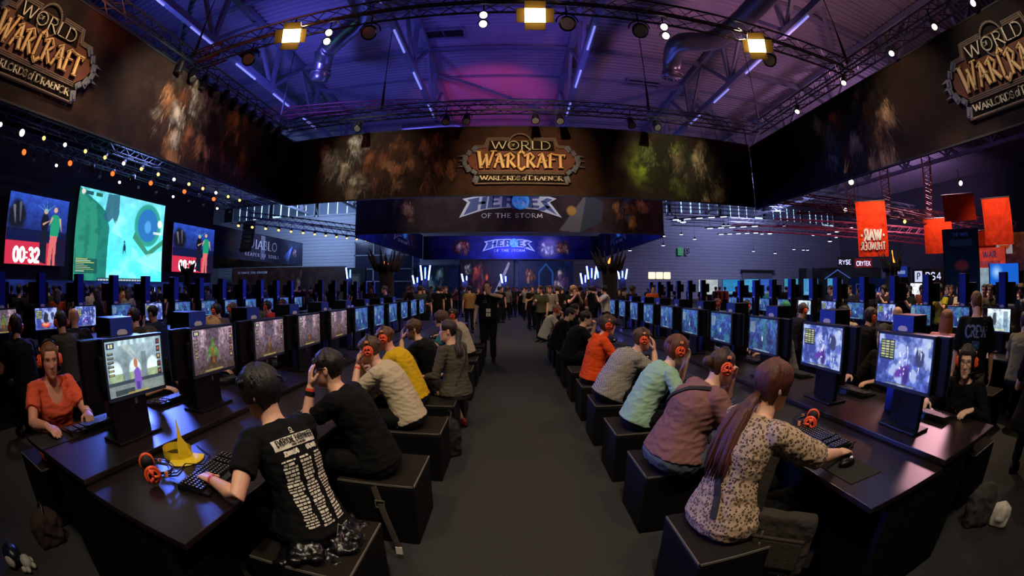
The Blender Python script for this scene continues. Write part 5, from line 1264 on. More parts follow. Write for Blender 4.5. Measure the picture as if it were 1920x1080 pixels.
# ------------------------------------------------------------------ benches along the aisle
m_bench = mat('bench_side', '060606', .6, spec=.2); m_btop = mat('bench_top', '1d1813', .95, nscale=120, namt=.4, bump=.25, spec=.15); m_edge2 = mat('bench_edge', '5a564e', .4)
def bench(label, x, y, L=.52, Wd=.52, h=.45, group=None):
    t = thing('bench_cube', label, 'bench', (x, y, 0), 0, group)
    b = MB(); b.bbox((0, 0, h/2-.01), (Wd, L, h-.02), .01); obj('body', b, m_bench, t)
    b = MB(); b.bbox((0, 0, h-.008), (Wd-.012, L-.012, .02), .006); obj('seat_top', b, m_btop, t)
    b = MB()
    sgn = 1 if x < 0 else -1
    b.box((sgn*(Wd/2-.003), 0, h-.006), (.008, L-.02, .012)); b.box((0, -L/2+.003, h-.006), (Wd-.02, .008, .012)); obj('edge_trim', b, m_edge2, t)
LB = [1.58, 2.57, 3.56, 4.43, 5.32, 6.3, 7.2, 8.1, 9.0]
RB = [1.64, 2.64, 3.50, 4.40, 5.28, 6.2, 7.1, 8.0, 8.9, 9.8]
for i, y in enumerate(LB): bench('black cube bench left of the aisle, %s from the camera' % ordn[i], -.85 if i else -.93, y, .50 if i > 1 else .54)
for i, y in enumerate(RB): bench('black cube bench right of the aisle, %s from the camera' % ordn[i], 1.11 if i != 0 else 1.07, y, .50)
for i in range(6):
    bench('black cube bench on the outer side of the left desks, %s from the camera' % ordn[i], -3.35, 1.3+.95*i)
    bench('black cube bench on the outer side of the right desks, %s from the camera' % ordn[i], 3.55, 1.5+.95*i)
    bench('black cube bench before the second row on the left, %s from the camera' % ordn[i], -5.45, 2.1+.95*i)
    bench('black cube bench before the second row on the right, %s from the camera' % ordn[i], 5.6, 2.2+.95*i)

# ------------------------------------------------------------------ people
def mat_hair():
    m = mat_oc('hair_strands', .55, 30, .35, 0, .5); nt = m.node_tree; b = nt.nodes['Principled BSDF']
    n = nt.nodes.new('ShaderNodeTexNoise'); n.inputs['Scale'].default_value = 140
    tc = nt.nodes.new('ShaderNodeTexCoord'); mp = nt.nodes.new('ShaderNodeMapping'); mp.inputs['Scale'].default_value = (1, 1, .12)
    nt.links.new(tc.outputs['Object'], mp.inputs['Vector']); nt.links.new(mp.outputs['Vector'], n.inputs['Vector'])
    bp = nt.nodes.new('ShaderNodeBump'); bp.inputs['Strength'].default_value = .5; bp.inputs['Distance'].default_value = .01
    nt.links.new(n.outputs['Fac'], bp.inputs['Height']); nt.links.new(bp.outputs['Normal'], b.inputs['Normal']); return m
M_HAIR = mat_hair(); M_CLOTH = mat_oc('woven_cloth', .9, 220, .18, .0, .15); M_DENIM = mat_oc('denim', .9, 160, .3, 0, .15); M_SHOE = mat_oc('shoe_leather', .5, 30, .2)
M_GLOSS = mat('glossy_leather', '0c0c0d', .28, nscale=14, bump=.5)
M_SKIN = mat_vc('skin', .5, 0, .35)
def leopard():
    m = mat('leopard_print', 'b89878', .85); nt = m.node_tree; b = nt.nodes['Principled BSDF']
    tc = nt.nodes.new('ShaderNodeTexCoord'); v = nt.nodes.new('ShaderNodeTexVoronoi'); v.inputs['Scale'].default_value = 62; v.inputs['Randomness'].default_value = .9
    nz = nt.nodes.new('ShaderNodeTexNoise'); nz.inputs['Scale'].default_value = 60; ad = nt.nodes.new('ShaderNodeMath'); ad.operation = 'MULTIPLY_ADD'; ad.inputs[1].default_value = .35
    nt.links.new(tc.outputs['Object'], v.inputs['Vector']); nt.links.new(tc.outputs['Object'], nz.inputs['Vector']); nt.links.new(nz.outputs['Fac'], ad.inputs[0]); nt.links.new(v.outputs['Distance'], ad.inputs[2])
    r = nt.nodes.new('ShaderNodeValToRGB'); e = r.color_ramp; e.interpolation = 'CONSTANT'
    e.elements[0].position = 0; e.elements[0].color = (*lin(hx('7a5c42')), 1); e.elements[1].position = .40; e.elements[1].color = (*lin(hx('2a1c14')), 1)
    k = e.elements.new(.58); k.color = (*lin(hx('a88e74')), 1)
    nt.links.new(ad.outputs[0], r.inputs[0]); nt.links.new(r.outputs[0], b.inputs['Base Color']); return m
def checks():
    m = mat('checked_cotton', '8f877c', .9); nt = m.node_tree; b = nt.nodes['Principled BSDF']
    tc = nt.nodes.new('ShaderNodeTexCoord'); outs = []
    for d in ('X', 'Z', 'Y'):
        w = nt.nodes.new('ShaderNodeTexWave'); w.bands_direction = d; w.inputs['Scale'].default_value = 24; nt.links.new(tc.outputs['Object'], w.inputs['Vector']); outs.append(w.outputs['Fac'])
    a = nt.nodes.new('ShaderNodeMath'); a.operation = 'MULTIPLY'; nt.links.new(outs[1], a.inputs[0]); nt.links.new(outs[2], a.inputs[1])
    r = nt.nodes.new('ShaderNodeValToRGB'); r.color_ramp.elements[0].color = (*lin(hx('5e5750')), 1); r.color_ramp.elements[1].color = (*lin(hx('b0a697')), 1); r.color_ramp.elements[1].position = .4
    nt.links.new(a.outputs[0], r.inputs[0]); nt.links.new(r.outputs[0], b.inputs['Base Color']); return m

def voxel(mb, size, smooth=3, name='body', mats=None, factor=.5):
    """fuse overlapping closed shapes into one continuous surface"""
    me = mb.mesh('tmp', [])
    o = bpy.data.objects.new('tmp', me); COL.objects.link(o)
    r = o.modifiers.new('r', 'REMESH'); r.mode = 'VOXEL'; r.voxel_size = size; r.use_smooth_shade = True
    s = o.modifiers.new('s', 'SMOOTH'); s.factor = factor; s.iterations = smooth
    dg = bpy.context.evaluated_depsgraph_get(); dg.update()
    out = bpy.data.meshes.new_from_object(o.evaluated_get(dg)); out.name = name
    bpy.data.objects.remove(o); bpy.data.meshes.remove(me)
    out.materials.clear()
    for m in (mats or []): out.materials.append(m)
    out.polygons.foreach_set('use_smooth', [True]*len(out.polygons))
    return out
def coords(me):
    a = np.empty(len(me.vertices)*3, np.float32); me.vertices.foreach_get('co', a); return a.reshape(-1, 3)
def wrinkle(me, amp, f=(9, 9, 22), seed=0.):
    a = coords(me); n = np.empty(len(me.vertices)*3, np.float32); me.vertices.foreach_get('normal', n); n = n.reshape(-1, 3)
    d = np.empty(len(a), np.float32)
    for i, p in enumerate(a):
        q = Vector((p[0]*f[0]+seed, p[1]*f[1]+p[2]*6, p[2]*f[2]-p[1]*5))
        d[i] = -abs(mnoise.noise(q))+.25+.4*mnoise.noise(q*2.3)
    a = a+n*(d*amp)[:, None]
    me.vertices.foreach_set('co', a.astype(np.float32).ravel()); me.update()

HEADR = [(-.122, .018, .070, .0), (-.112, .034, .084, .012), (-.095, .047, .088, .03), (-.075, .056, .087, .05), (-.05, .062, .085, .066), (-.02, .068, .084, .080), (.005, .0715, .084, .090), (.035, .0745, .087, .096), (.062, .072, .080, .094), (.088, .060, .060, .078), (.106, .040, .034, .050), (.116, .016, .01, .02)]
def headring(z):
    r = HEADR
    if z <= r[0][0]: return r[0][1:]
    for a, b in zip(r, r[1:]):
        if z <= b[0]:
            u = (z-a[0])/(b[0]-a[0]); return tuple(a[i]*(1-u)+b[i]*u for i in (1, 2, 3))
    return r[-1][1:]
def gauss(x, s): return math.exp(-(x/s)**2)
def headpt(az, z, face=True):
    w, f, k = headring(z)
    s, c = math.sin(az), math.cos(az)
    sx = math.copysign(abs(s)**.9, s); x = w*sx; y = (f if c > 0 else k)*math.copysign(abs(c)**.9, c)
    if face and c > 0:
        nz = max(0, 1-abs(x)/.024)
        if -.05 < z < .03: y += nz*(.022*gauss(z+.028, .015)+.012*gauss(z+.004, .022))
        for e in (-1, 1): y -= .011*gauss(x-e*.031, .017)*gauss(z-.010, .013)
        y += .004*gauss(z-.034, .010)*gauss(abs(x)-.028, .03)
        y += .006*gauss(z+.056, .007)*gauss(x, .022)+.005*gauss(z+.069, .007)*gauss(x, .018)-.004*gauss(z+.0625, .0035)*gauss(x, .02)-.004*gauss(z+.083, .009)*gauss(x, .02)
        y += .004*gauss(z+.02, .02)*gauss(abs(x)-.048, .018)
    return Vector((x, y, z))
def ik(a, t, l1, l2, pole):
    d = t-a; L = d.length
    if L > (l1+l2)*.995: t = a+d*((l1+l2)*.995/L); d = t-a; L = d.length
    if L < abs(l1-l2)+.02: L = abs(l1-l2)+.02
    u = d.normalized(); p = Vector(pole); p = (p-u*p.dot(u)); p = p.normalized() if p.length > 1e-6 else Vector((0, 0, -1))
    c = (l1*l1+L*L-l2*l2)/(2*l1*L); c = max(-1, min(1, c))
    return a+u*(l1*c)+p*(l1*math.sqrt(1-c*c)), t
SKIN = {'fair': 'd8a488', 'pale': 'e0b49c', 'tan': 'bf8a68', 'dark': '6a4430', 'ruddy': 'd09078'}
class Fig: pass
def figure(sit=True, hip=None, lean=(18, 34), twist=0., turn=0., head=(0, 8, 0), lh=None, rh=None, lp=None, rp=None, lhand='type', rhand='type', w=1., fem=False, belly=0., sc=1., skin='fair',
           sleeve='short', q=.006, hair='short', browc='2a1a12', legs=None, hood=False, barelegs=False, hem=0., ponytail=None, flare=0., seed=0, shirtmat=None, pantmat=None, shirtq=None, beard=None, lowshirt=-.13, skirt=False, scoop=0.):
    """returns the meshes of one posed figure in its own frame (+Y ahead, +X its right, floor at 0)"""
    F = Fig()
    if sit: flare = max(flare, .035)
    hip = hip if hip is not None else (.555 if sit else .95)
    P0 = Vector((0, 0, hip)); l1, l2 = math.radians(lean[0]), math.radians(lean[1])
    P1 = P0+Vector((0, math.sin(l1), math.cos(l1)))*.25*sc; P2 = P1+Vector((0, math.sin(l2), math.cos(l2)))*.265*sc
    def spine(t):
        if t < 0: return P0+(P0-P1)*(-t*2.), (P1-P0).normalized()
        C = P1+(P1-(P0+P2)/2)*1.0
        p = P0*(1-t)**2+C*2*t*(1-t)+P2*t*t; d = (C-P0)*2*(1-t)+(P2-C)*2*t
        return p, d.normalized()
    def axis(t):
        a = math.radians(twist)*max(0, t); return Vector((math.cos(a), math.sin(a), 0))
    if fem: prof = [(-.2, .150, .12), (-.1, .176, .138), (0, .182, .135), (.22, .150, .112), (.42, .140, .105), (.62, .158, .128), (.78, .165, .112), (.9, .140, .088), (.97, .085, .066), (1.03, .052, .052)]
    else: prof = [(-.2, .145, .115), (-.1, .168, .130), (0, .170, .128), (.22, .156, .116), (.42, .154, .112), (.64, .172, .122), (.8, .180, .114), (.9, .150, .09), (.97, .09, .068), (1.03, .056, .054)]
    def torso(mb, grow, lo, hi, ws=1.):
        rings = []
        for t, a, d in prof:
            if t < lo-1e-6 or t > hi+1e-6: continue
            p, tg = spine(t); X = axis(t); X = (X-tg*X.dot(tg)).normalized(); Y = tg.cross(X)
            k = belly*gauss(t-.22, .25)
            a2 = a*(w if t < .85 else 1+(w-1)*.4)*sc+grow+k*.4; d2 = d*(w if t < .85 else 1+(w-1)*.3)*sc+grow
            ff = .02*sc*gauss(t-.64, .12) if fem else 0
            fl = flare*max(0, (.35-t)) 
            R = []
            for j in range(28):
                an = 2*PI*j/28; s_, c_ = math.sin(an), math.cos(an)
                px_ = math.copysign(abs(s_)**.85, s_)*(a2+fl); py = math.copysign(abs(c_)**.85, c_)*(d2+fl+(k+ff if c_ > 0 else k*.15))
                R.append(p+X*px_-Y*(-py))
            rings.append(R)
        mb.loft(rings)
    # spine frame: Y = tg x X points ... make sure it is forward
    neck0, tgn = spine(1.0)
    hy, hp, hr = [math.radians(a) for a in head]
    nk = neck0+(tgn*.75+Vector((0, 0, .35))).normalized()*.048*sc
    Hm = Matrix.Rotation(hy, 4, 'Z') @ Matrix.Rotation(-hp, 4, 'X') @ Matrix.Rotation(hr, 4, 'Y')
    hc = nk+(Hm.to_3x3() @ Vector((0, .026, .090)))*sc
    H = Matrix.Translation(hc) @ Hm @ Matrix.Scale(sc, 4)
    F.H = H
    B = MB()
    torso(B, -.012, -.2, 1.03)
    B.tube([neck0-tgn*.05, neck0+tgn*.02, nk, hc+(Hm.to_3x3() @ Vector((0, -.022, -.03)))*sc], [.066*sc*(1+.3*(w-1)), .056*sc*(1+.3*(w-1)), .053*sc*(1+.2*(w-1)), .055*sc], 16)
    rings = []
    for i in range(41):
        z = -.121+.237*i/40; rings.append([H @ headpt(2*PI*j/44, z) for j in range(44)])
    B.loft(rings)
    for e in (-1, 1):
        R = (Hm.to_3x3() @ Matrix.Rotation(e*.35, 3, 'Z')); B.ball(H @ Vector((e*.074, -.012, -.004)), (.010*sc, .021*sc, .033*sc), 6, R)
    # arms
    SH = []; arms = []
    tws = math.radians(twist)
    for e, tgt, pole in ((-1, lh, lp), (1, rh, rp)):
        p, tg = spine(.88); X = axis(1.)
        s0 = p+X*(e*.178*sc*(1+(w-1)*.35))
        if tgt is None: tgt = (e*.24, s0.y+.04, s0.z-.53*sc) if not sit else (e*.14, .34, hip+.10)
        tgt = Vector(tgt)
        if pole is None: pole = (e*.55, -.5, -.6)
        el, wr = ik(s0, tgt, .285*sc, .255*sc, pole)
        SH.append((s0, el, wr)); g = 1+(w-1)*.5
        B.tube([p+X*e*.10*sc, s0, s0+(el-s0)*.2, s0+(el-s0)*.6, el, el+(wr-el)*.25, el+(wr-el)*.6, wr], [x*sc*g for x in (.058, .058, .052, .044, .038, .041, .034, .0265)], 14)
        B.ball(s0, .057*sc*g, 8)
    # hands
    for (s0, el, wr), e, kind in ((SH[0], -1, lhand), (SH[1], 1, rhand)):
        f = (wr-el).normalized()
        if kind in ('type', 'mouse'):
            d = Vector((f.x*.7, f.y*.9, min(0, f.z)*.2-.05)).normalized(); n = Vector((0, 0, -1)); curl = .38 if kind == 'type' else .30
        elif kind == 'cheek':
            d = (Vector((f.x*.4, f.y*.3, .95))).normalized(); n = ((H @ Vector((0, 0, 0)))-wr); n.z = 0; n = n.normalized(); curl = .35
        elif kind == 'fist':
            d = (f*.8+Vector((0, 0, .4))).normalized(); n = ((H @ Vector((0, .02, -.05)))-wr).normalized(); curl = 1.05
        else:
            d = f; n = Vector((-e, .15, 0)); curl = .32
        n = (n-d*n.dot(d)).normalized(); s = d.cross(n)*e            # thumb side
        s = s.normalized()
        pal = []
        for u, hw, th in ((-.01, .024, .019), (.02, .033, .019), (.055, .041, .016), (.088, .041, .012), (.096, .036, .010)):
            c = wr+d*(u*sc)
            pal.append([c+s*(hw*sc*math.cos(2*PI*j/14))+n*(th*sc*math.sin(2*PI*j/14)) for j in range(14)])
        B.loft(pal)
        for k, (off, ln) in enumerate(((.030, .070), (.0105, .079), (-.0105, .073), (-.030, .056))):
            p = wr+d*(.086*sc)+s*(off*sc); a = curl*(.6+.12*k); pts = [p-d*.012*sc, p]; dd = d.copy()
            for sg in (.46, .32, .24):
                dd = (d*math.cos(a)+n*math.sin(a)+s*(off*.9)).normalized(); p = p+dd*(ln*sg*sc); pts.append(p.copy()); a += curl*1.0
            B.tube(pts, [x*sc for x in (.0098, .0100, .0095, .0088, .0078)], 8)
        p = wr+d*(.022*sc)+s*(.026*sc); t1 = (d*.62+s*.72+n*.25).normalized(); t2 = (d*.85+s*.25+n*.45).normalized()
        B.tube([p-s*.014*sc, p+t1*.018*sc, p+t1*.042*sc, p+t1*.042*sc+t2*.03*sc, p+t1*.042*sc+t2*.05*sc], [x*sc for x in (.014, .0145, .0125, .0115, .009)], 8)
    # legs
    if legs is None:
        legs = [((e*.125, .43, hip-.01), (e*.13, .38, .085)) for e in (-1, 1)] if sit else [((e*.10, .02, .51*hip/.95), (e*.115, -.02, .085)) for e in (-1, 1)]
    LG = []
    for e, (kn, an) in zip((-1, 1), legs):
        h0 = P0+Vector((e*.095*sc*w, 0, -.02)); kn, an = Vector(kn), Vector(an); LG.append((h0, kn, an))
        B.tube([h0, h0+(kn-h0)*.35, kn-(kn-h0)*.1, kn, kn+(an-kn)*.12, kn+(an-kn)*.35, an], [x*sc*(1+(w-1)*.6) for x in (.076, .072, .05, .047, .046, .05, .034)], 12)
        toe = Vector((0, 1, 0)); B.tube([an+Vector((0, -.03, -.04)), an+Vector((0, .07, -.05)), an+Vector((0, .16, -.062))], [.034, .032, .02], 8)
    F.P0 = P0; F.SH = SH; F.spine = spine; F.axis = axis
    me = voxel(B, q, 2, 'body', [M_SKIN], .4)
    co = coords(me); ones = np.hstack([co, np.ones((len(co), 1))]); hl = (np.array(H.inverted()) @ ones.T).T[:, :3]
    base = np.array(lin(hx(SKIN[skin]))); C = np.tile(base, (len(co), 1))
    x, y, z = hl[:, 0], hl[:, 1], hl[:, 2]
    def paint(msk, col, a):
        m = (np.clip(msk, 0, 1)*a)[:, None]; C[:] = C*(1-m)+np.array(lin(hx(col)))*m
    paint(np.exp(-((z+.02)/.03)**2-((np.abs(x)-.045)/.025)**2)*(y > .03), 'c8705c', .30)
    paint(((np.abs(x) < .025) & (np.abs(z+.0625) < .0095-.22*np.abs(x)) & (y > .055)).astype(float), 'a8544c', .75)
    paint(((np.abs(np.abs(x)-.031) < .019) & (np.abs(z-.033+.12*(np.abs(x)-.031)) < .0030) & (y > .05)).astype(float), browc, .7)
    paint(((np.abs(np.abs(x)-.031) < .014) & (np.abs(z-.0185+4.*(np.abs(x)-.031)**2*5) < .0016) & (y > .05)).astype(float), '2a1812', .75)
    if beard: paint(np.clip((-.035-z-.1*np.abs(x)+.25*(np.abs(x) > .05))/.012, 0, 1)*(y > -.02)*(np.abs(x) < .09)*(z > -.13)*(1-((np.abs(x) < .02) & (np.abs(z+.0625) < .008))), beard, .85)
    C = np.hstack([C, np.ones((len(C), 1))]); ca = me.color_attributes.new('Col', 'FLOAT_COLOR', 'POINT'); ca.data.foreach_set('color', C.astype(np.float32).ravel())
    F.body = me
    # eyes
    F.eyes = []
    for e in (-1, 1):
        b = MB(); b.ball(H @ Vector((e*.031, .0590, .010)), (.0125*sc, .0110*sc, .0090*sc), 8, Hm.to_3x3()); b.m = 1; b.ball(H @ Vector((e*.031, .0672, .010)), .0052*sc, 6)
        F.eyes.append(b.mesh('eye', [mat('eye_white', 'd8d4cc', .25), mat('eye_iris', '1c1410', .2)], True))
    # shirt
    sq = shirtq or max(.008, q*1.3)
    T = MB(); torso(T, .012+hem, lowshirt, .97)
    for (s0, el, wr), e in zip(SH, (-1, 1)):
        p, tg = spine(.88); X = axis(1.); g = 1+(w-1)*.5
        if sleeve == 'short': pts = [p+X*e*.10*sc, s0, s0+(el-s0)*.25, s0+(el-s0)*.62]; rr = [.068, .068, .066, .064]
        elif sleeve == 'elbow': pts = [p+X*e*.10*sc, s0, s0+(el-s0)*.3, s0+(el-s0)*.7, el+(wr-el)*.06]; rr = [.068, .068, .07, .07, .066]
        elif sleeve == 'long': pts = [p+X*e*.10*sc, s0, s0+(el-s0)*.3, s0+(el-s0)*.7, el, el+(wr-el)*.3, el+(wr-el)*.97]; rr = [.068, .067, .062, .055, .052, .05, .037]
        elif sleeve == 'three': pts = [p+X*e*.10*sc, s0, s0+(el-s0)*.3, s0+(el-s0)*.7, el, el+(wr-el)*.45]; rr = [.068, .067, .06, .054, .05, .046]
        T.tube(pts, [x*sc*g for x in rr], 16); T.ball(s0, .066*sc*g, 8)
    if hood:
        c = neck0-tgn*.02; T.torus(c+Vector((0, -.035, .0)), .088, .04, (0, -.55, .85), 20, 10); T.ball(c+Vector((0, -.105, -.04)), (.105, .05, .10), 8)
    F.shirt = voxel(T, sq, 3, 'shirt', [shirtmat or M_CLOTH], .5); wrinkle(F.shirt, .010*sc, seed=seed*3.1)
    if scoop:
        a_ = coords(F.shirt).copy(); n_ = np.empty(a_.size, np.float32); F.shirt.vertices.foreach_get('normal', n_); n_ = n_.reshape(-1, 3)
        fw = Vector((0, 1, 0)); c_ = np.array(neck0+fw*.085*sc-Vector((0, 0, .045*sc)))
        dd = np.sqrt((((a_-c_)/np.array([.8, 1, 1.15]))**2).sum(1)); k_ = np.clip((scoop-dd)/.012, 0, 1)
        a_ = a_-n_*(k_*.045)[:, None]; F.shirt.vertices.foreach_set('co', a_.astype(np.float32).ravel()); F.shirt.update()
    # trousers
    L = MB()
    if sit: L.ball(P0+Vector((0, -.005, -.02)), (.170*w*sc*(1.06 if fem else 1), .132*w*sc, .10), 10)
    rings = [(-.2, 1.), (.06, 1.)]
    torso(L, .004, -.2, .0)
    if not barelegs:
        for h0, kn, an in LG: L.tube([h0, h0+(kn-h0)*.35, kn-(kn-h0)*.1, kn, kn+(an-kn)*.12, kn+(an-kn)*.4, kn+(an-kn)*.97], [x*sc*(1+(w-1)*.6) for x in (.094, .088, .070, .066, .064, .064, .058)], 14)
    elif skirt:
        L.tube([P0+Vector((0, -.02, -.02)), P0+Vector((0, .2, -.02)), P0+Vector((0, .40, -.03))], [.17, .165, .15], 16, True, .62, (0, 0, 1))
    F.pants = voxel(L, max(.010, sq), 3, 'trousers', [pantmat or M_DENIM], .5); wrinkle(F.pants, .010, (12, 12, 12), seed+9)
    F.shoes = []
    for h0, kn, an in LG:
        b = MB(); b.loft([[(an.x+ww*math.cos(2*PI*j/14), an.y+yy, zz+hh*(math.sin(2*PI*j/14)*.5+.5)) for j in range(14)] for yy, ww, hh, zz in ((-.075, .02, .05, .0), (-.065, .036, .09, 0), (-.02, .04, .115, 0), (.04, .043, .10, 0), (.10, .047, .07, 0), (.16, .045, .055, 0), (.195, .03, .04, 0), (.205, .012, .025, .005))]); F.shoes.append(b.mesh('shoe', M_SHOE, True))
    # hair
    F.hair = None
    if hair != 'bald':
        hl_ = {'short': (.072, .005, -.062, .016), 'crop': (.076, .012, -.055, .008), 'mop': (.045, -.035, -.085, .024), 'long': (.066, -.05, -.10, .020), 'tied': (.078, .015, -.06, .012), 'lowtied': (.078, -.03, -.11, .022), 'bob': (.04, -.085, -.105, .026), 'thin': (.112, .02, -.06, .006), 'balding': (.1, .02, -.06, .008)}[hair]
        zf, zs, zb, th = hl_
        b = MB(); N = 56; MZ = 16; rnd = random.Random(seed+5)
        def zline(a):
            c = math.cos(a)
            if c > .55: return zs+(zf-zs)*min(1, (c-.55)/.25)
            if c > -.2: return zs+.0*(c)
            return zs+(zb-zs)*min(1, (-.2-c)/.5)
        outer = []; inner = []
        for i in range(MZ+1):
            ro = []; ri = []
            for j in range(N):
                a = 2*PI*j/N; z0 = zline(a); u = i/MZ; z = z0+(.1155-z0)*math.sin(u*PI/2)
                p = headpt(a, z, False); c = Vector((0, -.008, .0)); d = (p-c); d.z *= .8; d.normalize()
                k = th*(.35+.65*min(1, u*4))*(1+.5*mnoise.noise(Vector((math.sin(a)*5+seed, math.cos(a)*5, z*14)))+.35*mnoise.noise(Vector((math.sin(a)*14+seed, math.cos(a)*14, z*30))))
                if hair == 'mop' or hair == 'bob': k += .006*max(0, mnoise.noise(Vector((a*4, z*40, seed))))
                if i == MZ: p = Vector((0, -.01, .1165)); d = Vector((0, 0, 1))
                ro.append(p+d*k); ri.append(p-d*.004)
            outer.append(ro); inner.append(ri)
        allr = inner[::-1]+outer
        b.loft([[H @ p for p in r] for r in allr], True, False)
        Hr = Hm.to_3x3()
        def lock(pts, r, fl=.5): b.tube([H @ Vector(p) if len(p) == 3 else p for p in pts], [x*sc for x in r], 8, True, fl)
        if hair == 'long':
            for k in range(13):
                a = math.radians(95+170*k/12); r0 = .085
                x0, y0 = r0*math.sin(a)*.98, r0*math.cos(a)*1.1
                dn = rnd.uniform(.26, .34); lock([(x0*.7, y0*.75, .085), (x0*1.05, y0*1.08, .03), (x0*1.12, y0*1.15-.01, -.06), (x0*1.05, y0*1.1-.03, -.15), (x0*.95, y0-.05, -.12-dn*.6)], [.022, .028, .03, .028, .006])
        if hair in ('tied', 'lowtied') and ponytail:
            kind, ln = ponytail
            q0 = Vector((0, -.105, .035 if hair == 'tied' else -.03))
            if kind == 'bun': b.ball(H @ Vector((0, -.118, .02)), (.042, .04, .042), 9); 
            else:
                base = H @ q0
                for k in range(16 if hair == 'tied' else 34):
                    ox, oy = rnd.uniform(-.03, .03), rnd.uniform(-.016, .016); L_ = ln*rnd.uniform(.72, 1.05)
                    def onback(t, o):
                        q_, tg = spine(t); Y = tg.cross(axis(t)); Y = Y if Y.y > 0 else -Y
                        return q_+axis(t)*(ox*o-.02)-Y*((.118+.012*(w-1)*10)*sc*(.85 if t > .9 else 1.)+.022+oy)
                    sp = min(1.1, L_/.42)
                    pts = [base+Vector((ox*.2, .01, 0)), base+Vector((ox*.7, -.035+oy, -.04)), onback(.92, 1.6), onback(.92-.22*sp, 2.2), onback(.92-.44*sp, 2.4+rnd.uniform(-.5, .5)), onback(.92-.62*sp, 2.4+rnd.uniform(-.8, .8))]
                    b.tube(pts, [.016, .021, .021, .019, .014, .003], 7, True, .6)
        if hair in ('short', 'mop', 'crop', 'balding'):
            for k in range(30 if hair != 'balding' else 0):
                a = rnd.uniform(0, 2*PI); z = rnd.uniform(.05, .108); p = headpt(a, z, False); d = p.normalized(); tv = Vector((-math.cos(a)*.3, .6*rnd.uniform(-1, 1), -.7)).normalized()
                b.tube([H @ (p+d*th*.7), H @ (p+d*(th*1.25)+tv*.02), H @ (p+d*(th*.9)+tv*.045)], [.009, .008, .002], 5)
        F.hair = b.mesh('hair', M_HAIR, True)
    return F
def place(F, label, x, y, rz, shirt='101010', pants='0e0e10', hairc='2a1a10', shoes='0c0c0c', group=None, headset_label=None, glasses=None, k=1.):
    t = thing('person', label, 'person', (x, y, 0), rz, group)
    F.t = t; t.scale = (k, k, k)
    bo = link('body', F.body, t)
    F.so = link('shirt', F.shirt, t, color=hx(shirt)); link('trousers', F.pants, t, color=hx(pants))
    for s in F.shoes: link('shoe', s, t, color=hx(shoes))
    if F.hair: link('hair', F.hair, t, color=hx(hairc))
    for e in (F.eyes or []): link('eye', e, bo)
    if glasses:
        b = MB(); H = F.H
        for e in (-1, 1):
            n = 20; ring = [H @ Vector((e*.032+.022*math.cos(2*PI*k/n), .094-.25*abs(.022*math.cos(2*PI*k/n)*e+.01)*.3, .008+.016*math.sin(2*PI*k/n))) for k in range(n+1)]
            b.tube(ring, .0018 if glasses == 'thin' else .003, 6); b.tube([H @ Vector((e*.054, .09, .012)), H @ Vector((e*.078, .06, .014)), H @ Vector((e*.084, -.02, .012))], .002 if glasses == 'thin' else .003, 6)
        b.tube([H @ Vector((-.01, .095, .012)), H @ Vector((0, .099, .014)), H @ Vector((.01, .095, .012))], .002, 6)
        obj('glasses', b, m_bl2, t, True)
    if headset_label:
        M = Matrix.Translation((x, y, 0)) @ Matrix.Rotation(rz, 4, 'Z') @ Matrix.Scale(k, 4) @ F.H @ Matrix.Translation((0, -.008, .0)) @ Matrix.Scale(1.0, 4)
        headset(headset_label, M)
    return t
def wristband(F, side, col, u=.93, wide=.018, name='wristband', r=.031):
    s0, el, wr = F.SH[side]; b = MB(); d = (wr-el).normalized(); c = el+(wr-el)*u
    b.tube([c-d*wide/2, c+d*wide/2], r, 16, False); b.tube([c-d*wide/2, c+d*wide/2], r*.93, 16, False); obj(name, b, mat('band_'+col, col, .45), F.t)
def strap(F, pts, wd, col='14110f', name='bag_strap', off=.008):
    """flat strap laid over the shirt along points given as (side, spine t, front/back)"""
    bvh = BVHTree.FromPolygons([v.co for v in F.shirt.vertices], [p.vertices for p in F.shirt.polygons])
    P = []
    for x, t, fb in pts:
        p, tg = F.spine(t); X = F.axis(t); Y = tg.cross(X); Y = Y if Y.y > 0 else -Y
        h = bvh.ray_cast(p+X*x+Y*fb*.6, -Y*fb)
        P.append((h[0]+h[1]*off) if h[0] is not None else p+X*x+Y*fb*.15)
    b = MB(); rings = []
    for i, p in enumerate(P):
        tg = (P[min(i+1, len(P)-1)]-P[max(0, i-1)]).normalized(); h = bvh.find_nearest(p); n = h[1] if h[0] is not None else Vector((0, -1, 0)); s = tg.cross(n).normalized()
        rings.append([p-s*wd/2-n*.004, p+s*wd/2-n*.004, p+s*wd/2+n*.003, p-s*wd/2+n*.003])
    b.loft(rings); return obj(name, b, mat('strap_'+col, col, .8, nscale=60, namt=.3), F.t)
def decal(F, mb, material, name, t0, H_, fb=-1, off=.004, tilt=0.):
    """lays flat print (XZ plane, z along the spine from t0) on the shirt's back (fb=-1) or chest (+1)"""
    bvh = BVHTree.FromPolygons([v.co for v in F.shirt.vertices], [p.vertices for p in F.shirt.polygons])
    tot = .515; V = []
    for x, y, z in mb.v:
        t = t0+z/tot; p, tg = F.spine(t); X = F.axis(t); Y = tg.cross(X); Y = Y if Y.y > 0 else -Y
        xx = x*(1 if fb < 0 else -1)
        h = bvh.ray_cast(p+X*xx+Y*fb*.6, -Y*fb)
        q = h[0]+h[1]*off if h[0] is not None else p+X*xx+Y*fb*.16
        V.append(q)
    me = bpy.data.meshes.new(name); me.from_pydata([tuple(v) for v in V], [], mb.f); me.materials.append(material)
    return link(name, me, F.t)
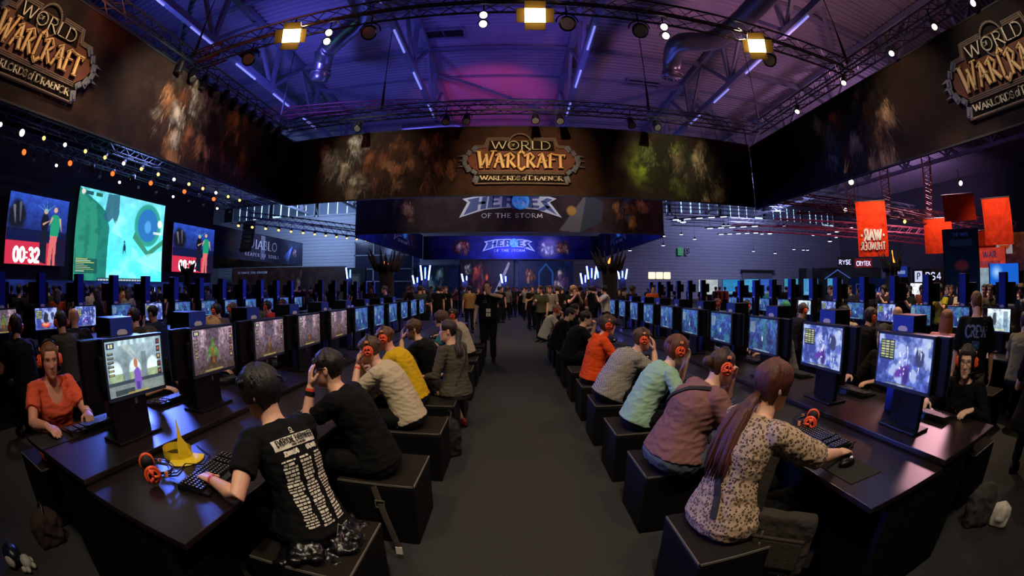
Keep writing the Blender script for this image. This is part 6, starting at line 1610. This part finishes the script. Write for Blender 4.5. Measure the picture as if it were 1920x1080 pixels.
def flat_text(mb, text, x, z, h, t, sx=.8, centre=True):
    """outline text cut into small flat quads so it can wrap on cloth"""
    tmp = MB(); W_ = letters(tmp, text, x, z, h, t, 0, .001, False, .14, 0, sx, centre, .15)
    vs = tmp.v
    for k in range(0, len(vs), 8):
        q = [(vs[k+i][0], 0, vs[k+i][2]) for i in range(4)]
        mb.add(q, [(0, 1, 2, 3)])
    return W_
def flat_rect(mb, x0, z0, x1, z1, nx=4, nz=2):
    vs = [(x0+(x1-x0)*i/nx, 0, z0+(z1-z0)*j/nz) for j in range(nz+1) for i in range(nx+1)]
    mb.add(vs, [(j*(nx+1)+i, j*(nx+1)+i+1, (j+1)*(nx+1)+i+1, (j+1)*(nx+1)+i) for j in range(nz) for i in range(nx)])
m_ink = mat('tee_ink', 'd8d2c0', .8)
R90 = PI/2
# --- left side of the aisle
F = figure(lean=(12, 26), head=(16, 14, 0), lh=(-.36, .27, .80), rh=(.17, .48, .80), lp=(-.8, -.7, -.6), hair='mop', fem=True, w=.96, skin='fair', seed=1, q=.005)
place(F, 'person with short black hair in a black tee, white printed list on the back', -.95, 1.60, math.radians(70), '0d0d0e', '0c0c0d', '0e0b0a')
wristband(F, 0, 'd8452c')
b = MB(); flat_rect(b, -.125, .055, .125, .10, 10, 2); decal(F, b, m_ink, 'shirt_print', .62, 0)
b = MB(); flat_text(b, 'EVERYONE EVERYWHERE', 0, .073, .022, .20, .62); flat_text(b, 'LETS NOT TALKING ABOUT', 0, .060, .008, .24, .6); decal(F, b, mat('tee_black', '0c0c0c', .9), 'shirt_print', .62, 0, -1, .008)
b = MB(); rr = random.Random(3)
flat_text(b, 'JONNYLEAD', -.058, .028, .018, .26, .55); flat_text(b, 'OTIS MARCH', .066, .028, .018, .26, .5)
for c in (-.088, -.005, .082):
    z = .012
    while z > -.29:
        h = rr.choice((.006, .008, .010)); wd = rr.uniform(.05, .072); x = c-wd/2
        while x < c+wd/2-.006:
            l = min(rr.uniform(.012, .03), c+wd/2-x); flat_rect(b, x, z-h, x+l, z, 2, 1); x += l+.004
        z -= h+.0055
decal(F, b, m_ink, 'shirt_print', .62, 0)
b = MB(); b.torus((0, 0, 0), .008, .002, (0, 1, 0), 14, 4); flat_rect(b, -.012, -.016, .012, -.012, 2, 1); decal(F, b, m_ink, 'shirt_print', .86, 0)
b = MB(); rr = random.Random(9)
for k in range(9):
    a = math.radians(100+k*20); p0 = Vector((.19*math.sin(a), .15*math.cos(a), .50+rr.uniform(-.03, .05)))
    b.tube([p0, p0+Vector((.06*math.sin(a), .05*math.cos(a), -.05)), p0+Vector((.09*math.sin(a)+rr.uniform(-.04, .04), .12*math.cos(a), -.028))], [.05, .055, .03], 8, True, .5)
me = voxel(b, .012, 2, 'tied_jacket', [M_GLOSS]); wrinkle(me, .02, (14, 14, 14)); link('tied_jacket', me, F.t)
b = MB()
for u0, u1, v0, v1 in ((-.03, .03, -.03, -.026), (-.03, .03, .026, .03), (-.03, -.026, -.03, .03), (.026, .03, -.03, .03)): flat_rect(b, u0+.03, v0, u1+.03, v1, 2, 1)
decal(F, b, m_ink, 'jacket_label', -.06, 0, -1, .05)
F = figure(lean=(20, 36), head=(0, 4, 0), lh=(-.085, .395, 1.03), lp=(-.15, .35, -1), lhand='cheek', rh=(.20, .50, .80), hair='short', skin='fair', seed=2, q=.005)
place(F, 'person in a plain black tee with glasses and watch, cheek on a hand', -.88, 2.50, R90, '0b0b0c', '0b0b0c', '130d0a', glasses='thick')
wristband(F, 0, 'd8452c', .9); wristband(F, 0, '0a0a0a', .80, .03, 'watch', .034)
F = figure(lean=(22, 40), head=(4, 8, 0), lh=(-.05, .43, .98), rh=(.05, .44, .97), lp=(-.4, .3, -1), rp=(.4, .3, -1), lhand='fist', rhand='fist', hair='crop', skin='fair', w=1.0, seed=3, q=.006)
place(F, 'person in a cream tee with an orange headset, hands before the mouth', -.90, 3.50, R90, 'b8a88c', '101012', '4a3020', headset_label='orange headset worn by the person in the cream tee')
wristband(F, 0, 'd8452c', .9)
F = figure(lean=(18, 36), head=(2, 10, 0), lh=(-.15, .50, .80), rh=(.2, .5, .80), hair='crop', skin='ruddy', w=1.03, seed=4, q=.007)
place(F, 'person in a bright yellow long tee with an orange headset', -1.02, 4.24, R90, 'c8a018', '14141a', '5a341c', headset_label='orange headset worn by the person in yellow')
F = figure(lean=(20, 34), head=(6, 4, 0), lh=(-.085, .42, 1.02), lp=(-.2, .4, -1), lhand='cheek', rh=(.18, .48, .8), hair='short', skin='fair', w=1.1, seed=5, q=.007, beard='3a2416')
place(F, 'bearded person with brown hair in a black tee leaning the face on a hand', -.92, 5.12, R90, '0e0e10', '101014', '4a2c18', glasses='thin')
F = figure(lean=(2, 10), head=(28, 2, 0), lh=(-.14, .3, .66), rh=(.16, .28, .64), sleeve='long', hair='tied', ponytail=('tail', .14), fem=True, w=.96, skin='fair', seed=6, q=.006, hip=.53, barelegs=True, skirt=True, legs=[((-.10, .40, .50), (-.10, .36, .085)), ((.2, .28, .50), (.26, .12, .085))], flare=.06)
place(F, 'person in a grey cardigan and skirt with glasses and tied dark hair, seen from behind', -.62, 4.60, math.radians(62), '4c463c', '33302a', '22140e', '7a2420', glasses='thin')
strap(F, [(.14-.28*k/8, .92-.75*k/8, -1) for k in range(9)], .012, '1a1512', 'bag_strap')
F = figure(lean=(10, 22), head=(0, 4, 0), lh=(-.18, .5, .8), rh=(.18, .5, .8), hair='mop', skin='fair', seed=7, q=.008)
place(F, 'person in a teal tee with a brown bowl haircut and glasses', -.86, 6.25, R90, '2f6a78', '101014', '4a2c1c', glasses='thick')
F = figure(lean=(14, 30), head=(0, 4, 0), lh=(-.06, .40, 1.0), lp=(-.3, .4, -1), lhand='fist', rh=(.18, .5, .8), sleeve='long', hair='short', skin='fair', seed=8, q=.008)
place(F, 'person in a white long-sleeved shirt with an orange headset, farthest on the left benches', -.80, 7.45, R90, 'b8ac94', '101014', '1c120c', headset_label='orange headset worn by the person in the white long-sleeved shirt')
# --- right side of the aisle
F = figure(lean=(10, 24), head=(-6, 8, 0), lh=(-.16, .46, .8), rh=(.25, .585, .80), rp=(.9, -.3, -.5), rhand='mouse', sleeve='elbow', hair='lowtied', ponytail=('tail', .40), fem=True, w=1.06, skin='fair', seed=11, q=.005, shirtmat=leopard(), lowshirt=-.2, flare=.05, hem=.004, twist=-4)
place(F, 'person in a leopard-print top with a long auburn ponytail reaching for the mouse', 1.06, 1.68, math.radians(-80), 'b89878', '0e0e10', '4a2014')
LEO = F
F = figure(lean=(20, 38), head=(0, 12, 0), lh=(-.06, .44, 1.03), lp=(-.3, .4, -1), lhand='fist', rh=(.20, .52, .8), sleeve='three', hair='tied', ponytail=('bun', 0), fem=True, w=1.28, skin='fair', seed=12, q=.006, belly=.04, lowshirt=-.02)
place(F, 'person in a mauve long-sleeved top and jeans with a bun, headset and a diagonal strap', 1.08, 2.54, -R90, '7a5450', '4a545c', '3a2014', headset_label='orange headset worn by the person in the mauve top')
strap(F, [(-.15+.30*k/9, .50+.42*k/9, -1) for k in range(10)], .035, '0c0b0b', 'bag_strap')
F = figure(lean=(22, 40), head=(4, 10, 0), lh=(-.07, .46, 1.0), lp=(-.3, .4, -1), lhand='cheek', rh=(.15, .42, .80), rp=(.8, -.2, -.6), hair='mop', skin='pale', w=.93, seed=13, q=.006, hem=.006)
place(F, 'slim person in a mint green tee with an orange headset leaning on one hand', 1.08, 3.42, -R90, '8fae94', '0d0d10', '5a2a18', headset_label='orange headset worn by the person in the mint tee')
F = figure(lean=(24, 44), head=(0, 4, 0), rh=(.085, .46, .98), rp=(.3, .4, -1), rhand='cheek', lh=(-.18, .5, .8), hair='short', skin='fair', w=1.22, belly=.05, seed=14, q=.007, shirtmat=checks(), sleeve='elbow')
place(F, 'stout person in a grey checked shirt with an orange headset, chin on a hand', 1.04, 4.36, -R90, '8f877c', '0c0c0e', '4a3020', headset_label='orange headset worn by the person in the checked shirt')
F = figure(lean=(8, 22), head=(0, 6, 0), lh=(-.18, .5, .8), rh=(.18, .5, .8), sleeve='long', hood=True, hair='mop', skin='fair', seed=15, q=.008, hem=.008)
place(F, 'person in a bright orange hooded sweatshirt with an orange headset', 1.02, 5.25, -R90, 'd84818', '101014', '3a2414', headset_label='orange headset worn by the person in the orange hoodie')
F = figure(lean=(16, 32), head=(0, 2, 0), lh=(-.06, .42, 1.0), lp=(-.2, .4, -1), lhand='fist', rh=(.10, .50, .80), rp=(.8, 0, -.6), hair='short', skin='fair', w=1.12, seed=16, q=.008)
place(F, 'stout person in a black shirt with glasses, one forearm along the right desk', .95, 6.9, -R90, '0d0d0f', '0d0d0f', '17100c', glasses='thick')
F = figure(lean=(16, 34), head=(0, 16, 0), lh=(-.15, .46, .82), rh=(.16, .46, .82), hair='short', skin='fair', seed=17, q=.01, sleeve='short')
place(F, 'person in a black tee with a red and white print down the back, head bowed', .85, 8.3, -R90, '0e0e10', '0d0d0f', '1f130c')
b = MB(); rr = random.Random(4)
for k in range(12): flat_rect(b, -.02+rr.uniform(-.03, .01), .03*k, .03+rr.uniform(-.02, .03), .03*k+.022, 2, 1)
decal(F, b, mat('print_redwhite', 'c0504a', .8, nscale=30, namt=.6), 'shirt_print', .15, 0)
F = figure(lean=(18, 34), head=(0, 8, 0), lh=(-.06, .42, 1.0), lp=(-.2, .4, -1), lhand='fist', rh=(.16, .5, .82), hair='short', skin='fair', seed=18, q=.01, sleeve='long')
place(F, 'person in a white top with fair hair and a headset, farthest on the right benches', .74, 9.7, -R90, 'c8bca8', '1a2430', '8a6a44', headset_label='orange headset worn by the fair-haired person in white')
F = figure(lean=(6, 14), head=(0, 6, 0), lh=(-.16, .42, 1.14), lp=(-.6, .3, -.6), rh=(.16, .46, .82), lhand='fist', hair='short', skin='fair', seed=19, q=.01)
place(F, 'person in dark clothes raising an orange object beside the farthest right benches', 1.2, 9.0, -R90, '141416', '0d0d0f', '20140e')
# --- standing staff
F = figure(sit=False, lean=(0, 4), head=(-14, 10, 0), lh=(-.05, .17, 1.50), lp=(-1, .35, -.15), lhand='fist', rh=(.30, .06, .90), rp=(.6, -.8, 0), rhand='rest', hair='balding', skin='fair', w=1.12, sc=1.05, hip=.98, belly=.03, seed=20, q=.007)
place(F, 'balding person in black standing in the aisle with a lanyard, hand at the mouth', -.53, 9.5, PI+.06, '0b0b0c', '131416', '2a1c14')
b = MB(); b.tube([(-.07, .13, 1.46), (-.03, .165, 1.32), (0, .17, 1.22)], .005, 6); b.tube([(.07, .13, 1.46), (.03, .165, 1.32), (0, .17, 1.22)], .005, 6); obj('lanyard', b, m_cable, F.t)
b = MB(); b.box((.0, .175, 1.16), (.10, .006, .075)); b.box((.0, .175, 1.065), (.10, .006, .075)); obj('pass_card', b, mat('card_cream', 'd8d0bc', .6), F.t)
b = MB(); flat_text(b, 'CREW', -.07, .0, .02, .2, .9); flat_rect(b, -.12, -.03, -.03, -.022, 3, 1); decal(F, b, mat('dim_ink', '6a6a72', .8), 'shirt_print', .72, 0, 1)
F = figure(sit=False, lean=(0, 6), head=(6, 4, 0), lh=(-.27, .06, .80), rh=(.27, .06, .80), rhand='rest', lhand='rest', hair='crop', skin='fair', w=1.10, sc=.96, hip=.88, seed=21, q=.007, sleeve='elbow')
place(F, 'person with cropped ginger hair standing with CREW printed on a black shirt back', 4.55, 2.02, math.radians(-62), '0a0a0b', '6a6454', '6a4020')
b = MB(); flat_text(b, 'CREW', 0, .0, .105, .2, .74); decal(F, b, mat('crew_ink', '5a667c', .7, nscale=30, namt=.6), 'shirt_print', .60, 0)
b = MB(); flat_rect(b, -.05, -.115, .05, -.035, 4, 4); decal(F, b, mat('crew_patch', '1c3a4c', .7), 'shirt_print', .60, 0); b = MB(); flat_text(b, 'CREW', 0, -.085, .018, .2, .6); decal(F, b, mat('crew_ink2', '4a90a8', .7), 'shirt_print', .60, 0, -1, .008)
# --- outer sides of the aisle desks
F = figure(lean=(4, 14), head=(-14, 6, 0), lh=(-.13, .46, .845), rh=(.29, .50, .845), rhand='mouse', hair='tied', ponytail=('bun', 0), fem=True, w=1.16, skin='ruddy', seed=22, q=.005, hip=.53, scoop=.105, browc='6a4428')
place(F, 'person in a coral tee with an orange headset facing the left desk corner', -3.20, 1.36, -R90, 'd8583c', '14141a', '6a4020', headset_label='orange headset worn by the person in the coral tee')
F = figure(lean=(6, 18), head=(16, 2, 0), lh=(-.22, .34, .845), rh=(.24, .40, .845), rhand='mouse', sleeve='long', hair='long', fem=True, w=.92, skin='pale', seed=23, q=.005, hip=.52, sc=.95, browc='20140e')
place(F, 'person with long dark hair, glasses and headset in a black jumper with a gold print', 3.36, 1.50, R90, '0c0c0d', '101014', '1c100c', glasses='thin', headset_label='orange headset worn by the long-haired person in the black jumper')
b = MB(); rr = random.Random(6)
for k in range(70):
    a, r = rr.uniform(0, 2*PI), abs(rr.gauss(0, .05)); x, z = r*math.cos(a)*1.2, r*math.sin(a); s = max(.002, .012-r*.11); flat_rect(b, x-s, z-s, x+s, z+s, 1, 1)
decal(F, b, mat('gold_ink', 'b89040', .7), 'shirt_print', .48, 0, 1)
F = figure(lean=(4, 14), head=(0, 6, 0), lh=(-.22, .42, .845), rh=(.14, .44, .845), lhand='mouse', hair='short', skin='fair', seed=24, q=.007)
place(F, 'person in black hidden behind the first left monitors, only the forearms in view', -3.26, 2.58, -R90, '0c0c0d', '101012', '1c120c')
wristband(F, 0, 'd8452c', .9)
F = figure(lean=(4, 14), head=(0, 6, 0), lh=(-.14, .42, .845), rh=(.22, .40, .845), rhand='mouse', hair='short', sleeve='long', skin='fair', seed=25, q=.007)
place(F, 'person in a dark long-sleeved top behind the first right monitors, hand on the mouse', 3.52, 2.66, R90, '1c1610', '101012', '2a1a12')

# ------------------------------------------------------------------ seated and standing players farther off (shared figures in their own colours)
PR = {}
def proto(k):
    if k in PR: return PR[k]
    A = dict(q=.011, shirtq=.014)
    D = {
     'sit': dict(lean=(14, 30), head=(0, 8, 0), lh=(-.16, .48, .82), rh=(.18, .48, .82), hair='short'),
     'sitlong': dict(lean=(12, 26), head=(6, 6, 0), lh=(-.16, .46, .82), rh=(.18, .46, .82), hair='long', fem=True),
     'sitmop': dict(lean=(16, 34), head=(-6, 8, 0), lh=(-.16, .48, .82), rh=(.18, .48, .82), hair='mop', w=1.1),
     'sitchin': dict(lean=(12, 26), head=(12, 2, 0), lh=(-.07, .40, .99), lp=(-.3, .4, -1), lhand='cheek', rh=(.18, .46, .82), hair='crop', skin='tan'),
     'sitbald': dict(lean=(10, 22), head=(8, 4, 0), lh=(-.16, .46, .82), rh=(.18, .46, .82), hair='bald', w=1.12),
     'stand': dict(sit=False, lean=(0, 6), head=(0, 4, 0), lhand='rest', rhand='rest', hair='short'),
     'standarms': dict(sit=False, lean=(-2, 4), head=(8, 2, 0), lh=(.10, .24, 1.15), rh=(-.10, .26, 1.18), lp=(-1, .1, -.3), rp=(1, .1, -.3), lhand='rest', rhand='rest', hair='crop', w=1.1, skin='tan'),
     'standlong': dict(sit=False, lean=(0, 6), head=(-10, 4, 0), lhand='rest', rhand='rest', hair='long', fem=True, sc=.94, hip=.9),
     'standphone': dict(sit=False, lean=(2, 8), head=(4, 4, 0), lh=(-.06, .32, 1.42), rh=(.08, .32, 1.42), lhand='fist', rhand='fist', hair='mop'),
     'standbag': dict(sit=False, lean=(2, 10), head=(-16, 2, 0), rh=(.10, .2, 1.2), rhand='fist', lhand='rest', hair='short', w=1.08, skin='fair'),
     'standdark': dict(sit=False, lean=(0, 4), head=(20, 0, 0), lhand='rest', rhand='rest', hair='mop', skin='dark'),
    }[k]
    PR[k] = figure(seed=40+len(PR), **A, **D); PR[k].eyes = None; return PR[k]
def extra(kind, label, x, y, rz, shirt, hairc='20140e', hs=None, group=None, pants='121216', k=1.):
    F = proto(kind); place(F, label, x, y, rz, shirt, pants, hairc, group=group, headset_label=hs, k=k)
seated = [
 # left: between the aisle desks and the second row, facing away (rz 90) or the aisle (-90)
 ('sit', 'person in a grey jacket with an orange headset seated behind the coral-shirted one', -5.10, 2.62, R90, '3c3834', '1c1410', 1),
 ('sitmop', 'person in a dark hooded top with an orange headset at the left frame edge', -5.05, 1.80, R90, '0f0f12', '1c1410', 1),
 ('sitbald', 'bald person in dark clothes seated beside the grey-jacketed one', -5.5, 2.95, R90-.5, '1a1a20', '201610', 0),
 ('sit', 'person in a brown top with an orange headset behind the first left monitor', -4.95, 3.98, R90, '3a2c22', '17110d', 1),
 ('sitchin', 'person in a navy shirt leaning at the second row on the left', -5.4, 4.75, R90, '1c2438', '120d0a', 0),
 ('sitmop', 'fair-haired person with a headset just over the left monitor backs', -3.30, 3.42, -R90, '2a2a2e', '9a7048', 1),
 ('sit', 'person in a khaki top with dark hair seen over the left monitors', -5.0, 6.15, R90, '5a4c38', '120d0a', 1),
 ('sitmop', 'person in charcoal with a headset seen over the left monitors', -5.2, 6.95, R90, '1c1c20', '5a4030', 1),
 ('sit', 'person in a red tee with a headset at the second row on the left', -5.0, 8.0, R90, 'b03020', '120d0a', 1),
 ('sitlong', 'person in a pale patterned top at the second row on the left', -5.1, 8.8, R90, '8a7068', '3a2418', 1),
 ('sitmop', 'small brown-clad person seated far along the second row on the left', -5.2, 10.6, R90, '4a3c30', '17110d', 0),
 ('sitchin', 'person in a pale tee, chin on hand, on the outer side of the left desks', -3.32, 8.4, -R90, 'c0b094', '3a2418', 0),
 ('sitmop', 'person in dark clothes beside the cream-tee one on the outer left side', -3.4, 9.3, -R90, '141418', '3a2418', 0),
 ('sit', 'person in black working a keyboard behind the third left monitor', -3.3, 4.4, -R90, '101012', '120d0a', 0),
 # right
 ('sitlong', 'person in an orange jacket with hands at the face on the outer right side', 3.5, 8.7, R90, 'd85020', '1c100c', 0),
 ('sitchin', 'person in black with an orange headset beside the orange-jacketed one', 3.6, 9.6, R90, '101014', '17110d', 1),
 ('sit', 'person in a grey-sleeved top behind the third right monitor', 3.5, 4.5, R90, '6a6660', '17110d', 0),
 ('sitmop', 'person in black with red lettering and a headset behind the second right monitor', 4.9, 4.4, -R90, '17100f', '2a1812', 1),
 ('sitbald', 'bald person leaning to a screen behind the nearest right monitor', 5.2, 3.95, -R90, '4a463c', '3a2c20', 0),
 ('sitlong', 'ginger long-haired person in a pink top in front of the CREW shirt', 5.0, 2.85, -R90, 'c88070', '8a4a24', 0),
 ('sitlong', 'person with bright green hair at the second row on the right', 5.2, 7.1, -R90, '203028', '1f8a58', 0),
 ('sit', 'brown-haired person with a headset next to the green-haired one', 5.0, 6.3, -R90, '1c1c20', '4a2818', 1),
 ('sitmop', 'reddish-haired person with a headset far along the second row on the right', 5.2, 10.4, -R90, '2a2220', '6a3420', 1),
 ('sit', 'dark-haired person with a headset between the kiosk columns on the right', 5.1, 8.6, -R90, '17171c', '17110d', 1),
 ('sitchin', 'person in a white tee with a headset, hand at the chin, beyond the right desks', 5.35, 5.05, R90+.3, 'c0ac94', '17110d', 1),
 ('sitlong', 'brown-haired person in shadow at the right frame edge', 4.1, .95, -R90, '0c0c0e', '2a1a12', 0),
 ('sit', 'person in olive at a screen right of the CREW shirt', 5.9, 1.75, -R90, '6a6448', '17110d', 0),
]
for k, lab, x, y, rz, sh, hc, hs in seated:
    extra(k, lab, x, y, rz, sh, hc, ('orange headset on the '+lab.replace(' with an orange headset', '').replace(' with a headset', '').replace(' and a headset', '').replace(', hand at the chin,', '').replace('person in', 'one in').replace(' seen over', ' over').replace('second row on the left', 'left second row').replace('second row on the right', 'right second row').replace(' with dark hair', '')) if hs else None, k=1.07)
standers = [
 ('standphone', 'standing person in a white tee between the left columns and the stage', -8.9, 4.9, R90-.2, 'b0a898', '17110d'),
 ('standbag', 'standing person in a cream tee with a dark backpack before the stage', -9.6, 5.8, R90, 'a89c88', '17110d'),
 ('stand', 'standing person seen from behind in black among the left columns', -8.6, 3.3, R90, '14120f', '120d0a'),
 ('standlong', 'standing person in a rust red top by the left columns', -9.2, 4.4, R90-.3, '8a3418', '2a1a12'),
 ('stand', 'standing person in a green tee in the crowd right of the aisle', 8.8, 12.6, -R90+.3, '4a9a78', '17110d'),
 ('standarms', 'standing person in a teal tee watching over the right columns', 9.0, 6.4, R90, '3a7a80', '2a1a10'),
 ('standarms', 'standing dark-skinned person in a cream jacket among the right columns', 9.4, 4.65, R90+.2, 'b8a48c', '0c0a09'),
 ('stand', 'standing person in an olive jacket right of the cream jacket', 9.2, 3.65, R90, '4a4438', '3a2a1c'),
 ('stand', 'standing person in a grey shirt half hidden behind the CREW shirt', 8.6, 2.75, R90+.1, '7a7468', '17110d'),
 ('standarms', 'standing person with arms folded in maroon near the blue booth front', 9.6, 5.9, R90, '4a1c16', '3a2a1c'),
 ('standlong', 'standing long-haired person in black smiling near the blue booth front', 9.1, 5.5, R90+.2, '14110f', '17100c'),
 ('stand', 'standing person in a brown jumper before the face-square booth sign', 10.4, 6.3, R90, '4a3020', '17110d'),
 ('standphone', 'standing person holding a bright yellow-green item near the right columns', 8.9, 5.05, R90, 'a8a030', '17110d'),
 ('stand', 'standing person in an orange tee far right of the aisle', 5.0, 14.6, PI, 'd86028', '17110d'),
 ('standarms', 'standing person in a grey top left of the standing man, back turned', -2.9, 13.2, 0, '34353a', '2a1a10'),
 ('stand', 'standing person in a tan top behind the standing man', -1.55, 15.5, .4, '8a6840', '17110d'),
 ('standphone', 'standing fair-haired person in black with arms crossed right of the aisle end', 1.75, 12.4, PI+.4, '121214', 'b08a58'),
 ('standbag', 'standing person in a camouflage top right of the aisle end', .9, 13.0, PI-.6, '4a4a38', '3a2a1c'),
 ('stand', 'standing person in pale clothes beside the camouflage top', 1.25, 13.6, PI-.5, '8a8078', '3a2a1c'),
 ('standphone', 'standing person in white with a black cap right of the aisle end', 2.9, 12.9, R90, 'b8b0a4', '0c0a09'),
 ('standlong', 'standing dark-clad person just left of the right tree prop', 3.9, 15.2, PI, '1c1820', '17110d'),
]
for k, lab, x, y, rz, sh, hc in standers: extra(k, lab, x, y, rz, sh, hc)
rr = random.Random(21); taken = [(s[2], s[3]) for s in standers]
KS = ['stand', 'standarms', 'standlong', 'standphone', 'standbag', 'standdark', 'stand']
DK = ['0f0f12', '15151a', '1c1a18', '121620', '1a1214', '0d0d0f', '22201e', '2a2a30', '101418', '302420']
LT = ['6a6460', '7a4030', '3a4a6a', '8a8278', '50402c', '2a4a50']
def crowd(n, box, face, label, group, light=.2, mixed=False):
    c = 0; tries = 0
    while c < n and tries < 6000:
        tries += 1
        x, y = rr.uniform(box[0], box[1]), rr.uniform(box[2], box[3])
        if any((x-a)**2+(y-b_)**2 < .30 for a, b_ in taken): continue
        if abs(abs(x)-7.05) < 1.3 and y < 22: continue
        if (x-11.4)**2+(y-8.65)**2 < 1.2 or (x+15.2)**2+(y-15.3)**2 < 1.2 or min((x+5.3)**2, (x-4.05)**2)+(y-17.4)**2 < 1.: continue
        taken.append((x, y)); c += 1
        extra(rr.choice(KS), label, x, y, face+rr.uniform(-.7, .7)+(PI if mixed and rr.random() < .55 else 0), rr.choice(LT) if rr.random() < light else rr.choice(DK), rr.choice(['120d0a', '17110d', '2a1a12', '4a3020', '20140e']), None, group)
crowd(62, (-18.5, -8.6, 3.2, 15.5), R90, 'dim spectator standing in the crowd before the big stage screens', 'crowd before the stage')
crowd(26, (-15, -8.6, 15.5, 28), R90-.6, 'dim spectator standing farther back toward the purple mural', 'crowd toward the purple mural')
crowd(58, (-5.6, 5.6, 12.6, 27), .0, 'dim visitor standing in the crowd closing off the aisle', 'crowd at the aisle end', .25, True)
crowd(30, (8.5, 16, 10, 26), -R90+.8, 'dim visitor standing far right before the lit blue displays', 'crowd before the lit displays', .3, True)
crowd(46, (8.4, 13.5, 2.2, 9.6), R90, 'dim onlooker standing beyond the kiosk columns on the right', 'onlookers beyond the right columns', .25)

# ------------------------------------------------------------------ bags and small things on the floor and benches
M_BAG = mat('canvas_bag', '2a221a', .9, nscale=50, namt=.35, bump=.3)
t = thing('shoulder_bag', 'brown canvas shoulder bag hanging at the leopard-print hip', 'bag', (1.27, 1.42, .28), math.radians(-44))
b = MB(); b.bbox((0, 0, .15), (.36, .09, .36), .03); me = voxel(b, .01, 3, 'bag_body', [M_BAG]); wrinkle(me, .014, (12, 12, 12)); link('bag_body', me, t)
b = MB(); b.bbox((.0, -.055, .12), (.27, .03, .17), .012); b.bbox((0, -.06, .21), (.28, .02, .012), .004); obj('front_pocket', b, M_BAG, t)
for z in (.235, .165): b = MB(); b.bbox((-.09, -.075, z), (.012, .008, .04), .003); obj('zip_pull', b, mat('zip_metal', 'b0a890', .35, metal=.8), t)
b = MB(); pts = [(-.16, -.02, .3), (-.15, -.03, .45), (-.13, -.02, .62)]
b.tube(pts, .03, 8, True, .18, (0, 1, 0)); obj('hanging_strap', b, M_BAG, t)
strap(LEO, [(.10-.02*k, .05+.09*k, -1) for k in range(9)], .038, '241c15', 'bag_strap', .012)
t = thing('belt_strap', 'dark webbing bag strap with a metal buckle hanging between the two nearest left benches', 'strap', (-.70, 2.2, 0))
b = MB(); n = 14; P = [(-.02-.0*k, .14-.022*k*.6, .44-.30*(k/n)**1.2) for k in range(n+1)]; P = [(-.14+.012*k, .06-.012*k, .45-.024*k) for k in range(n+1)]
b.tube(P, .022, 8, True, .12, (0, 1, 0)); obj('webbing', b, mat('webbing', '2c251c', .9, nscale=120, namt=.3), t)
b = MB(); q = Vector(P[4]); 
for dx, dz, sx_, sz in ((0, .024, .06, .006), (0, -.024, .06, .006), (.028, 0, .006, .05), (-.028, 0, .006, .05)): b.box(q+Vector((dx, -.006, dz)), (sx_, .006, sz))
obj('buckle', b, mat('zip_metal', 'b0a890', .35, metal=.8), t)
b = MB(); q = Vector(P[-1]); b.loft([[(q.x+a*.02, q.y-.005, q.z+c) for a in (-1, 1)]+[(q.x+a*.02, q.y+.004, q.z+c) for a in (1, -1)] for a, c in ((0, .0), (0, -.03), (0, -.055))]); obj('paper_tag', b, mat('card_cream', 'd8d0bc', .6), t)
def sack(label, loc, s, col, name='backpack', cat='bag', seed=1, flat=.6, parts=True):
    t = thing(name, label, cat, loc, seed)
    b = MB(); b.ball((0, 0, s[2]*.5), (s[0]/2, s[1]/2, s[2]/2), 10); b.bbox((0, 0, s[2]*.3), (s[0]*.9, s[1]*.8, s[2]*.6), .04); me = voxel(b, .012, 3, 'bag_body', [mat('sack_'+col, col, .85, nscale=40, namt=.35)]); wrinkle(me, .025, (9, 9, 9), seed); a = coords(me); a[:, 2] = np.maximum(a[:, 2], .003); me.vertices.foreach_set('co', a.ravel()); link('bag_body', me, t)
    if parts: b = MB(); b.tube([(-.06, 0, s[2]*.92), (-.03, -.02, s[2]*1.12), (.04, -.02, s[2]*1.1), (.07, 0, s[2]*.9)], .012, 7); obj('handle', b, m_cable, t)
    return t
sack('black backpack on the floor beside the third left bench', (-.62, 3.98, 0), (.28, .24, .40), '0d0c0c', seed=2)
sack('brown leather handbag slumped at the outer left desk corner', (-2.98, .86, 0), (.20, .34, .26), '2c1c14', 'handbag', 'bag', 3)
t = sack('grey jacket bundle leaning by the outer right desk corner', (3.22, .98, 0), (.16, .34, .34), '3a3834', 'jacket_bundle', 'jacket', 4, parts=False)
t = sack('crumpled white and black patterned plastic bag on the floor at the right', (3.40, .78, 0), (.22, .22, .17), 'c8c4b8', 'plastic_bag', 'bag', 5, parts=False)
t = thing('soft_toy', 'small dark blue and white soft toy bundle on the floor at the bottom left corner', 'toy', (-2.96, .40, 0), .4)
b = MB(); b.ball((0, 0, .075), (.10, .085, .075), 10); obj('toy_head', b, mat('toy_navy', '14202c', .3), t, True)
b = MB(); b.ball((.02, -.07, .06), (.06, .03, .045), 8); b.ball((.14, .03, .05), (.06, .05, .05), 8); obj('toy_body', b, mat('toy_white', 'b8b4a8', .5), t, True)
b = MB()
for dx, dy in ((.20, .05), (.19, -.02), (.14, .09), (.15, -.04)): b.ball((dx, dy, .03), (.03, .022, .022), 6)
obj('toy_paws', b, mat('toy_white', 'b8b4a8', .5), t, True)
